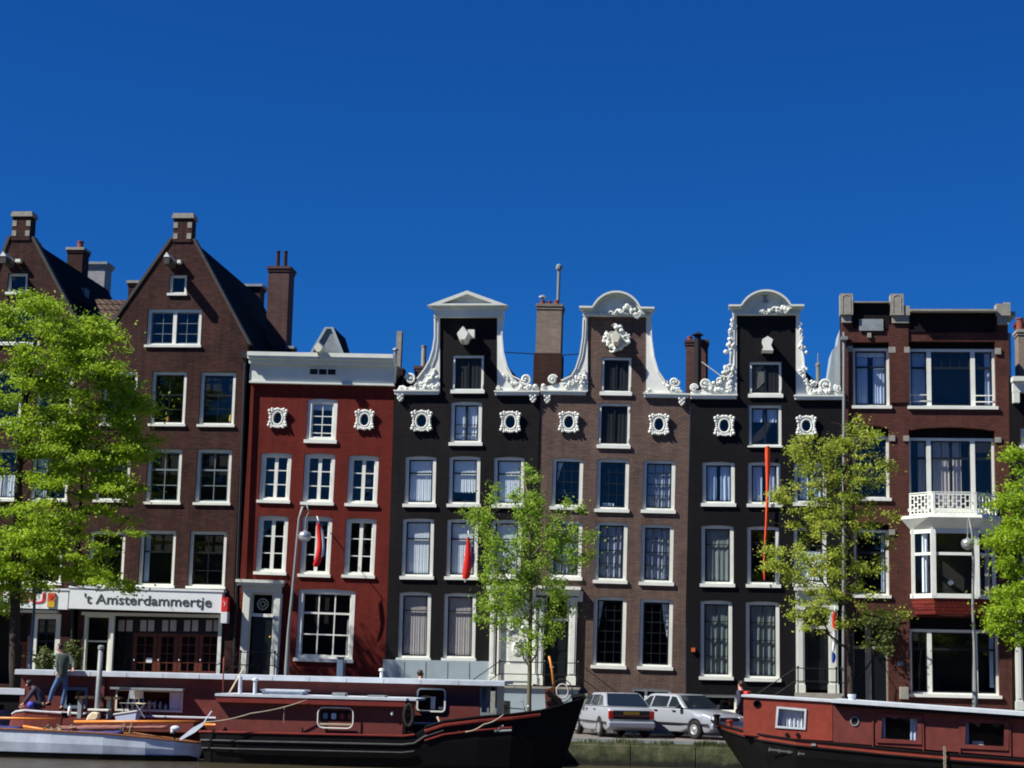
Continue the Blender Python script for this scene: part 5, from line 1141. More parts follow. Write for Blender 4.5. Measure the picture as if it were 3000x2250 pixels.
tree('elm_tree','young light green tree with a thin pale trunk before the white doorway',(1551,62.2),[(1550,2060),(1553,1900),(1556,1700),(1552,1560),(1548,1450),(1545,1390)],
     [(1550,1395,22,40,6),(1555,1460,48,50,14),(1570,1540,75,60,24),(1420,1520,40,30,7),(1385,1505,25,14,4),(1425,1580,40,40,7),(1640,1560,50,60,14),(1690,1480,35,18,4),(1470,1620,70,60,16),(1560,1630,90,70,28),(1660,1620,50,60,12),(1720,1580,28,50,4),(1480,1700,80,50,22),(1580,1720,80,60,22),(1640,1700,40,60,8),(1450,1760,60,40,12),(1430,1810,45,40,7),(1520,1800,80,60,16),(1590,1830,60,50,10),(1530,1880,60,40,7),(1640,1790,40,40,4),(1450,1440,14,30,3),(1700,1650,25,30,2)],
     'leaf_green','bark_green',22000,leaf=.085,depth=1.5,seed=9,r0=.085,flat=.5,csz=.2)
tree('elm_tree','slender olive green tree with open branches between the orange streamer and the bay window',(2497,59.5),[(2494,2040),(2490,1900),(2488,1750),(2485,1600),(2478,1480),(2470,1380)],
     [(2500,1250,40,25,5),(2540,1275,30,18,4),(2345,1275,40,20,4),(2400,1310,80,35,14),(2480,1310,60,40,10),(2540,1330,35,50,5),(2340,1340,40,30,7),(2430,1380,100,45,22),(2560,1390,50,40,6),(2610,1385,30,14,3),(2300,1440,60,28,12),(2420,1450,90,50,22),(2520,1440,60,50,8),(2360,1520,60,40,12),(2440,1540,80,50,20),(2530,1530,60,50,7),(2600,1510,25,18,2),(2400,1620,80,50,18),(2480,1640,60,60,12),(2270,1610,40,16,5),(2280,1670,50,18,7),(2350,1690,60,30,10),(2560,1640,50,60,6),(2400,1750,80,40,18),(2330,1790,45,25,5),(2450,1810,60,40,7),(2560,1770,50,50,6),(2390,1850,40,30,3),(2640,1810,50,22,4),(2570,1890,30,30,3),(2480,1720,50,50,8),(2610,1600,30,25,2)],
     'leaf_olive','bark',25000,leaf=.085,depth=1.7,seed=21,r0=.12,flat=.35,csz=.2)
tree('elm_tree','bright green tree reaching in from the right edge beside the street lamp',(3120,58.8),[(3110,1950),(3105,1700),(3100,1500),(3095,1350)],
     [(2985,1335,35,22,8),(2990,1400,28,30,8),(2995,1460,30,25,9),(2960,1470,40,25,9),(2990,1530,45,35,16),(2950,1590,55,30,14),(2910,1590,22,14,3),(2990,1640,50,50,20),(2960,1740,50,35,16),(2990,1800,50,50,18),(2910,1800,30,25,5),(2940,1840,40,20,6),(2990,1870,35,16,6),(3120,1600,90,280,70)],
     'leaf_lime','bark',24000,leaf=.105,depth=2.0,seed=33,r0=.17,flat=.24,csz=.27)
# ivy on the rust brick house by the door
t=T('ivy_plant','dark climbing plant hanging over the double dark doors of the rust brick house','plant',(G.o.location.x,66.9,0)); rg=random.Random(8); lm=MB(); st=MB()
for (u,v,ru,rv,k) in ((2570,1822,50,14,160),(2590,1860,28,35,130),(2600,1890,12,20,40)):
    for _ in range(k*3):
        c=t.p(u+rg.gauss(0,ru*.6),v+rg.gauss(0,rv*.6)); c.y=-.12+rg.gauss(0,.1); s=rg.uniform(.03,.07); a=rg.uniform(0,6.28)
        lm.face([c+Vector((s*math.cos(a+q*1.57),rg.uniform(-.03,.03),s*math.sin(a+q*1.57)*.7)) for q in range(4)])
lm.build('leaves','leaf_dark',t.o,fix=False); a=t.p(2640,1805); b_=t.p(2520,1815); c_=t.p(2600,1880); st.tube([a,b_],.015,4); st.tube([a.lerp(b_,.5),c_],.012,4); st.build('stem','bark',t.o)
# potted shrub by the left entrance
t=T('shrub','leafy green shrub by the café wall behind the standing man','plant',(W(128,2100,66.2).x,66.2,.11)); rg=random.Random(18); lm=MB(); st=MB()
for (X,Y,r_,k) in ((390,720,95,420),(620,640,70,260),(640,700,60,160)):
    u,v=cp('c',X,Y)
    for _ in range(k):
        c=t.p(u+rg.gauss(0,r_*.14),v+rg.gauss(0,r_*.17)); c.y=rg.gauss(0,.2); s=rg.uniform(.05,.1); a=rg.uniform(0,6.28)
        lm.face([c+Vector((s*math.cos(a+q*1.57),rg.uniform(-.05,.05),s*math.sin(a+q*1.57)*.6)) for q in range(4)])
    st.tube([(0,0,0),t.p(u,v)],.02,5)
lm.build('leaves','leaf_dark',t.o,fix=False); st.build('stem','bark',t.o); MB().lathe([(.18,0),(.25,.35),(.27,.4)],(0,0,0),12).build('pot','pot_red',t.o)

# ================================================================== street lamps, posts, signs
def lamp(label,ub,yb,pts,gu,gv,Y,seed=0,mat='pipe_grey'):
    t=T('street_lamp',label,'street lamp',(W(ub,2130,Y).x,Y,.0),group='curved street lamps on the quay')
    P=[Vector((0,0,0))]+[t.p(u,v) for u,v in pts]; n=len(P)
    MB().tube(P,[.085]*2+[.05-.018*(i/max(1,n-3)) for i in range(n-2)],10).build('pole',mat,t.o,smooth=True)
    MB().lathe([(.12,0),(.11,.9),(.09,1.0)],(0,0,0),12).build('base','iron',t.o)
    g=t.p(gu,gv); top=P[-1]
    gm=MB(); gm.lathe([(.02,.2),(.05,.16),(.16,.12),(.2,.05),(.215,0),(.2,-.09),(.13,-.17),(.03,-.21)][::-1],(g.x,g.y,g.z),18); go=gm.build('lamp_shade','steel',t.o,smooth=True)
    MB().tube([top,(g.x+.02,g.y,(top.z+g.z+.2)/2+.1),(g.x,g.y,g.z+.18)],.022,6).build('bracket',mat,t.o)
    return t
lamp('tall curved street lamp with a round grey shade before the red house',838,1980,[(840,1960),(845,1850),(856,1740),(868,1610),(876,1520),(886,1485),(900,1480),(905,1500)],893,1570,60.0)
lamp('tall street lamp with a round grey shade before the bay window',2855,2070,[(2857,2030),(2855,1900),(2850,1780),(2852,1650),(2848,1560),(2840,1518),(2836,1520)],2835,1592,60.0)
t=T('sign_pole','slim blue-grey pole with a small square plate at the café corner','pole',(W(86,2130,62).x,62,0)); P=[Vector((0,0,0)),t.p(88,1950),t.p(106,1700)]; MB().tube(P,[.08,.075,.04],8).build('pole','sign_blue',t.o,smooth=True)
c=t.p(111,1731); MB().box(c.x-.17,c.x+.17,-.08,-.04,c.z-.11,c.z+.11).build('plate','sign_blue',t.o)
for (u,v,yy,r_,lb) in ((991,1924,60.2,.07,'dark capped post in front of the large window of the red house'),):
    t=T('quay_post',lb,'post',(W(u,2130,yy).x,yy,0)); h=t.p(u,v).z; MB().box(-r_*1.5,r_*1.5,-r_,r_,0,h-.05).build('post','sign_blue',t.o,bevel=.02); MB().box(-r_*1.8,r_*1.8,-r_*1.3,r_*1.3,h-.049,h).build('cap','iron',t.o,bevel=.01); MB().tube([(.15,0,0),(.15,0,h-.1)],.018,6).build('pipe','pipe_grey',t.o)
# flags
def flag(label,k,pt0,Y,cols,poleend,name='flag',kk=6):
    t=T('flag',label,'flag',tuple(W(*cp(k,*pt0),Y)),group='flags hanging from the houses'); a=Vector((0,0,0)); e=t.p(*cp(k,*poleend),67.0-Y-.05)
    MB().tube([e,a+(a-e)*.08],[.022,.015],6).build('flagpole','white',t.o)
    for i,(L_,R_,mt_) in enumerate(cols):     # left and right edges from top to bottom
        rows=[]; n=len(L_)
        for j in range(n):
            l=t.p(*cp(k,*L_[j])); r_=t.p(*cp(k,*R_[j])); r_.x=l.x+(r_.x-l.x)*(1.45 if i==0 else 1.15); l.x-=.04*(i==0); m_=l.lerp(r_,.5); off=.05*math.sin(j*2+i)
            l.y+=.05*i-.02; r_.y+=.05*i+.06; m_.y+=.05*i-.05+off*.5
            rows.append([l,m_,r_])
        b=MB(); b.loft(rows); ob=b.build('flag_cloth',mt_,t.o); sd=ob.modifiers.new('s','SOLIDIFY'); sd.thickness=.008; sb=ob.modifiers.new('ss','SUBSURF'); sb.levels=1; sb.render_levels=2
flag('red, white and blue flag hanging from the middle window of the red house','e',(685,870),66.0,
     [([(680,880),(678,960),(690,1060),(672,1180),(640,1270)],[(700,900),(712,990),(722,1110),(700,1230),(665,1275)],'flag_red'),([(700,900),(712,990),(722,1110),(700,1200)],[(722,960),(730,1040),(735,1100),(722,1180)],'flag_white'),([(722,980),(722,1040),(725,1110),(722,1180)],[(732,1000),(738,1060),(745,1140),(745,1185)],'flag_blue')],(675,835))
flag('red, white and blue flag hanging from the black house beside the young tree','e',(1985,985),66.1,
     [([(1978,1010),(1972,1090),(1955,1200),(1938,1330),(1938,1380)],[(1990,1010),(2002,1090),(1998,1200),(1988,1310),(1975,1375)],'flag_red'),([(1995,1040),(2002,1090),(1998,1200),(1988,1310),(1940,1385)],[(2005,1045),(2010,1100),(2005,1200),(1998,1300),(1948,1425)],'flag_white'),([(2010,1080),(2010,1150),(2005,1240),(2000,1290)],[(2022,1100),(2032,1160),(2030,1220),(2022,1260)],'flag_blue')],(1980,960))
flag('long narrow red, white and blue flag beside a ground floor doorway','n',(575,290),65.9,
     [([(565,300),(560,370),(562,450)],[(590,300),(590,380),(592,455)],'flag_red'),([(562,452),(558,560),(552,640)],[(592,457),(598,560),(572,650)],'flag_white'),([(552,642),(548,700),(552,745)],[(574,652),(592,690),(572,750)],'flag_blue')],(585,200))
# orange streamer
t=T('streamer','long orange cloth streamer hanging down the black house','streamer',tuple(W(2247,1700,66.85)))
rows=[]
for X0,X1,Y in ((855,910,222),(858,908,330),(862,905,450),(865,898,600),(862,890,760),(858,882,920),(850,872,1030),(845,856,1120),(840,860,1230),(845,862,1395)):
    a=t.p(*cp('k',X0,Y)); b_=t.p(*cp('k',X1,Y)); m_=a.lerp(b_,.5); a.y=-.02; b_.y=.03; m_.y=-.07+.03*math.sin(Y*.03); rows.append([a,m_,b_])
b=MB(); b.loft(rows); ob=b.build('cloth','orange_cloth',t.o); sd=ob.modifiers.new('s','SOLIDIFY'); sd.thickness=.01; sb=ob.modifiers.new('ss','SUBSURF'); sb.levels=1; sb.render_levels=2
# ================================================================== boats
def hull(t,st,yc,mats,name='hull',deck=.12,deckmat='boat_black',band=.16,wl=-.25):
    # st: (x, z_top, half_beam, rake)
    rows=[];dk=[]
    for x,zs,hb,rk in st:
        def P(yy,z): return (x-rk*(1-max(0,z)/zs)*1.0-(.25*rk if z<0 else 0), yy, z)
        rows.append([P(yc-hb,zs),P(yc-hb*1.0,zs-band),P(yc-hb*.98,zs*.55),P(yc-hb*.9,.12),P(yc-hb*.8,wl),P(yc+hb*.8,wl),P(yc+hb*.9,.12),P(yc+hb*.98,zs*.55),P(yc+hb,zs-band),P(yc+hb,zs)])
        h2=max(.01,hb-.07); dk.append([P(yc-hb,zs),P(yc-h2,zs),P(yc-h2,zs-deck),P(yc+h2,zs-deck),P(yc+h2,zs),P(yc+hb,zs)])
    mb=MB(); n=len(st)
    for i in range(n-1):
        for j in range(9): mb.face([rows[i][j],rows[i+1][j],rows[i+1][j+1],rows[i][j+1]],1 if j in(0,8) else 0)
    for e_ in (0,n-1): mb.face(rows[e_][::-1],0)
    o=mb.build(name,mats,t.o)
    mb=MB(); mb.loft(dk,closed=True,caps=True); mb.build('deck',deckmat,t.o); return o
def strake(t,st,yc,zo,r,mat,name='rubbing_strake',i0=0,i1=None):
    P=[]
    for x,zs,hb,rk in st[i0:i1]:
        z=zs-zo; P.append((x-rk*(1-max(0,z)/zs),yc-hb-.01,z))
    MB().tube(P,r,6).build(name,mat,t.o)
def boatT(name,label,u,Y,rz=0,cat='boat',group=None):
    a=W(u,2230,Y); return T(name,label,cat,(a.x,Y,ZW),(0,0,rz),group)
def P_(t,k,X,Y,d=0): return t.p(*cp(k,X,Y),d)
def bx(t,k,X0,Y0,X1,Y1,d,yf,yb,mb=None):
    um=cp(k,(X0+X1)/2,(Y0+Y1)/2); u0,v0=cp(k,X0,Y0); u1,v1=cp(k,X1,Y1)
    x0=t.p(u0,um[1],d).x; x1=t.p(u1,um[1],d).x; z0=t.p(um[0],v1,d).z; z1=t.p(um[0],v0,d).z
    (mb or MB).box if mb is None else mb.box(x0,x1,d+yf,d+yb,z0,z1); return x0,x1,z0,z1
# ---- rear houseboat
hb=boatT('houseboat','long red houseboat cabin with a pale flat roof, moored behind the black barge',750,54.9,group='boats moored along the quay')
xa=hb.p(28,2090).x; xb=hb.p(1500,2090).x; zd=hb.p(100,2083).z
st=[(xa,zd+.05,.35,.25),(xa+.4,zd+.02,.8,.1),(xa+1.2,zd,1.15,0),(xa+3,zd-.05,1.3,0),(xb-2.5,zd-.05,1.3,0),(xb-.8,zd+.05,1.0,0),(xb,zd+.2,.3,.2)]
st=[(x,z,min(h,1.22),r) for x,z,h,r in st]
hull(hb,st,1.3,['boat_red','boat_orange'],deckmat='boat_black')
strake(hb,st,1.3,.02,.035,'boat_roof')
x0=hb.p(62,1990,.12).x; x1=hb.p(1406,2020,.12).x; xw=hb.p(1456,2020,.12).x; zt=(hb.p(700,1986,.12).z); z0=zd-.15
cells=[]
def cell(k,X0,Y0,X1,Y1,d=.12):
    u0,v0=cp(k,X0,Y0); u1,v1=cp(k,X1,Y1); um,vm=(u0+u1)/2,(v0+v1)/2
    return hb.p(u0,vm,d).x,hb.p(u1,vm,d).x,hb.p(um,v1,d).z,hb.p(um,v0,d).z
wA=cell('c',565,965,748,1125); wB=cell('c',1005,985,1575,1155)
rc=lambda w:[(w[0],w[2]),(w[1],w[2]),(w[1],w[3]),(w[0],w[3])]
wC=cell('f',1832,962,2083,1168)
MB().plate([(x0,z0),(x1,z0),(x1,zt),(x0,zt)],[rc(wA),rc(wB),rc(wC)],.12,.18).build('cabin_side','boat_red',hb.o)
mb=MB(); mb.box(x0,x0+.06,.181,2.3,z0,zt-.001); mb.box(x1-.06,x1,.181,2.3,z0,zt-.001); mb.box(x0+.061,x1-.061,2.24,2.3,z0,zt-.001); mb.box(x0+.062,x1-.062,.9,.95,z0,zt-.002); mb.build('cabin','boat_red',hb.o)
mb=MB(); mb.box(x0-.12,xw+.25,-.12,2.45,zt,zt+.1); mb.box(x0-.12,xw+.25,-.14,-.121,zt-.05,zt+.075)
x=x0
ro=mb.build('roof','boat_roof',hb.o)
mb=MB()
for i in range(1,13): x=x0+(xw-x0)*i/13; mb.box(x-.008,x+.008,-.145,-.1405,zt-.045,zt+.07)
mb.build('roof_seam','lead',ro)
for w_,nm in ((wA,0),(wC,1)):
    fr=MB(); e=.05; 
    if nm:   # rounded corners
        def rr(x0,x1,z0,z1,r): return [(x0+r-r*math.cos(a),z0+r-r*math.sin(a)) for a in (0,.5,1.0,1.57)]+[(x1-r+r*math.sin(a),z0+r-r*math.cos(a)) for a in (0,.5,1.0,1.57)]+[(x1-r+r*math.cos(a),z1-r+r*math.sin(a)) for a in (0,.5,1.0,1.57)]+[(x0+r-r*math.sin(a),z1-r+r*math.cos(a)) for a in (0,.5,1.0,1.57)]
        fr.plate(rr(w_[0]-.0,w_[1]+.0,w_[2]-.0,w_[3]+.0,.12),[rr(w_[0]+.045,w_[1]-.045,w_[2]+.045,w_[3]-.045,.08)],.06,.119)
    else: fr.plate(rc((w_[0]-.04,w_[1]+.04,w_[2]-.04,w_[3]+.04)),[rc((w_[0]+e,w_[1]-e,w_[2]+e,w_[3]-e))],.08,.119)
    fo=fr.build('window','white' if nm else 'sign_blue',hb.o); MB().box(w_[0]+.02,w_[1]-.02,.09,.096,w_[2]+.02,w_[3]-.02).build('pane','glass',fo)
    if nm:
        for a,b_ in ((.45,.62),(.72,.95)): cm=MB(); curtain(cm,w_[0]+(w_[1]-w_[0])*a,w_[0]+(w_[1]-w_[0])*b_,w_[2]+.08,w_[3]-.3*(a>.5)-.25,.26,wl=.12,amp=.03); cm.build('curtain','curtain',fo)
fo=MB().plate(rc((wB[0]-.02,wB[1]+.02,wB[2]-.03,wB[3]+.02)),[rc((wB[0]+.03,wB[1]-.02,wB[2]+.03,wB[3]-.02))],.09,.119).build('wide_window','white',hb.o)
cm=MB(); curtain(cm,wB[0]+(wB[1]-wB[0])*.8,wB[1]-.03,wB[2]+.03,wB[3]-.03,.16); cm.build('curtain','curtain',fo)
w_=wB; mb=MB(); mb.box(w_[0]-.1,w_[1]+.1,-.25,.115,w_[3]+.03,w_[3]+.09); mb.build('awning','lead',fo)
mb=MB(); rgx=random.Random(2)
for i in range(9): x=w_[0]+.3+i*.17; h=rgx.uniform(.12,.3); mb.lathe([(.05,0),(.055,h*.6),(.03,h)],(x,.3,w_[2]+.03),8)
mb.box(w_[0]+.05,w_[1]-.4,.2,.6,w_[2],w_[2]+.028); mb.build('shelf_goods','steel',fo)
# end wheelhouse glazing
fr=MB(); xm=(x1+xw)/2; fr.plate([(x1+.003,z0),(xw,z0),(xw,zt-.002),(x1+.003,zt-.002)],[[(x1+.06,z0+.45),(xm-.03,z0+.45),(xm-.03,zt-.1),(x1+.06,zt-.1)],[(xm+.03,z0+.45),(xw-.05,z0+.45),(xw-.05,zt-.1),(xm+.03,zt-.1)]],.13,.18); fr.box(xw-.05,xw,.181,2.2,z0,zt-.003)
fo=fr.build('wheelhouse','pipe_grey',hb.o); MB().box(x1+.05,xw-.04,.15,.156,z0+.4,zt-.08).build('pane','glass',fo); cm=MB(); curtain(cm,x1+.05,x1+.3,z0+.3,zt-.1,.3); cm.build('curtain','curtain_beige',fo)
for X,yb in ((1525,.5),): a=P_(hb,'f',X,880,yb); MB().lathe([(.05,0),(.05,.12),(.035,.2),(.09,.21),(.08,.27),(.02,.29)],(a.x,yb,zt+.1),10).build('vent','white',hb.o)
MB().box(P_(hb,'c',812,920).x,P_(hb,'c',850,920).x,-.02,.115,z0,zt-.05).build('post','boat_red',hb.o); MB().box(P_(hb,'c',878,920).x,P_(hb,'c',905,920).x,-.02,.115,z0,zt-.05).build('post','boat_red',hb.o)
zsd=P_(hb,'c',850,1218,-.4).z; xs0=P_(hb,'c',520,1200,-.4).x; xs1=P_(hb,'c',1700,1200,-.4).x
MB().box(xs0,xs1,-.72,.078,zsd-.35,zsd-.03).build('side_deck','boat_red',hb.o)
rt=boatT('tender','small red boat with a pale rim under the crouching person',100,54.1)
pts=[(24,2093,.1,.25),(40,2086,.25,.12),(70,2082,.38,0),(140,2087,.4,0),(178,2090,.36,0)]
st=[(rt.p(u,v).x,rt.p(u,v).z,h,rk) for u,v,h,rk in pts]; hull(rt,st,.42,['boat_red','boat_orange'],deckmat='trousers_dark',deck=.1,band=.08); strake(rt,st,.42,-.01,.03,'boat_roof')
# ---- mooring pole
t=T('mooring_pole','grey metal mooring pole rising before the long red houseboat','pole',(W(285,2230,54.3).x,54.3,ZW)); a=P_(t,'c',873,625); b_=P_(t,'c',842,1120); MB().tube([(b_.x-.03,0,-.3),b_,a],[.085,.085,.08],10).build('pole','pipe_grey',t.o,smooth=True); MB().lathe([(.1,0),(.1,.08),(.06,.12)],(a.x,0,a.z),10).build('cap','lead',t.o)
# ---- front barge
bg_=boatT('barge','black hulled barge with a low red cabin and a raised bow',1150,52.5,group='boats moored along the quay')
def bp_(u,v): a=bg_.p(u,v); return a.x,a.z
pts=[(572,2142,.75,-.2),(620,2142,1.0,-.05),(700,2144,1.1,0),(900,2148,1.15,0),(1180,2154,1.15,0),(1215,2150,1.15,0),(1245,2130,1.15,0),(1300,2112,1.12,0),(1400,2100,1.02,.03),(1500,2092,.85,.1),(1580,2082,.62,.25),(1640,2067,.38,.4),(1685,2052,.17,.55),(1708,2044,.05,.66)]
st=[(bp_(u,v)[0],bp_(u,v)[1],h,rk) for u,v,h,rk in pts]
hull(bg_,st,1.15,['boat_black','boat_black'],deck=.3,band=.1)
strake(bg_,st,1.15,.02,.03,'boat_rim',i0=0,i1=6); strake(bg_,st,1.15,.26,.025,'strake_grey',i1=8); strake(bg_,st,1.15,.12,.055,'boat_rim',i0=6,i1=11); strake(bg_,st,1.15,.38,.025,'boat_rim',i0=6,i1=10); strake(bg_,st,1.15,.01,.035,'boat_black',i0=6)
strake(bg_,st,1.15,.48,.018,'strake_grey',i1=6)
# inside of the bulwark seen red
k_='f'; x0=P_(bg_,k_,95,1200,.2).x; x1=P_(bg_,k_,1712,1200,.2).x; z0=.5; zt=P_(bg_,k_,900,1080,.2).z
w_=(P_(bg_,k_,985,1200,.2).x,P_(bg_,k_,1265,1200,.2).x,P_(bg_,k_,1120,1300,.2).z,P_(bg_,k_,1120,1140,.2).z)
MB().plate([(x0,z0),(x1,z0),(x1,zt),(x0,zt)],[],.2,.26).build('cabin_side','boat_red',bg_.o)
mb=MB(); mb.box(x0,x1,.261,2.1,z0,zt-.002); mb.build('cabin','boat_red',bg_.o)
xr0=P_(bg_,k_,88,1045).x; xr1=P_(bg_,k_,1815,1075,0).x; zr=P_(bg_,k_,950,1050,0).z
mb=MB(); mb.box(xr0,xr1-.25,-.02,2.3,zr-.0,zr+.07); mb.box(xr1-.249,xr1,.25,2.1,zr,zr+.06); mb.build('roof','boat_roof',bg_.o)
mb=MB(); mb.box(xr0+.02,xr1-.27,-.0,.06,zr-.17,zr-.002); mb.box(xr0+.02,x1,.061,.199,zr-.17,zr-.1); mb.build('fascia','boat_rim',bg_.o)
zt2=zr+.07
def on_roof(mbx,X0,X1,H_,y0,y1,inset=.0): a=P_(bg_,'f',X0,1020,y0).x; b_=P_(bg_,'f',X1,1020,y0).x; mbx.box(a,b_,y0,y1,zt2+.001,zt2+H_); return a,b_
mb=MB(); a=P_(bg_,'f',495,1020,.6).x; b_=P_(bg_,'f',838,1020,.6).x
mb.plate([(a,zt2),(b_,zt2),(b_,zt2+.1),(a,zt2+.1)],[[(a+.04,zt2+.03),(b_-.04,zt2+.03),(b_-.04,zt2+.08),(a+.04,zt2+.08)]],.6,.64); mb.box(a-.05,b_+.08,.55,1.4,zt2+.101,zt2+.15); mb.box(a,b_,.641,1.35,zt2+.001,zt2+.1); mb.build('skylight','boat_roof',bg_.o)
mb=MB(); on_roof(mb,1100,1210,.1,.7,1.1); mb.build('roof_hatch','lead',bg_.o); mb=MB(); on_roof(mb,1405,1555,.05,.7,1.2); mb.build('roof_hatch','lead',bg_.o)
for X in (303,432):
    a=P_(bg_,'f',X,1000,.5); h=P_(bg_,'f',X,882 if X>400 else 858,.5).z-zt2
    MB().lathe([(.055,0),(.055,h-.06),(.1,h-.04),(.09,h),(.03,h+.04)] if X>400 else [(.055,0),(.055,h),(.04,h+.01)],(a.x,.5,zt2),12).build('stovepipe','boat_roof',bg_.o,smooth=False)
# rounded side window with bars, hinged out
def rr(x0,x1,z0,z1,r): return [(x0+r-r*math.cos(a),z0+r-r*math.sin(a)) for a in (0,.5,1.0,1.57)]+[(x1-r+r*math.sin(a),z0+r-r*math.cos(a)) for a in (0,.5,1.0,1.57)]+[(x1-r+r*math.cos(a),z1-r+r*math.sin(a)) for a in (0,.5,1.0,1.57)]+[(x0+r-r*math.sin(a),z1-r+r*math.cos(a)) for a in (0,.5,1.0,1.57)]
x_0,x_1,z_0,z_1=P_(bg_,k_,972,1200,0).x,P_(bg_,k_,1278,1200,0).x,P_(bg_,k_,1120,1308,0).z,P_(bg_,k_,1120,1130,0).z
fo=MB().tube([(x,.08,z) for x,z in rr(x_0,x_1,z_0,z_1,.16)],.018,6,closed=True).build('window_bar','white',bg_.o)
mb=MB(); mb.tube([(x_0+.05,.1,z_0+.1),(x_1-.05,.1,z_0+.1)],.03,6); mb.build('rail','rope',fo)
wn=MB().plate(rr(x_0+.05,x_1-.05,z_0+.2,z_1-.08,.06),[],.19,.199).build('window','boat_black',bg_.o)
for i,(f,mt_) in enumerate(((.12,'sign_blue'),(.36,'curtain_blue'),(.6,'boat_rim'),(.82,'boat_rim'))):
    x=x_0+(x_1-x_0)*f; MB().plate(rr(x-.0,x+.14,z_0+.25,z_1-.16,.03),[],.182,.189).build('ornament','pot_orange' if 0 else mt_,wn)
a=P_(bg_,'f',1618,1180,.1); MB().ball((a.x,.12,a.z),(.05,.05,.07),10,8).build('cabin_lamp','white',bg_.o); 
# black ladder and bundle at the cabin end
mb=MB(); a=P_(bg_,'f',1735,1080,.1); b_=P_(bg_,'f',1800,1370,.1)
for dx in (0,.22): mb.tube([(a.x+dx,.05,a.z),(a.x+dx+.02,.02,b_.z)],.03,6)
for i in range(5): z=b_.z+(a.z-b_.z)*(i+.5)/5; mb.tube([(a.x,.05,z),(a.x+.22,.05,z)],.025,6)
mb.build('ladder','boat_black',bg_.o)
mb=MB(); mb.tube([(a.x+.12+.13*math.cos(q),-.02,(a.z+b_.z)/2+.1+.3*math.sin(q)) for q in [i*.5236 for i in range(12)]],.05,6,closed=True); mb.build('tyre_fender','tyre',bg_.o)
# bow: winch plate, ring, post
mb=MB(); q=lambda X,Y,d=.9:P_(bg_,'i',X,Y,d)
pl=[(q(X,Y).x,q(X,Y).z) for X,Y in ((725,975),(790,955),(870,1060),(895,1120),(735,1135))]; mb.plate(pl,[],.85,.93); mb.build('winch_plate','door_brown',bg_.o)
mb=MB(); mb.tube([(q(750,990).x,.8,q(750,990).z),(q(880,1110).x,.8,q(880,1110).z)],.07,8); mb.tube([(q(735,1090).x,.8,q(735,1090).z),(q(850,1000).x,.8,q(850,1000).z)],.035,8); mb.build('winch_drum','boat_black',bg_.o)
c=q(878,990,.7); wt=T('wheel','pale ring and dark hoop leaning on the bow winch of the black barge','wheel',tuple(bg_.M@Vector((c.x,.7,c.z-.35)))); 
MB().tube([(.17*math.cos(i*.3927),.0,0.36+.2*math.sin(i*.3927)) for i in range(16)],.02,6,closed=True).build('rim','curtain_beige',wt.o,smooth=True); MB().tube([(-.02+.3*math.cos(i*.3927),.1,.36+.33*math.sin(i*.3927)) for i in range(16)],.016,6,closed=True).build('tyre','tyre',wt.o,smooth=True)
a=q(762,685,.95); b_=q(825,950,.95); pt=T('wooden_pole','short orange brown wooden pole sticking up from the barge bow','pole',tuple(bg_.M@b_)); MB().tube([Vector((0,0,-.5)),(a-b_)*.6,(a-b_)],[.04,.036,.03],8).build('pole','wood_orange',pt.o,smooth=True); MB().tube([(a-b_)*.62+Vector((-.05,0,0)),(a-b_)*.62+Vector((.05,0,0.02))],.03,6).build('collar','rope',pt.o)
mb=MB(); a=q(880,1110,1.15); b_=q(900,1160,1.15); c_=st[-1]; mb.tube([(c_[0]-.4,1.15,c_[1]-.02),(c_[0]-.03,1.15,c_[1]+.04)],[.09,.07],8); mb.build('stem_head','boat_black',bg_.o)
mb=MB(); a=q(320,1330,0); mb.tube([(a.x,.15,a.z),(a.x+.05,.1,a.z+.12),(a.x+.15,.1,a.z+.14)],.02,6); mb.tube([(a.x-.1,.1,a.z-.02),(a.x+.38,.1,a.z+.02)],.03,6); mb.build('fairlead','lead',bg_.o)
def rope(label,pts,r=.016,mat='rope'):
    P=[W(*cp(k,X,Y),Yd) for k,X,Y,Yd in pts]; t=T('rope',label,'rope',tuple(P[0]),group='mooring ropes'); Q=[]
    for i in range(len(P)-1):
        for j in range(6): f=j/6; s_=P[i].lerp(P[i+1],f)-P[0]; s_.z-=.05*math.sin(f*math.pi); Q.append(s_)
    Q.append(P[-1]-P[0]); MB().tube(Q,r,5).build('line',mat,t.o,smooth=True)
rope('pale rope stretched up across the front of the low red cabin',[('f',0,1255,52.3),('f',400,1180,52.35),('f',880,1065,52.45)])
rope('slack pale rope coiled on the barge deck ahead of the low cabin',[('f',2010,1210,53.3),('f',2060,1290,52.9),('f',2110,1350,52.6),('f',2200,1325,52.6)],.028)
rope('pale rope led over the bulwark of the barge near the bow',[('i',40,1340,52.4),('i',200,1275,52.42),('i',370,1190,52.6)],.02)
rope('short cord hanging below the low barge cabin roof',[('f',688,1120,52.45),('f',680,1270,52.45)],.01)
# long poles on the barge roof
def pole(label,k,a,b_,Y,r,mat,name='boat_hook'):
    A=W(*cp(k,*a),Y); B_=W(*cp(k,*b_),Y); t=T(name,label,'pole',tuple(A)); MB().tube([Vector((0,0,0)),(B_-A)*.5,B_-A],[r,r,r*.9],7).build('shaft',mat,t.o,smooth=True); MB().tube([(B_-A),(B_-A)*1.02+Vector((.02,0,0))],[r*1.3,r*.6],7).build('tip',mat,t.o)
pole('slanting pale wooden boat hook leaning on the low barge roof','f',(208,1008),(338,782),53.0,.022,'canvas')
pole('upright thin red pole at the left end of the low barge roof','f',(155,1000),(165,700),53.1,.02,'pot_red')

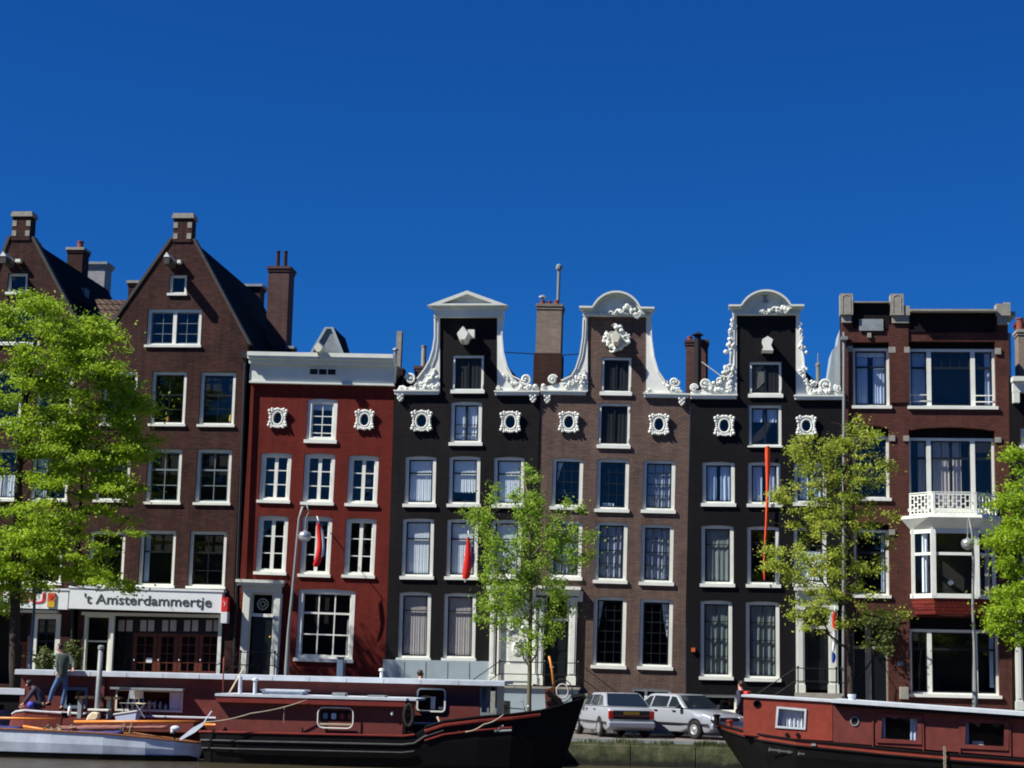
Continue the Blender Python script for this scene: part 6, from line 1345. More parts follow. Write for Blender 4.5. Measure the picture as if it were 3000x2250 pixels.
# ---- sailing boat in the foreground left
sb=boatT('sailing_boat','open sailing boat with a pale blue-white hull and varnished spars',280,52.3,group='boats moored along the quay')
pts=[(-260,2128,.5,0),(-100,2130,.8,0),(0,2134,.88,0),(150,2140,.9,0),(300,2148,.85,0),(420,2160,.7,0),(500,2170,.5,.05),(545,2176,.28,.12),(578,2178,.05,.2)]
st=[]
for u,v,h,rk in pts: a=sb.p(u,v); st.append((a.x,a.z,h,rk))
hull(sb,st,.9,['hull_white','hull_white'],deck=.08,deckmat='wood_deck',band=.07)
P=[]
for x,zs,h,rk in st: P.append((x-rk*.9,.9-h*.93-.012,.1))
mb=MB(); rows=[]
for x,zs,h,rk in st: rows.append([(x-rk*.85,.9-h*.955-.008,.17),(x-rk*.95,.9-h*.9-.02,.08),(x-rk*1.1,.9-h*.8-.03,-.2)])
mb.loft(rows); mb.build('waterline_band','boat_black',sb.o)
strake(sb,st,.9,.01,.028,'wood_deck',name='gunwale')
def spar(name,k,a,b_,d,r,mat,par=sb): A=P_(par,k,*a,d); B_=P_(par,k,*b_,d); n=MB(); n.tube([A,A.lerp(B_,.5),B_],[r*.9,r,r*.8],8); return n.build(name,mat,par.o,smooth=True)
spar('mast','c',(640,1252),(1690,1252),.7,.045,'wood_orange'); spar('boom','c',(-200,1215),(480,1232),.8,.04,'wood_orange'); spar('gaff','c',(200,1290),(520,1345),.4,.04,'wood_orange'); spar('spar','c',(1760,1275),(2095,1292),.75,.04,'wood_orange'); spar('spar','c',(1150,1345),(1480,1400),.5,.02,'wood_deck')
mb=MB(); rows=[]; rgx=random.Random(6)
for i in range(22):
    f=i/21; A=P_(sb,'c',500+f*950,1312-f*12,.6); rr_=.09*(.55+.45*math.sin(math.pi*min(1,f*1.2+.15)))*rgx.uniform(.8,1.2); rows.append([(A.x,.6+rr_*1.3*math.cos(a),A.z+rr_*math.sin(a)) for a in [j*.785 for j in range(8)]])
mb.loft(rows,closed=True,caps=True); mb.build('furled_sail','sail_brown',sb.o,smooth=True)
mb=MB(); rows=[]
for i in range(12):
    f=i/11; A=P_(sb,'c',560+f*500,1345+f*5,.4); rr_=.06*rgx.uniform(.7,1.3); rows.append([(A.x,.4+rr_*1.3*math.cos(a),A.z+rr_*math.sin(a)) for a in [j*.785 for j in range(8)]])
mb.loft(rows,closed=True,caps=True); mb.build('sail_cover','tarp_blue',sb.o,smooth=True)
mb=MB(); rows=[]
for i in range(9):
    f=i/8; A=P_(sb,'c',-260+f*450,1295+f*8,.5); rr_=.16*rgx.uniform(.75,1.15)*(1-f*.55); rows.append([(A.x,.5+rr_*2*math.cos(a),A.z-.05+rr_*math.sin(a)) for a in [j*.785 for j in range(8)]])
mb.loft(rows,closed=True,caps=True); mb.build('tarpaulin','tarp_blue',sb.o,smooth=True)
mb=MB()
for X,Y0,Y1 in ((1080,1245,1350),(1140,1245,1350),(1030,1350,1270)): a=P_(sb,'c',X,Y0,.55); b_=P_(sb,'c',X-25 if X>1040 else X+30,Y1,.45); mb.tube([a,b_],.012,5)
mb.build('sail_tie','rope',sb.o); mb=MB()
for i in range(14):
    a=P_(sb,'c',370+rgx.uniform(0,260),1290+rgx.uniform(-10,35),.5); mb.tube([a,a+Vector((rgx.uniform(-.2,.2),rgx.uniform(-.2,.2),rgx.uniform(-.05,.08))),a+Vector((rgx.uniform(-.3,.3),.1,-.05))],.016,5)
mb.build('rigging','rope',sb.o)
mb=MB(); a=P_(sb,'c',1555,1405,.2); b_=P_(sb,'c',1755,1270,.2); d_=(b_-a); nn=Vector((-d_.z,0,d_.x)).normalized()
mb.plate([(p.x,p.z) for p in (a-nn*.03,a+nn*.03,a.lerp(b_,.6)+nn*.075,b_+nn*.04,b_-nn*.04,a.lerp(b_,.6)-nn*.075)],[],.18,.22); c_=P_(sb,'c',1830,1160,.2); mb.tube([b_,c_],.02,6); mb.build('oar','hull_white',sb.o)
mb=MB(); a=P_(sb,'c',1515,1310,.5); mb.ball((a.x,.5,a.z),(.15,.1,.085),12,8); mb.box(a.x-.12,a.x-.02,.44,.56,a.z-.14,a.z-.03); om=mb.build('outboard_motor','boat_roof',sb.o,smooth=True); MB().tube([(a.x-.02,.5,a.z-.05),(a.x-.01,.5,a.z-.33)],.03,6).build('shaft','boat_black',om)
mb=MB(); a=P_(sb,'c',1680,1540,.1); b_=P_(sb,'c',1745,1450,.1); mb.plate([(p.x,p.z) for p in (P_(sb,'c',1705,1545),P_(sb,'c',1738,1545),P_(sb,'c',1760,1448),P_(sb,'c',1715,1440))],[],.85,.9); mb.build('rudder','hull_white',sb.o)
# things on the houseboat's side deck
def thingpx(name,label,cat,k,X,Y,Yd,group=None): return T(name,label,cat,tuple(W(*cp(k,X,Y),Yd)),group=group)
t=thingpx('white_box','white tilted box standing among the varnished spars of the sailing boat','box','c',1100,1245,53.4)
mb=MB(); mb.loft([[(-.28,y,0),(.3,y,.0),(.33,y,.28),(-.33,y,.16)] for y in (-.2,.2)],closed=True,caps=True); mb.build('body','curtain_blue',t.o,bevel=.01); mb=MB(); mb.loft([[(-.36,y,.165),(.35,y,.285),(.34,y,.325),(-.37,y,.205)] for y in (-.22,.22)],closed=True,caps=True); mb.build('lid','white',t.o,bevel=.008)
t=thingpx('cushion','cream cushion lying on the sailing boat beside the white box','cushion','c',805,1240,53.4); mb=MB(); mb.loft([[(-.2,y,-.03),(.12,y,.0),(.2,y,.1),(.17,y,.22),(-.02,y,.25),(-.15,y,.12)] for y in (-.12,.12)],closed=True,caps=True); mb.build('cushion_body','canvas',t.o,bevel=.04)
t=thingpx('fender','small white fender hanging at the houseboat stern by the standing man','fender','c',598,1200,54.5); MB().lathe([(.02,-.02),(.05,.02),(.055,.12),(.05,.24),(.02,.28)],(0,0,0),12).build('fender_body','white',t.o,smooth=True); MB().tube([(0,0,.27),(0,0,.36)],.01,5).build('cord','rope',t.o)
t=thingpx('bench','white topped low bench on the houseboat side deck','bench','c',855,1200,54.2); w_=.32; mb=MB(); mb.box(-w_,w_,-.12,.15,.14,.2); mb.build('seat','white',t.o,bevel=.01)
for dx in (-.27,.27): MB().box(dx-.02,dx+.02,-.08,.1,-.08,.139).build('leg','lead',t.o)
t=thingpx('table','dark weathered wooden table beside the mooring pole','table','c',850,1215,54.5); mb=MB(); w_=.68; h_=t.p(*cp('c',850,1040)).z; mb.box(-w_,w_,-.2,.25,h_-.05,h_+.02); mb.build('tabletop','roof_tile_brown',t.o)
for dx in (-.57,.32): MB().box(dx-.06,dx+.06,-.1,.1,-.05,h_-.052).build('leg','lead',t.o)
def chair(label,X,rot,back='canvas'):
    t=thingpx('folding_chair',label,'chair','c',X,1215,54.35,group='metal folding chairs on the houseboat'); t.o.rotation_euler=(0,0,rot)
    for sx in (-1,1):
        m_=MB(); m_.tube([(sx*.2,-.2,0),(sx*.2,.18,.42),(sx*.2,.24,.8)],.014,5); m_.tube([(sx*.2,.2,0),(sx*.2,-.18,.42)],.014,5); m_.build('leg','steel',t.o)
    m_=MB(); rows=[[(-.2,y,.43-.02*math.cos(y*9)),(.2,y,.43-.02*math.cos(y*9))] for y in (-.2,-.1,0,.1,.2)]; o=m_.loft(rows).build('seat',back,t.o); o.modifiers.new('s','SOLIDIFY').thickness=.015
    m_=MB(); m_.box(-.2,.2,.215,.235,.55,.8); m_.build('backrest',back,t.o)
chair('metal folding chair with a cream canvas back on the houseboat side deck',1240,1.2); chair('metal folding chair with a pale canvas back left of the cream one',1110,-.4,'pipe_grey')
# small dinghy bow at far left
t=boatT('dinghy','grey boat bow just showing at the left edge behind the sailing boat',-40,54.6); a=t.p(25,2100)
st2=[(a.x-3,a.z+.35,.8,0),(a.x-1.5,a.z+.33,.8,0),(a.x-.5,a.z+.34,.5,.05),(a.x+.05,a.z+.36,.1,.15)]; hull(t,st2,.9,['sign_blue','boat_black']); mb=MB(); b_=t.p(58,2027); c_=t.p(22,2027); mb.box(c_.x-1.2,b_.x,.4,1.2,b_.z-.09,b_.z+.09); mb.build('cabin_roof','boat_roof',t.o); mb=MB(); mb.box(c_.x-1.1,b_.x-.1,.5,1.1,a.z+.2,b_.z-.091,0); mb.build('cabin','boat_black',t.o)

# ---- right houseboat
rb=boatT('houseboat','orange-red houseboat with a black hull at the right','2180' and 2180,54.2,rz=R(-10),group='boats moored along the quay')
def rp(u,v,d=0): return rb.p(u,v,d)
pts=[(2064,2114,.06,-1.05),(2085,2121,.22,-.95),(2115,2130,.5,-.75),(2160,2141,.8,-.5),(2230,2154,1.1,-.2),(2330,2168,1.25,0),(2600,2195,1.25,0),(2800,2212,1.25,0),(3150,2238,1.25,0)]
st=[(rp(u,v).x,rp(u,v).z,h,rk) for u,v,h,rk in pts]
hull(rb,st,1.25,['boat_black','boat_orange'],band=.17,deck=.1,deckmat='boat_rim'); strake(rb,st,1.25,-.01,.03,'boat_black'); strake(rb,st,1.25,.16,.03,'boat_black')
k_='n'; yS=.18; C1=rb.p(*cp('n',556,1240),yS); 
def rq(X,Y,d=yS): a=rb.p(*cp('n',X,Y),d); return (a.x,a.z)
# front cabin section, its sunlit look put into the lighter orange
L0=rb.p(2178,2100,yS).x
o_f=[(L0,rq(0,1385)[1]+.04),rq(556,1418),rq(556,1085),(L0,rb.p(2178,2040,yS).z)]
a_=rb.p(2218,2062,yS); PF=[(a_.x+.1*math.cos(i*.524),a_.z+.1*math.sin(i*.524)) for i in range(12)]
wf=[rq(72,1295),rq(315,1312),rq(325,1150),rq(85,1128)]
MB().plate(o_f,[wf,PF],yS,yS+.05).build('cabin_side','boat_orange',rb.o)
mb=MB(); mb.box(L0,L0+.05,yS+.051,2.3,o_f[0][1]-.05,o_f[3][1]-.002); mb.box(L0+.051,rq(556,1200)[0]-.01,2.2,2.3,o_f[0][1]-.3,o_f[3][1]-.05); mb.build('cabin','boat_orange',rb.o)
def slab(t,p0,p1,y0,y1,th,mat,name,up=0):
    mb=MB(); mb.loft([[(p0[0],y0,p0[1]+up),(p0[0],y1,p0[1]+up),(p0[0],y1,p0[1]+up-th),(p0[0],y0,p0[1]+up-th)],[(p1[0],y0,p1[1]+up),(p1[0],y1,p1[1]+up),(p1[0],y1,p1[1]+up-th),(p1[0],y0,p1[1]+up-th)]],closed=True,caps=True); return mb.build(name,mat,t.o)
slab(rb,(L0-.06,o_f[3][1]+.05),(rq(556,1080)[0],rq(556,1080)[1]+.05),yS-.05,2.35,.06,'boat_roof','roof')
fo=MB().plate([(wf[0][0]-.03,wf[0][1]-.03),(wf[1][0]+.03,wf[1][1]-.03),(wf[2][0]+.03,wf[2][1]+.03),(wf[3][0]-.03,wf[3][1]+.03)],[[(wf[0][0]+.03,wf[0][1]+.03),(wf[1][0]-.03,wf[1][1]+.03),(wf[2][0]-.03,wf[2][1]-.03),(wf[3][0]+.03,wf[3][1]-.03)]],yS-.03,yS-.002).build('window','boat_roof',rb.o)
cm=MB(); curtain(cm,wf[0][0],wf[1][0],wf[1][1],wf[3][1],yS+.14,wl=.11,amp=.04); cm.build('curtain','curtain',fo); MB().box(wf[0][0],wf[1][0],yS+.02,yS+.026,wf[1][1],wf[3][1]).build('pane','glass',fo)
for X in (165,258): a=rq(X,1365); MB().plate([(a[0]+.06*math.cos(i*.785),a[1]+.06*math.sin(i*.785)) for i in range(8)],[],yS-.03,yS-.002).build('porthole','boat_black',rb.o)
# main cabin
R1=rb.p(3150,2150,yS).x; 
top0=rq(560,1085); top1=rq(2212,1200); sl=(top1[1]-top0[1])/(top1[0]-top0[0]); topR=(R1,top0[1]+sl*(R1-top0[0])); bot0=rq(560,1425); bot1=rq(2212,1560); sb_=(bot1[1]-bot0[1])/(bot1[0]-bot0[0]); botR=(R1,bot0[1]+sb_*(R1-bot0[0]))
W1=[rq(975,1400),rq(1290,1415),rq(1295,1225),rq(985,1210)]; W2=[rq(1700,1450),rq(2040,1468),rq(2045,1270),rq(1705,1255)]; PH=[(rq(750,1247)[0]+.11*math.cos(i*.524),rq(750,1247)[1]+.13*math.sin(i*.524)) for i in range(12)]
MB().plate([(bot0[0]+.004,bot0[1]),botR,topR,(top0[0]+.004,top0[1])],[W1,W2,PH],yS,yS+.05).build('cabin_side','boat_red',rb.o)
MB().box(top0[0]+.05,R1,.95,1.0,.5,topR[1]-.1).build('dark_interior','room',rb.o)  # near-black sheet painted for the unlit inside of the main cabin
slab(rb,(top0[0]-.02,top0[1]),(topR[0],topR[1]),yS-.28,2.4,.1,'boat_roof','roof',up=.1)
slab(rb,(top0[0]+.05,top0[1]-.002),(topR[0],topR[1]-.002),yS-.2,yS-.004,.1,'boat_black','eaves_shade')  # black strip painted in for the shadow under the roof edge
for X in (905,1340,1655,2090): a=rq(X,1200+X*.03); b_=rq(X,1425+X*.06); MB().box(a[0]-.02,a[0]+.02,yS-.035,yS-.002,b_[1],a[1]-.05).build('batten','boat_red',rb.o)
for Wn,nm in ((W1,0),(W2,1)):
    def ex(P,e,f): cx=sum(p[0] for p in P)/4; cz=sum(p[1] for p in P)/4; return [(p[0]+(e if p[0]>cx else -e),p[1]+(f if p[1]>cz else -f)) for p in P]
    fo=MB().plate(ex(Wn,.12,.1),[ex(Wn,-.01,-.01)],yS-.04,yS-.002).build('window','boat_red',rb.o)
    MB().box(Wn[0][0],Wn[1][0],yS+.02,yS+.026,min(Wn[0][1],Wn[1][1]),max(Wn[2][1],Wn[3][1])).build('pane','glass',fo)
    ww=Wn[1][0]-Wn[0][0]
    for a,b_ in (((0,.12),(.8,1)) if nm==0 else ((0,.1),)):
        cm=MB(); curtain(cm,Wn[0][0]+ww*a,Wn[0][0]+ww*b_,Wn[1][1]-.02,Wn[3][1],yS+.12,wl=.12,amp=.03); cm.build('curtain','curtain_blue',fo)
    if nm: mb=MB(); mb.box(Wn[0][0]+.2,Wn[0][0]+.5,.4,.6,Wn[1][1]+.02,Wn[1][1]+.12); mb.build('books','white',fo)
pr=MB().tube([(p[0],yS-.01,p[1]) for p in PH],.02,5,closed=True).build('porthole','lead',rb.o)
MB().plate([(PH[0][0]-.11+.1*math.cos(i*.524),PH[0][1]+.1*math.sin(i*.524)) for i in range(12)],[],yS+.01,yS+.02).build('pane','room',pr)
MB().tube([(p[0],yS-.008,p[1]) for p in PF],.018,5,closed=True).build('porthole','boat_black',rb.o)
MB().box(L0+.1,rq(540,1200)[0]-.05,.95,1.0,o_f[0][1]-.1,o_f[3][1]-.1).build('dark_interior','room',rb.o)  # near-black sheet painted for the unlit inside of the front cabin
for u,v,m2 in ((2100,2100,'boat_black'),(2138,2116,'boat_orange')):
    a=rb.p(u,v,1.0); MB().lathe([(.08,-.25),(.08,0),(.11,.02),(.11,.06),(.03,.08)],(a.x,1.0,a.z),12).build('bollard',m2,rb.o)
# roof flue and white anchor fitting
a=rb.p(*cp('n',725,1075),.9); MB().lathe([(.1,-.1),(.1,.12),(.12,.13),(.12,.2)],(a.x,.9,a.z),12).build('roof_vent','boat_roof',rb.o)
a=rb.p(*cp('n',395,1450),-.02); mb=MB(); mb.box(a.x-.06,a.x+.06,-.06,0,a.z-.03,a.z+.03); mb.build('cleat','lead',rb.o)
tm=text_mb('Jeltje ut' if 0 else 'Poldertijs  ut',1.15,.17,.01) if 0 else None
# painted name, illegible hand lettering strokes on the black bow
mb=MB(); rgx=random.Random(12); a=rb.p(*cp('n',5,1490),-.03); b_=rb.p(*cp('n',300,1530),-.03)
for i in range(15):
    if i in (10,11): continue
    f=i/14; c=a.lerp(b_,f); h=.05+.05*(i%4==0); x=c.x
    mb.tube([(x,.02,c.z-h*.5),(x+.02,.015,c.z+h*.5),(x+.045,.015,c.z+h*.1),(x+.03,.02,c.z-h*.5)],.009,4)
mb.build('painted_name','pipe_grey',rb.o)
# mooring bollard chain at the right
mb=MB(); a=rb.p(*cp('n',1525,1480),-.05)
for i in range(9): z=a.z-i*.07; mb.tube([(a.x+.03*math.cos(q)+.01*(i%2),-.08,z+.045*math.sin(q)) for q in [j*1.047 for j in range(6)]],.014,5,closed=True)
mb.build('chain','rope',rb.o)

# ================================================================== parked cars
def car(label,u,v,Y,heading,paint,wagon=False,group='silver cars parked along the quay'):
    g=W(u,v,Y); t=T('parked_car',label,'car',(g.x,Y,-.02),(0,0,heading),group)
    # local: +x forward, y left/right, z up
    out=[(-2.05,.42),(-2.08,.62),(-2.02,.92),(-1.9,.98),(-1.45,1.0),(-.6,.99),(.75,.97),(1.1,.93),(1.7,.84),(2.0,.74),(2.08,.6),(2.06,.4),(1.95,.24)]
    def arch(cx,r=.345): return [(cx+r*math.cos(a),.30+r*math.sin(a)) for a in [i*math.pi/8 for i in range(-1,10)] if .30+r*math.sin(a)>.2]
    bottom=[(1.7,.2)]+[(x,z) for x,z in arch(1.3)]+[(.6,.2),(0,.19),(-.7,.2)]+[(x,z) for x,z in arch(-1.22)]+[(-1.75,.22),(-1.98,.28)]
    poly=out[::-1]; poly=[(x,z) for x,z in reversed(out)]
    # counter clockwise outline
    loop=[(1.95,.24)]+[(x,z) for x,z in out[::-1][1:]]+[(-1.98,.28),(-1.75,.22)]+arch(-1.22)[::-1]+[(-.7,.2),(0,.19),(.6,.2)]+arch(1.3)[::-1]+[(1.7,.2)]
    dense=[]
    for i in range(len(loop)):
        a=loop[i]; b_=loop[(i+1)%len(loop)]; L_=math.hypot(b_[0]-a[0],b_[1]-a[1]); n=max(1,int(L_/.3))
        for j in range(n): dense.append((a[0]+(b_[0]-a[0])*j/n,a[1]+(b_[1]-a[1])*j/n))
    hw=.82
    def shape(p):
        x,y,z=p; f=1-.09*max(0,(abs(x)-1.2)/.9)**2; g_=1-.05*max(0,(.5-z)/.3)-.06*max(0,(z-.7)/.3); return Vector((x,y*f*g_,z+(-.03*(abs(y)/.82)**2 if z>.8 else 0)))
    mb=MB(); mb.plate(dense,[],-hw,hw); mb.map(shape); bo=mb.build('body',paint,t.o,bevel=.045); 
    for p in bo.data.polygons: p.use_smooth=True
    # greenhouse
    gh=[(.82,.95),(.25,1.36),(.1,1.4),(-.9,1.41),(-1.1,1.38),(-1.72,.97)]
    def gs(p): x,y,z=p; return Vector((x,y*(1-.24*max(0,z-.95)/.45)*.95,z))
    mb=MB(); mb.plate(gh,[],-hw,hw); mb.map(gs); go=mb.build('cabin_roof',paint,t.o,bevel=.04)
    for p in go.data.polygons: p.use_smooth=True
    e=.012
    def sidepane(pts,s,name='side_window'):
        m_=MB(); m_.face([(x,s*(hw+.012),z) for x,z in pts]); m_.map(gs); return m_.build(name,'glass_dark',t.o,fix=False)
    for s in (-1,1):
        sidepane([(.62,1.0),(.24,1.31),(.02,1.33),(-.02,1.0)],s); sidepane([(-.1,1.0),(-.08,1.33),(-.82,1.34),(-.86,1.0)],s); sidepane([(-.94,1.0),(-.9,1.33),(-1.06,1.31),(-1.42,1.03)],s)
    def crosspane(p0,p1,name,dn):
        m_=MB(); rows=[]
        for (x,z) in (p0,p1): w_=(hw*(1-.24*max(0,z-.95)/.45)*.95)-.07; rows.append([(x,-w_,z),(x,w_,z)])
        m_.loft(rows); m_.map(lambda p:p+Vector(dn)); return m_.build(name,'glass_dark',t.o,fix=False)
    crosspane((.79,.99),(.28,1.355),'windscreen',(.012,0,.014)); crosspane((-1.68,1.01),(-1.13,1.37),'rear_window',(-.012,0,.014))
    # wheels
    for cx in (-1.22,1.3):
        for s in (-1,1):
            m_=MB(); pr=[(.17,-.09),(.27,-.095),(.30,-.06),(.305,0),(.30,.06),(.27,.095),(.17,.09)]
            m_.lathe(pr,(0,0,0),20); m_.map(lambda p:Vector((cx+p.x,s*.73+p.z,.30+p.y))); wo=m_.build('wheel','tyre',t.o,smooth=False)
            m_=MB(); m_.lathe([(.175,0),(.17,.02),(.13,.025),(.1,.01),(.05,.035),(.01,.04)],(0,0,0),16); m_.map(lambda p:Vector((cx+p.x,s*(.815+p.z),.30+p.y))); m_.build('rim','steel',wo)
    for x0_,x1_,nm in ((-2.16,-2.0,'rear_bumper'),(2.0,2.14,'front_bumper')):
        m_=MB(); m_.box(x0_,x1_,-.78,.78,.32,.52); m_.build(nm,paint,t.o,bevel=.05)
    m_=MB(); 
    for s in (-1,1): m_.box(-1.9,1.95,s*.79,s*.80+s*.035,.46,.5)
    m_.build('side_trim','car_trim',t.o)
    m_=MB(); m_.box(-2.1,-2.05,-.6,.6,.58,.86); m_.build('tail_panel','car_trim',t.o)
    for s in (-1,1):
        m_=MB(); m_.box(-2.105,-2.0,s*.61,s*.76,.6,.85); m_.build('tail_light','tail_red',t.o,bevel=.015)
        m_=MB(); m_.box(1.99,2.095,s*.42,s*.7,.58,.72); m_.build('headlight','glass_lamp',t.o,bevel=.015)
        m_=MB(); m_.box(.55,.7,s*.82,s*.95,.95,1.07); m_.build('mirror',paint if paint=='x' else 'car_trim',t.o,bevel=.02)
        for hx in (-.7,.2): m_=MB(); m_.box(hx,hx+.16,s*.785,s*.815,.86,.89); m_.build('handle','car_trim',t.o)
    m_=MB(); m_.box(-2.112,-2.101,-.26,.26,.73,.83); m_.build('number_plate','plate_yellow',t.o)
    m_=MB(); m_.box(2.03,2.1,-.4,.4,.58,.7); m_.build('grille','car_trim',t.o)
    m_=MB(); m_.box(-2.112,-2.1005,-.6,.6,.69,.71); m_.build('reflector_strip','pot_red',t.o)
    return t
plain('glass_dark',(.012,.018,.026),.05,var=.05,spec=.9); plain('glass_lamp',(.6,.62,.62),.15,var=.05)
car('silver car showing its dark tail panel and red lights',1792,2148,60.2+1.2,R(90+20),'car_silver')
car('silver car parked with its bonnet towards the canal',2010,2150,61.6,R(-48),'car_silver_grey')

# ================================================================== bicycle
t=T('bicycle','black bicycle standing behind the bow of the black barge','bicycle',(W(1500,2140,58.6).x,58.5,-.0),(0,0,R(8)))
for x in (-.52,.52):
    wo=MB().tube([(x+.33*math.cos(i*.3142),0,.35+.33*math.sin(i*.3142)) for i in range(20)],.018,6,closed=True).build('wheel','tyre',t.o,smooth=True)
    m_=MB()
    for i in range(8): a=i*.785; m_.tube([(x,0,.35),(x+.32*math.cos(a),0,.35+.32*math.sin(a))],.003,3)
    m_.build('spokes','steel',wo)
m_=MB(); A,B_,C_,D__=(-.52,0,.35),(-.08,0,.3),(-.2,0,.85),(.38,0,.88)
for p,q_ in ((A,B_),(B_,C_),(A,C_),(C_,(.36,0,.82)),(B_,(.4,0,.72)),((.52,0,.35),D__)): m_.tube([p,q_],.017,6)
m_.build('frame','iron',t.o); m_=MB(); m_.tube([(.36,0,.88),(.34,0,1.05),(.3,-.25,1.08),(.2,-.28,1.05)],.012,5); m_.tube([(.34,0,1.05),(.3,.25,1.08),(.2,.28,1.05)],.012,5); m_.build('handlebar','steel',t.o); m_=MB(); m_.ball((-.24,0,.95),(.14,.08,.035),10,6); m_.tube([(-.2,0,.8),(-.22,0,.93)],.015,5); m_.build('saddle','tyre',t.o)
m_=MB(); m_.ball((.5,0,.9),(.04,.04,.05),8,6); m_.build('lamp','white',t.o)

# ================================================================== people
def skin(name,pts,edges,rad,mat,parent,sub=2,root=0):
    me=bpy.data.meshes.new(name); me.from_pydata([tuple(p) for p in pts],edges,[]); me.materials.append(MATS[mat])
    o=bpy.data.objects.new(name,me); COL.objects.link(o); o.parent=parent
    md=o.modifiers.new('skin','SKIN'); md.use_smooth_shade=True
    sv=me.skin_vertices[0].data
    for i,r_ in enumerate(rad): sv[i].radius=r_ if isinstance(r_,tuple) else (r_,r_); sv[i].use_root=(i==root)
    s=o.modifiers.new('sub','SUBSURF'); s.levels=sub; s.render_levels=sub
    return o
def person(label,t,J,top,legs,hair='hair',bag=None,shoe='boat_black'):
    V=lambda k:Vector(J[k]); K=['pelvis','belly','chest','neck','head','crown','shL','elL','haL','shR','elR','haR','hipL','knL','anL','toL','hipR','knR','anR','toR']
    pts=[V(k) for k in K]; idx={k:i for i,k in enumerate(K)}
    E=[('pelvis','belly'),('belly','chest'),('chest','neck'),('neck','head'),('head','crown'),('chest','shL'),('shL','elL'),('elL','haL'),('chest','shR'),('shR','elR'),('elR','haR'),('pelvis','hipL'),('hipL','knL'),('knL','anL'),('anL','toL'),('pelvis','hipR'),('hipR','knR'),('knR','anR'),('anR','toR')]
    E=[(idx[a],idx[b]) for a,b in E]
    rd=dict(pelvis=.12,belly=.11,chest=.13,neck=.055,head=.088,crown=.075,shL=.06,elL=.042,haL=.03,shR=.06,elR=.042,haR=.03,hipL=.085,knL=.055,anL=.038,toL=.035,hipR=.085,knR=.055,anR=.038,toR=.035)
    rad=[rd[k] for k in K]
    face=Vector(J['face']).normalized(); hd=V('head').lerp(V('crown'),.35)
    pts.append(hd+face*.1); rad.append(.02); E.append((idx['head'],len(pts)-1))     # nose
    for s in ('L','R'):
        h=V('ha'+s); d=(h-V('el'+s)).normalized(); side=d.cross(Vector((0,1,0))).normalized() if abs(d.y)<.9 else Vector((1,0,0)); cur=d.cross(side)
        for i in range(5):
            a=(i-1.5)*.02 if i<4 else -.045; L_=(.075,.085,.08,.065,.05)[i]
            b0=h+side*a+d*(.05 if i<4 else .02); b1=b0+d*L_*.55+side*a*.25+cur*.008; b2=b1+d*L_*.4+cur*.03
            k=len(pts); pts+= [b0,b1,b2]; rad+=[.011,.0095,.008]; E+=[(idx['ha'+s],k),(k,k+1),(k+1,k+2)]
    body=skin('body',pts,E,rad,'skin',t.o,sub=1)
    # jacket
    K2=['belly','chest','neck','shL','elL','wrL','shR','elR','wrR','pelvis']; Jw=dict(J); 
    for s in ('L','R'): Jw['wr'+s]=tuple(V('el'+s).lerp(V('ha'+s),.85))
    Jw['pelvis']=tuple(V('pelvis').lerp((V('hipL')+V('hipR'))*.5,1.0)+Vector((0,0,-.04))); Jw['neck']=tuple(V('chest').lerp(V('neck'),.75))
    i2={k:i for i,k in enumerate(K2)}; r2=dict(belly=(.17,.15),chest=(.18,.15),neck=.075,shL=.085,elL=.065,wrL=.05,shR=.085,elR=.065,wrR=.05,pelvis=(.18,.16))
    skin('jacket',[Vector(Jw[k]) for k in K2],[(i2[a],i2[b]) for a,b in (('pelvis','belly'),('belly','chest'),('chest','neck'),('chest','shL'),('shL','elL'),('elL','wrL'),('chest','shR'),('shR','elR'),('elR','wrR'))],[r2[k] for k in K2],top,t.o,root=1)
    K3=['belly','pelvis','hipL','knL','anL','hipR','knR','anR']; i3={k:i for i,k in enumerate(K3)}; r3=dict(belly=.125,pelvis=.14,hipL=.105,knL=.078,anL=.062,hipR=.105,knR=.078,anR=.062)
    skin('trousers',[V(k) for k in K3],[(i3[a],i3[b]) for a,b in (('belly','pelvis'),('pelvis','hipL'),('hipL','knL'),('knL','anL'),('pelvis','hipR'),('hipR','knR'),('knR','anR'))],[r3[k] for k in K3],legs,t.o)
    for s in ('L','R'):
        a=V('an'+s); b_=V('to'+s); m_=MB(); d=(b_-a); d.z=0; d=d.normalized() if d.length>1e-4 else Vector((0,1,0)); zf=min(a.z,b_.z)-.045; sd=d.cross(Vector((0,0,1)))
        rows=[]
        for f,w_,h_ in ((-.07,.03,.07),(-.03,.045,.1),(.06,.045,.09),(.15,.05,.06),(.2,.03,.035)): c=Vector((a.x,a.y,zf))+d*f; rows.append([c-sd*w_,c-sd*w_*.9+Vector((0,0,h_)),c+sd*w_*.9+Vector((0,0,h_)),c+sd*w_])
        m_.loft(rows,closed=True,caps=True); m_.build('shoe',shoe,t.o,bevel=.01)
    c=V('head').lerp(V('crown'),.62)-face*.02; m_=MB(); m_.ball(tuple(c),(.105,.115,.11),14,10)
    m_.v=[v for v in m_.v]; m_.map(lambda p:p if (p-hd).dot(face)<.045 or p.z>hd.z+.07 else p-face*((p-hd).dot(face)-.045)); m_.build('hair',hair,t.o,smooth=True)
    m_=MB()
    sdv=face.cross(Vector((0,0,1))).normalized()
    for s in (-1,1): m_.ball(tuple(hd+sdv*s*.035+face*.085+Vector((0,0,.03))),.01,6,5); 
    m_.build('eyes','boat_black',t.o); m_=MB(); m_.tube([tuple(hd+sdv*q*.022+face*.087+Vector((0,0,-.045))) for q in (-1,0,1)],.006,4); m_.build('mouth','pot_red',t.o)
    return body
def JP(t,d): return {k:(tuple(v) if len(v)==3 and k=='face' else ((lambda a:(a.x,v[2],a.z))(t.p(*cp('c',v[0],v[1]),v[2])))) for k,v in d.items()}
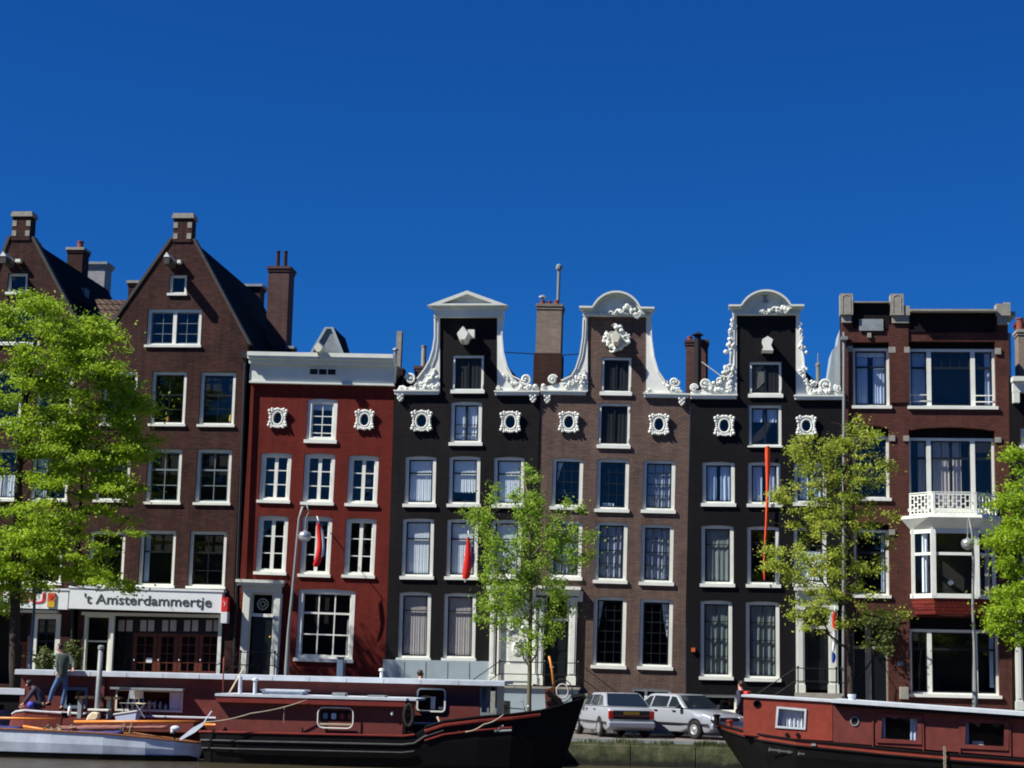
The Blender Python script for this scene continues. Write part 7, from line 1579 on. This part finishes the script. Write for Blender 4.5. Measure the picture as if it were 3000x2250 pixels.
t=T('person','person standing in a green jacket and blue jeans on the boat','person',tuple(W(*cp('c',480,1150),54.55)))
J=JP(t,dict(pelvis=(538,862,0),belly=(540,800,0),chest=(545,715,0),neck=(532,655,0),head=(517,625,0),crown=(515,590,0),shL=(505,680,-.1),elL=(497,760,-.12),haL=(500,835,-.12),shR=(598,682,.08),elR=(640,752,-.02),haR=(632,800,-.2),hipL=(510,880,-.05),knL=(455,985,-.05),anL=(425,1085,-.05),toL=(395,1100,-.2),hipR=(565,880,.05),knR=(560,1000,.03),anR=(535,1120,.03),toR=(520,1138,-.12),face=(-.8,-.5,-.1)))
person('',t,J,'jacket_green','jeans')
t2=T('person','person crouching in navy clothes at the stern of the red houseboat','person',tuple(W(*cp('c',330,1160),54.5)))
J=JP(t2,dict(pelvis=(372,1098,0),belly=(352,1040,0),chest=(312,975,0),neck=(278,945,-.02),head=(256,935,-.04),crown=(238,915,-.06),shL=(300,972,-.16),elL=(245,1045,-.2),haL=(195,1105,-.22),shR=(300,968,.14),elR=(255,1030,.12),haR=(212,1095,.08),hipL=(368,1108,-.11),knL=(278,1075,-.16),anL=(318,1142,-.16),toL=(290,1150,-.2),hipR=(375,1105,.11),knR=(300,1070,.16),anR=(345,1142,.14),toR=(318,1150,.14),face=(-.9,-.2,-.35)))
person('',t2,J,'jacket_navy','trousers_dark',hair='hair')
a=P_(t2,'c',268,1108,-.2); m_=MB(); m_.ball((a.x,-.22,a.z),(.12,.1,.11),12,8); m_.build('knee_pad','blue_bright',t2.o,smooth=True)
def walker(label,u,vtop,Y,zg,top,legs,face,heading,bag=False):
    a=W(u,vtop,Y); h=a.z-zg; s=h/1.78; t=T('person',label,'person',(a.x,Y,zg),(0,0,heading))
    J=dict(pelvis=(0,0,.95),belly=(0,0,1.1),chest=(0,0,1.35),neck=(0,.01,1.5),head=(0,.02,1.6),crown=(0,.01,1.7),shL=(-.17,0,1.42),elL=(-.22,-.08,1.15),haL=(-.2,.05,.92),shR=(.17,0,1.42),elR=(.22,.06,1.15),haR=(.2,.18,.95),hipL=(-.1,0,.9),knL=(-.1,.12,.5),anL=(-.1,.02,.09),toL=(-.1,.16,.05),hipR=(.1,0,.9),knR=(.1,-.02,.5),anR=(.1,-.22,.1),toR=(.1,-.1,.05),face=face)
    J={k:(tuple(c*s for c in v) if k!='face' else v) for k,v in J.items()}
    person('',t,J,top,legs)
    if bag: m_=MB(); m_.box(-.15,.15,-.32,-.14,1.0*s,1.45*s); m_.build('backpack','backpack_red',t.o,bevel=.05)
walker('person passing the grey plinth, only the head above the boat roof',1232,1961,63.5,.11,'shirt','jeans',(0,1,0),R(-90))
walker('person with a red backpack walking behind the orange-red houseboat near the silver car',2172,1992,61.2,-.02,'jacket_navy','trousers_dark',(0,1,0),R(60),bag=True)
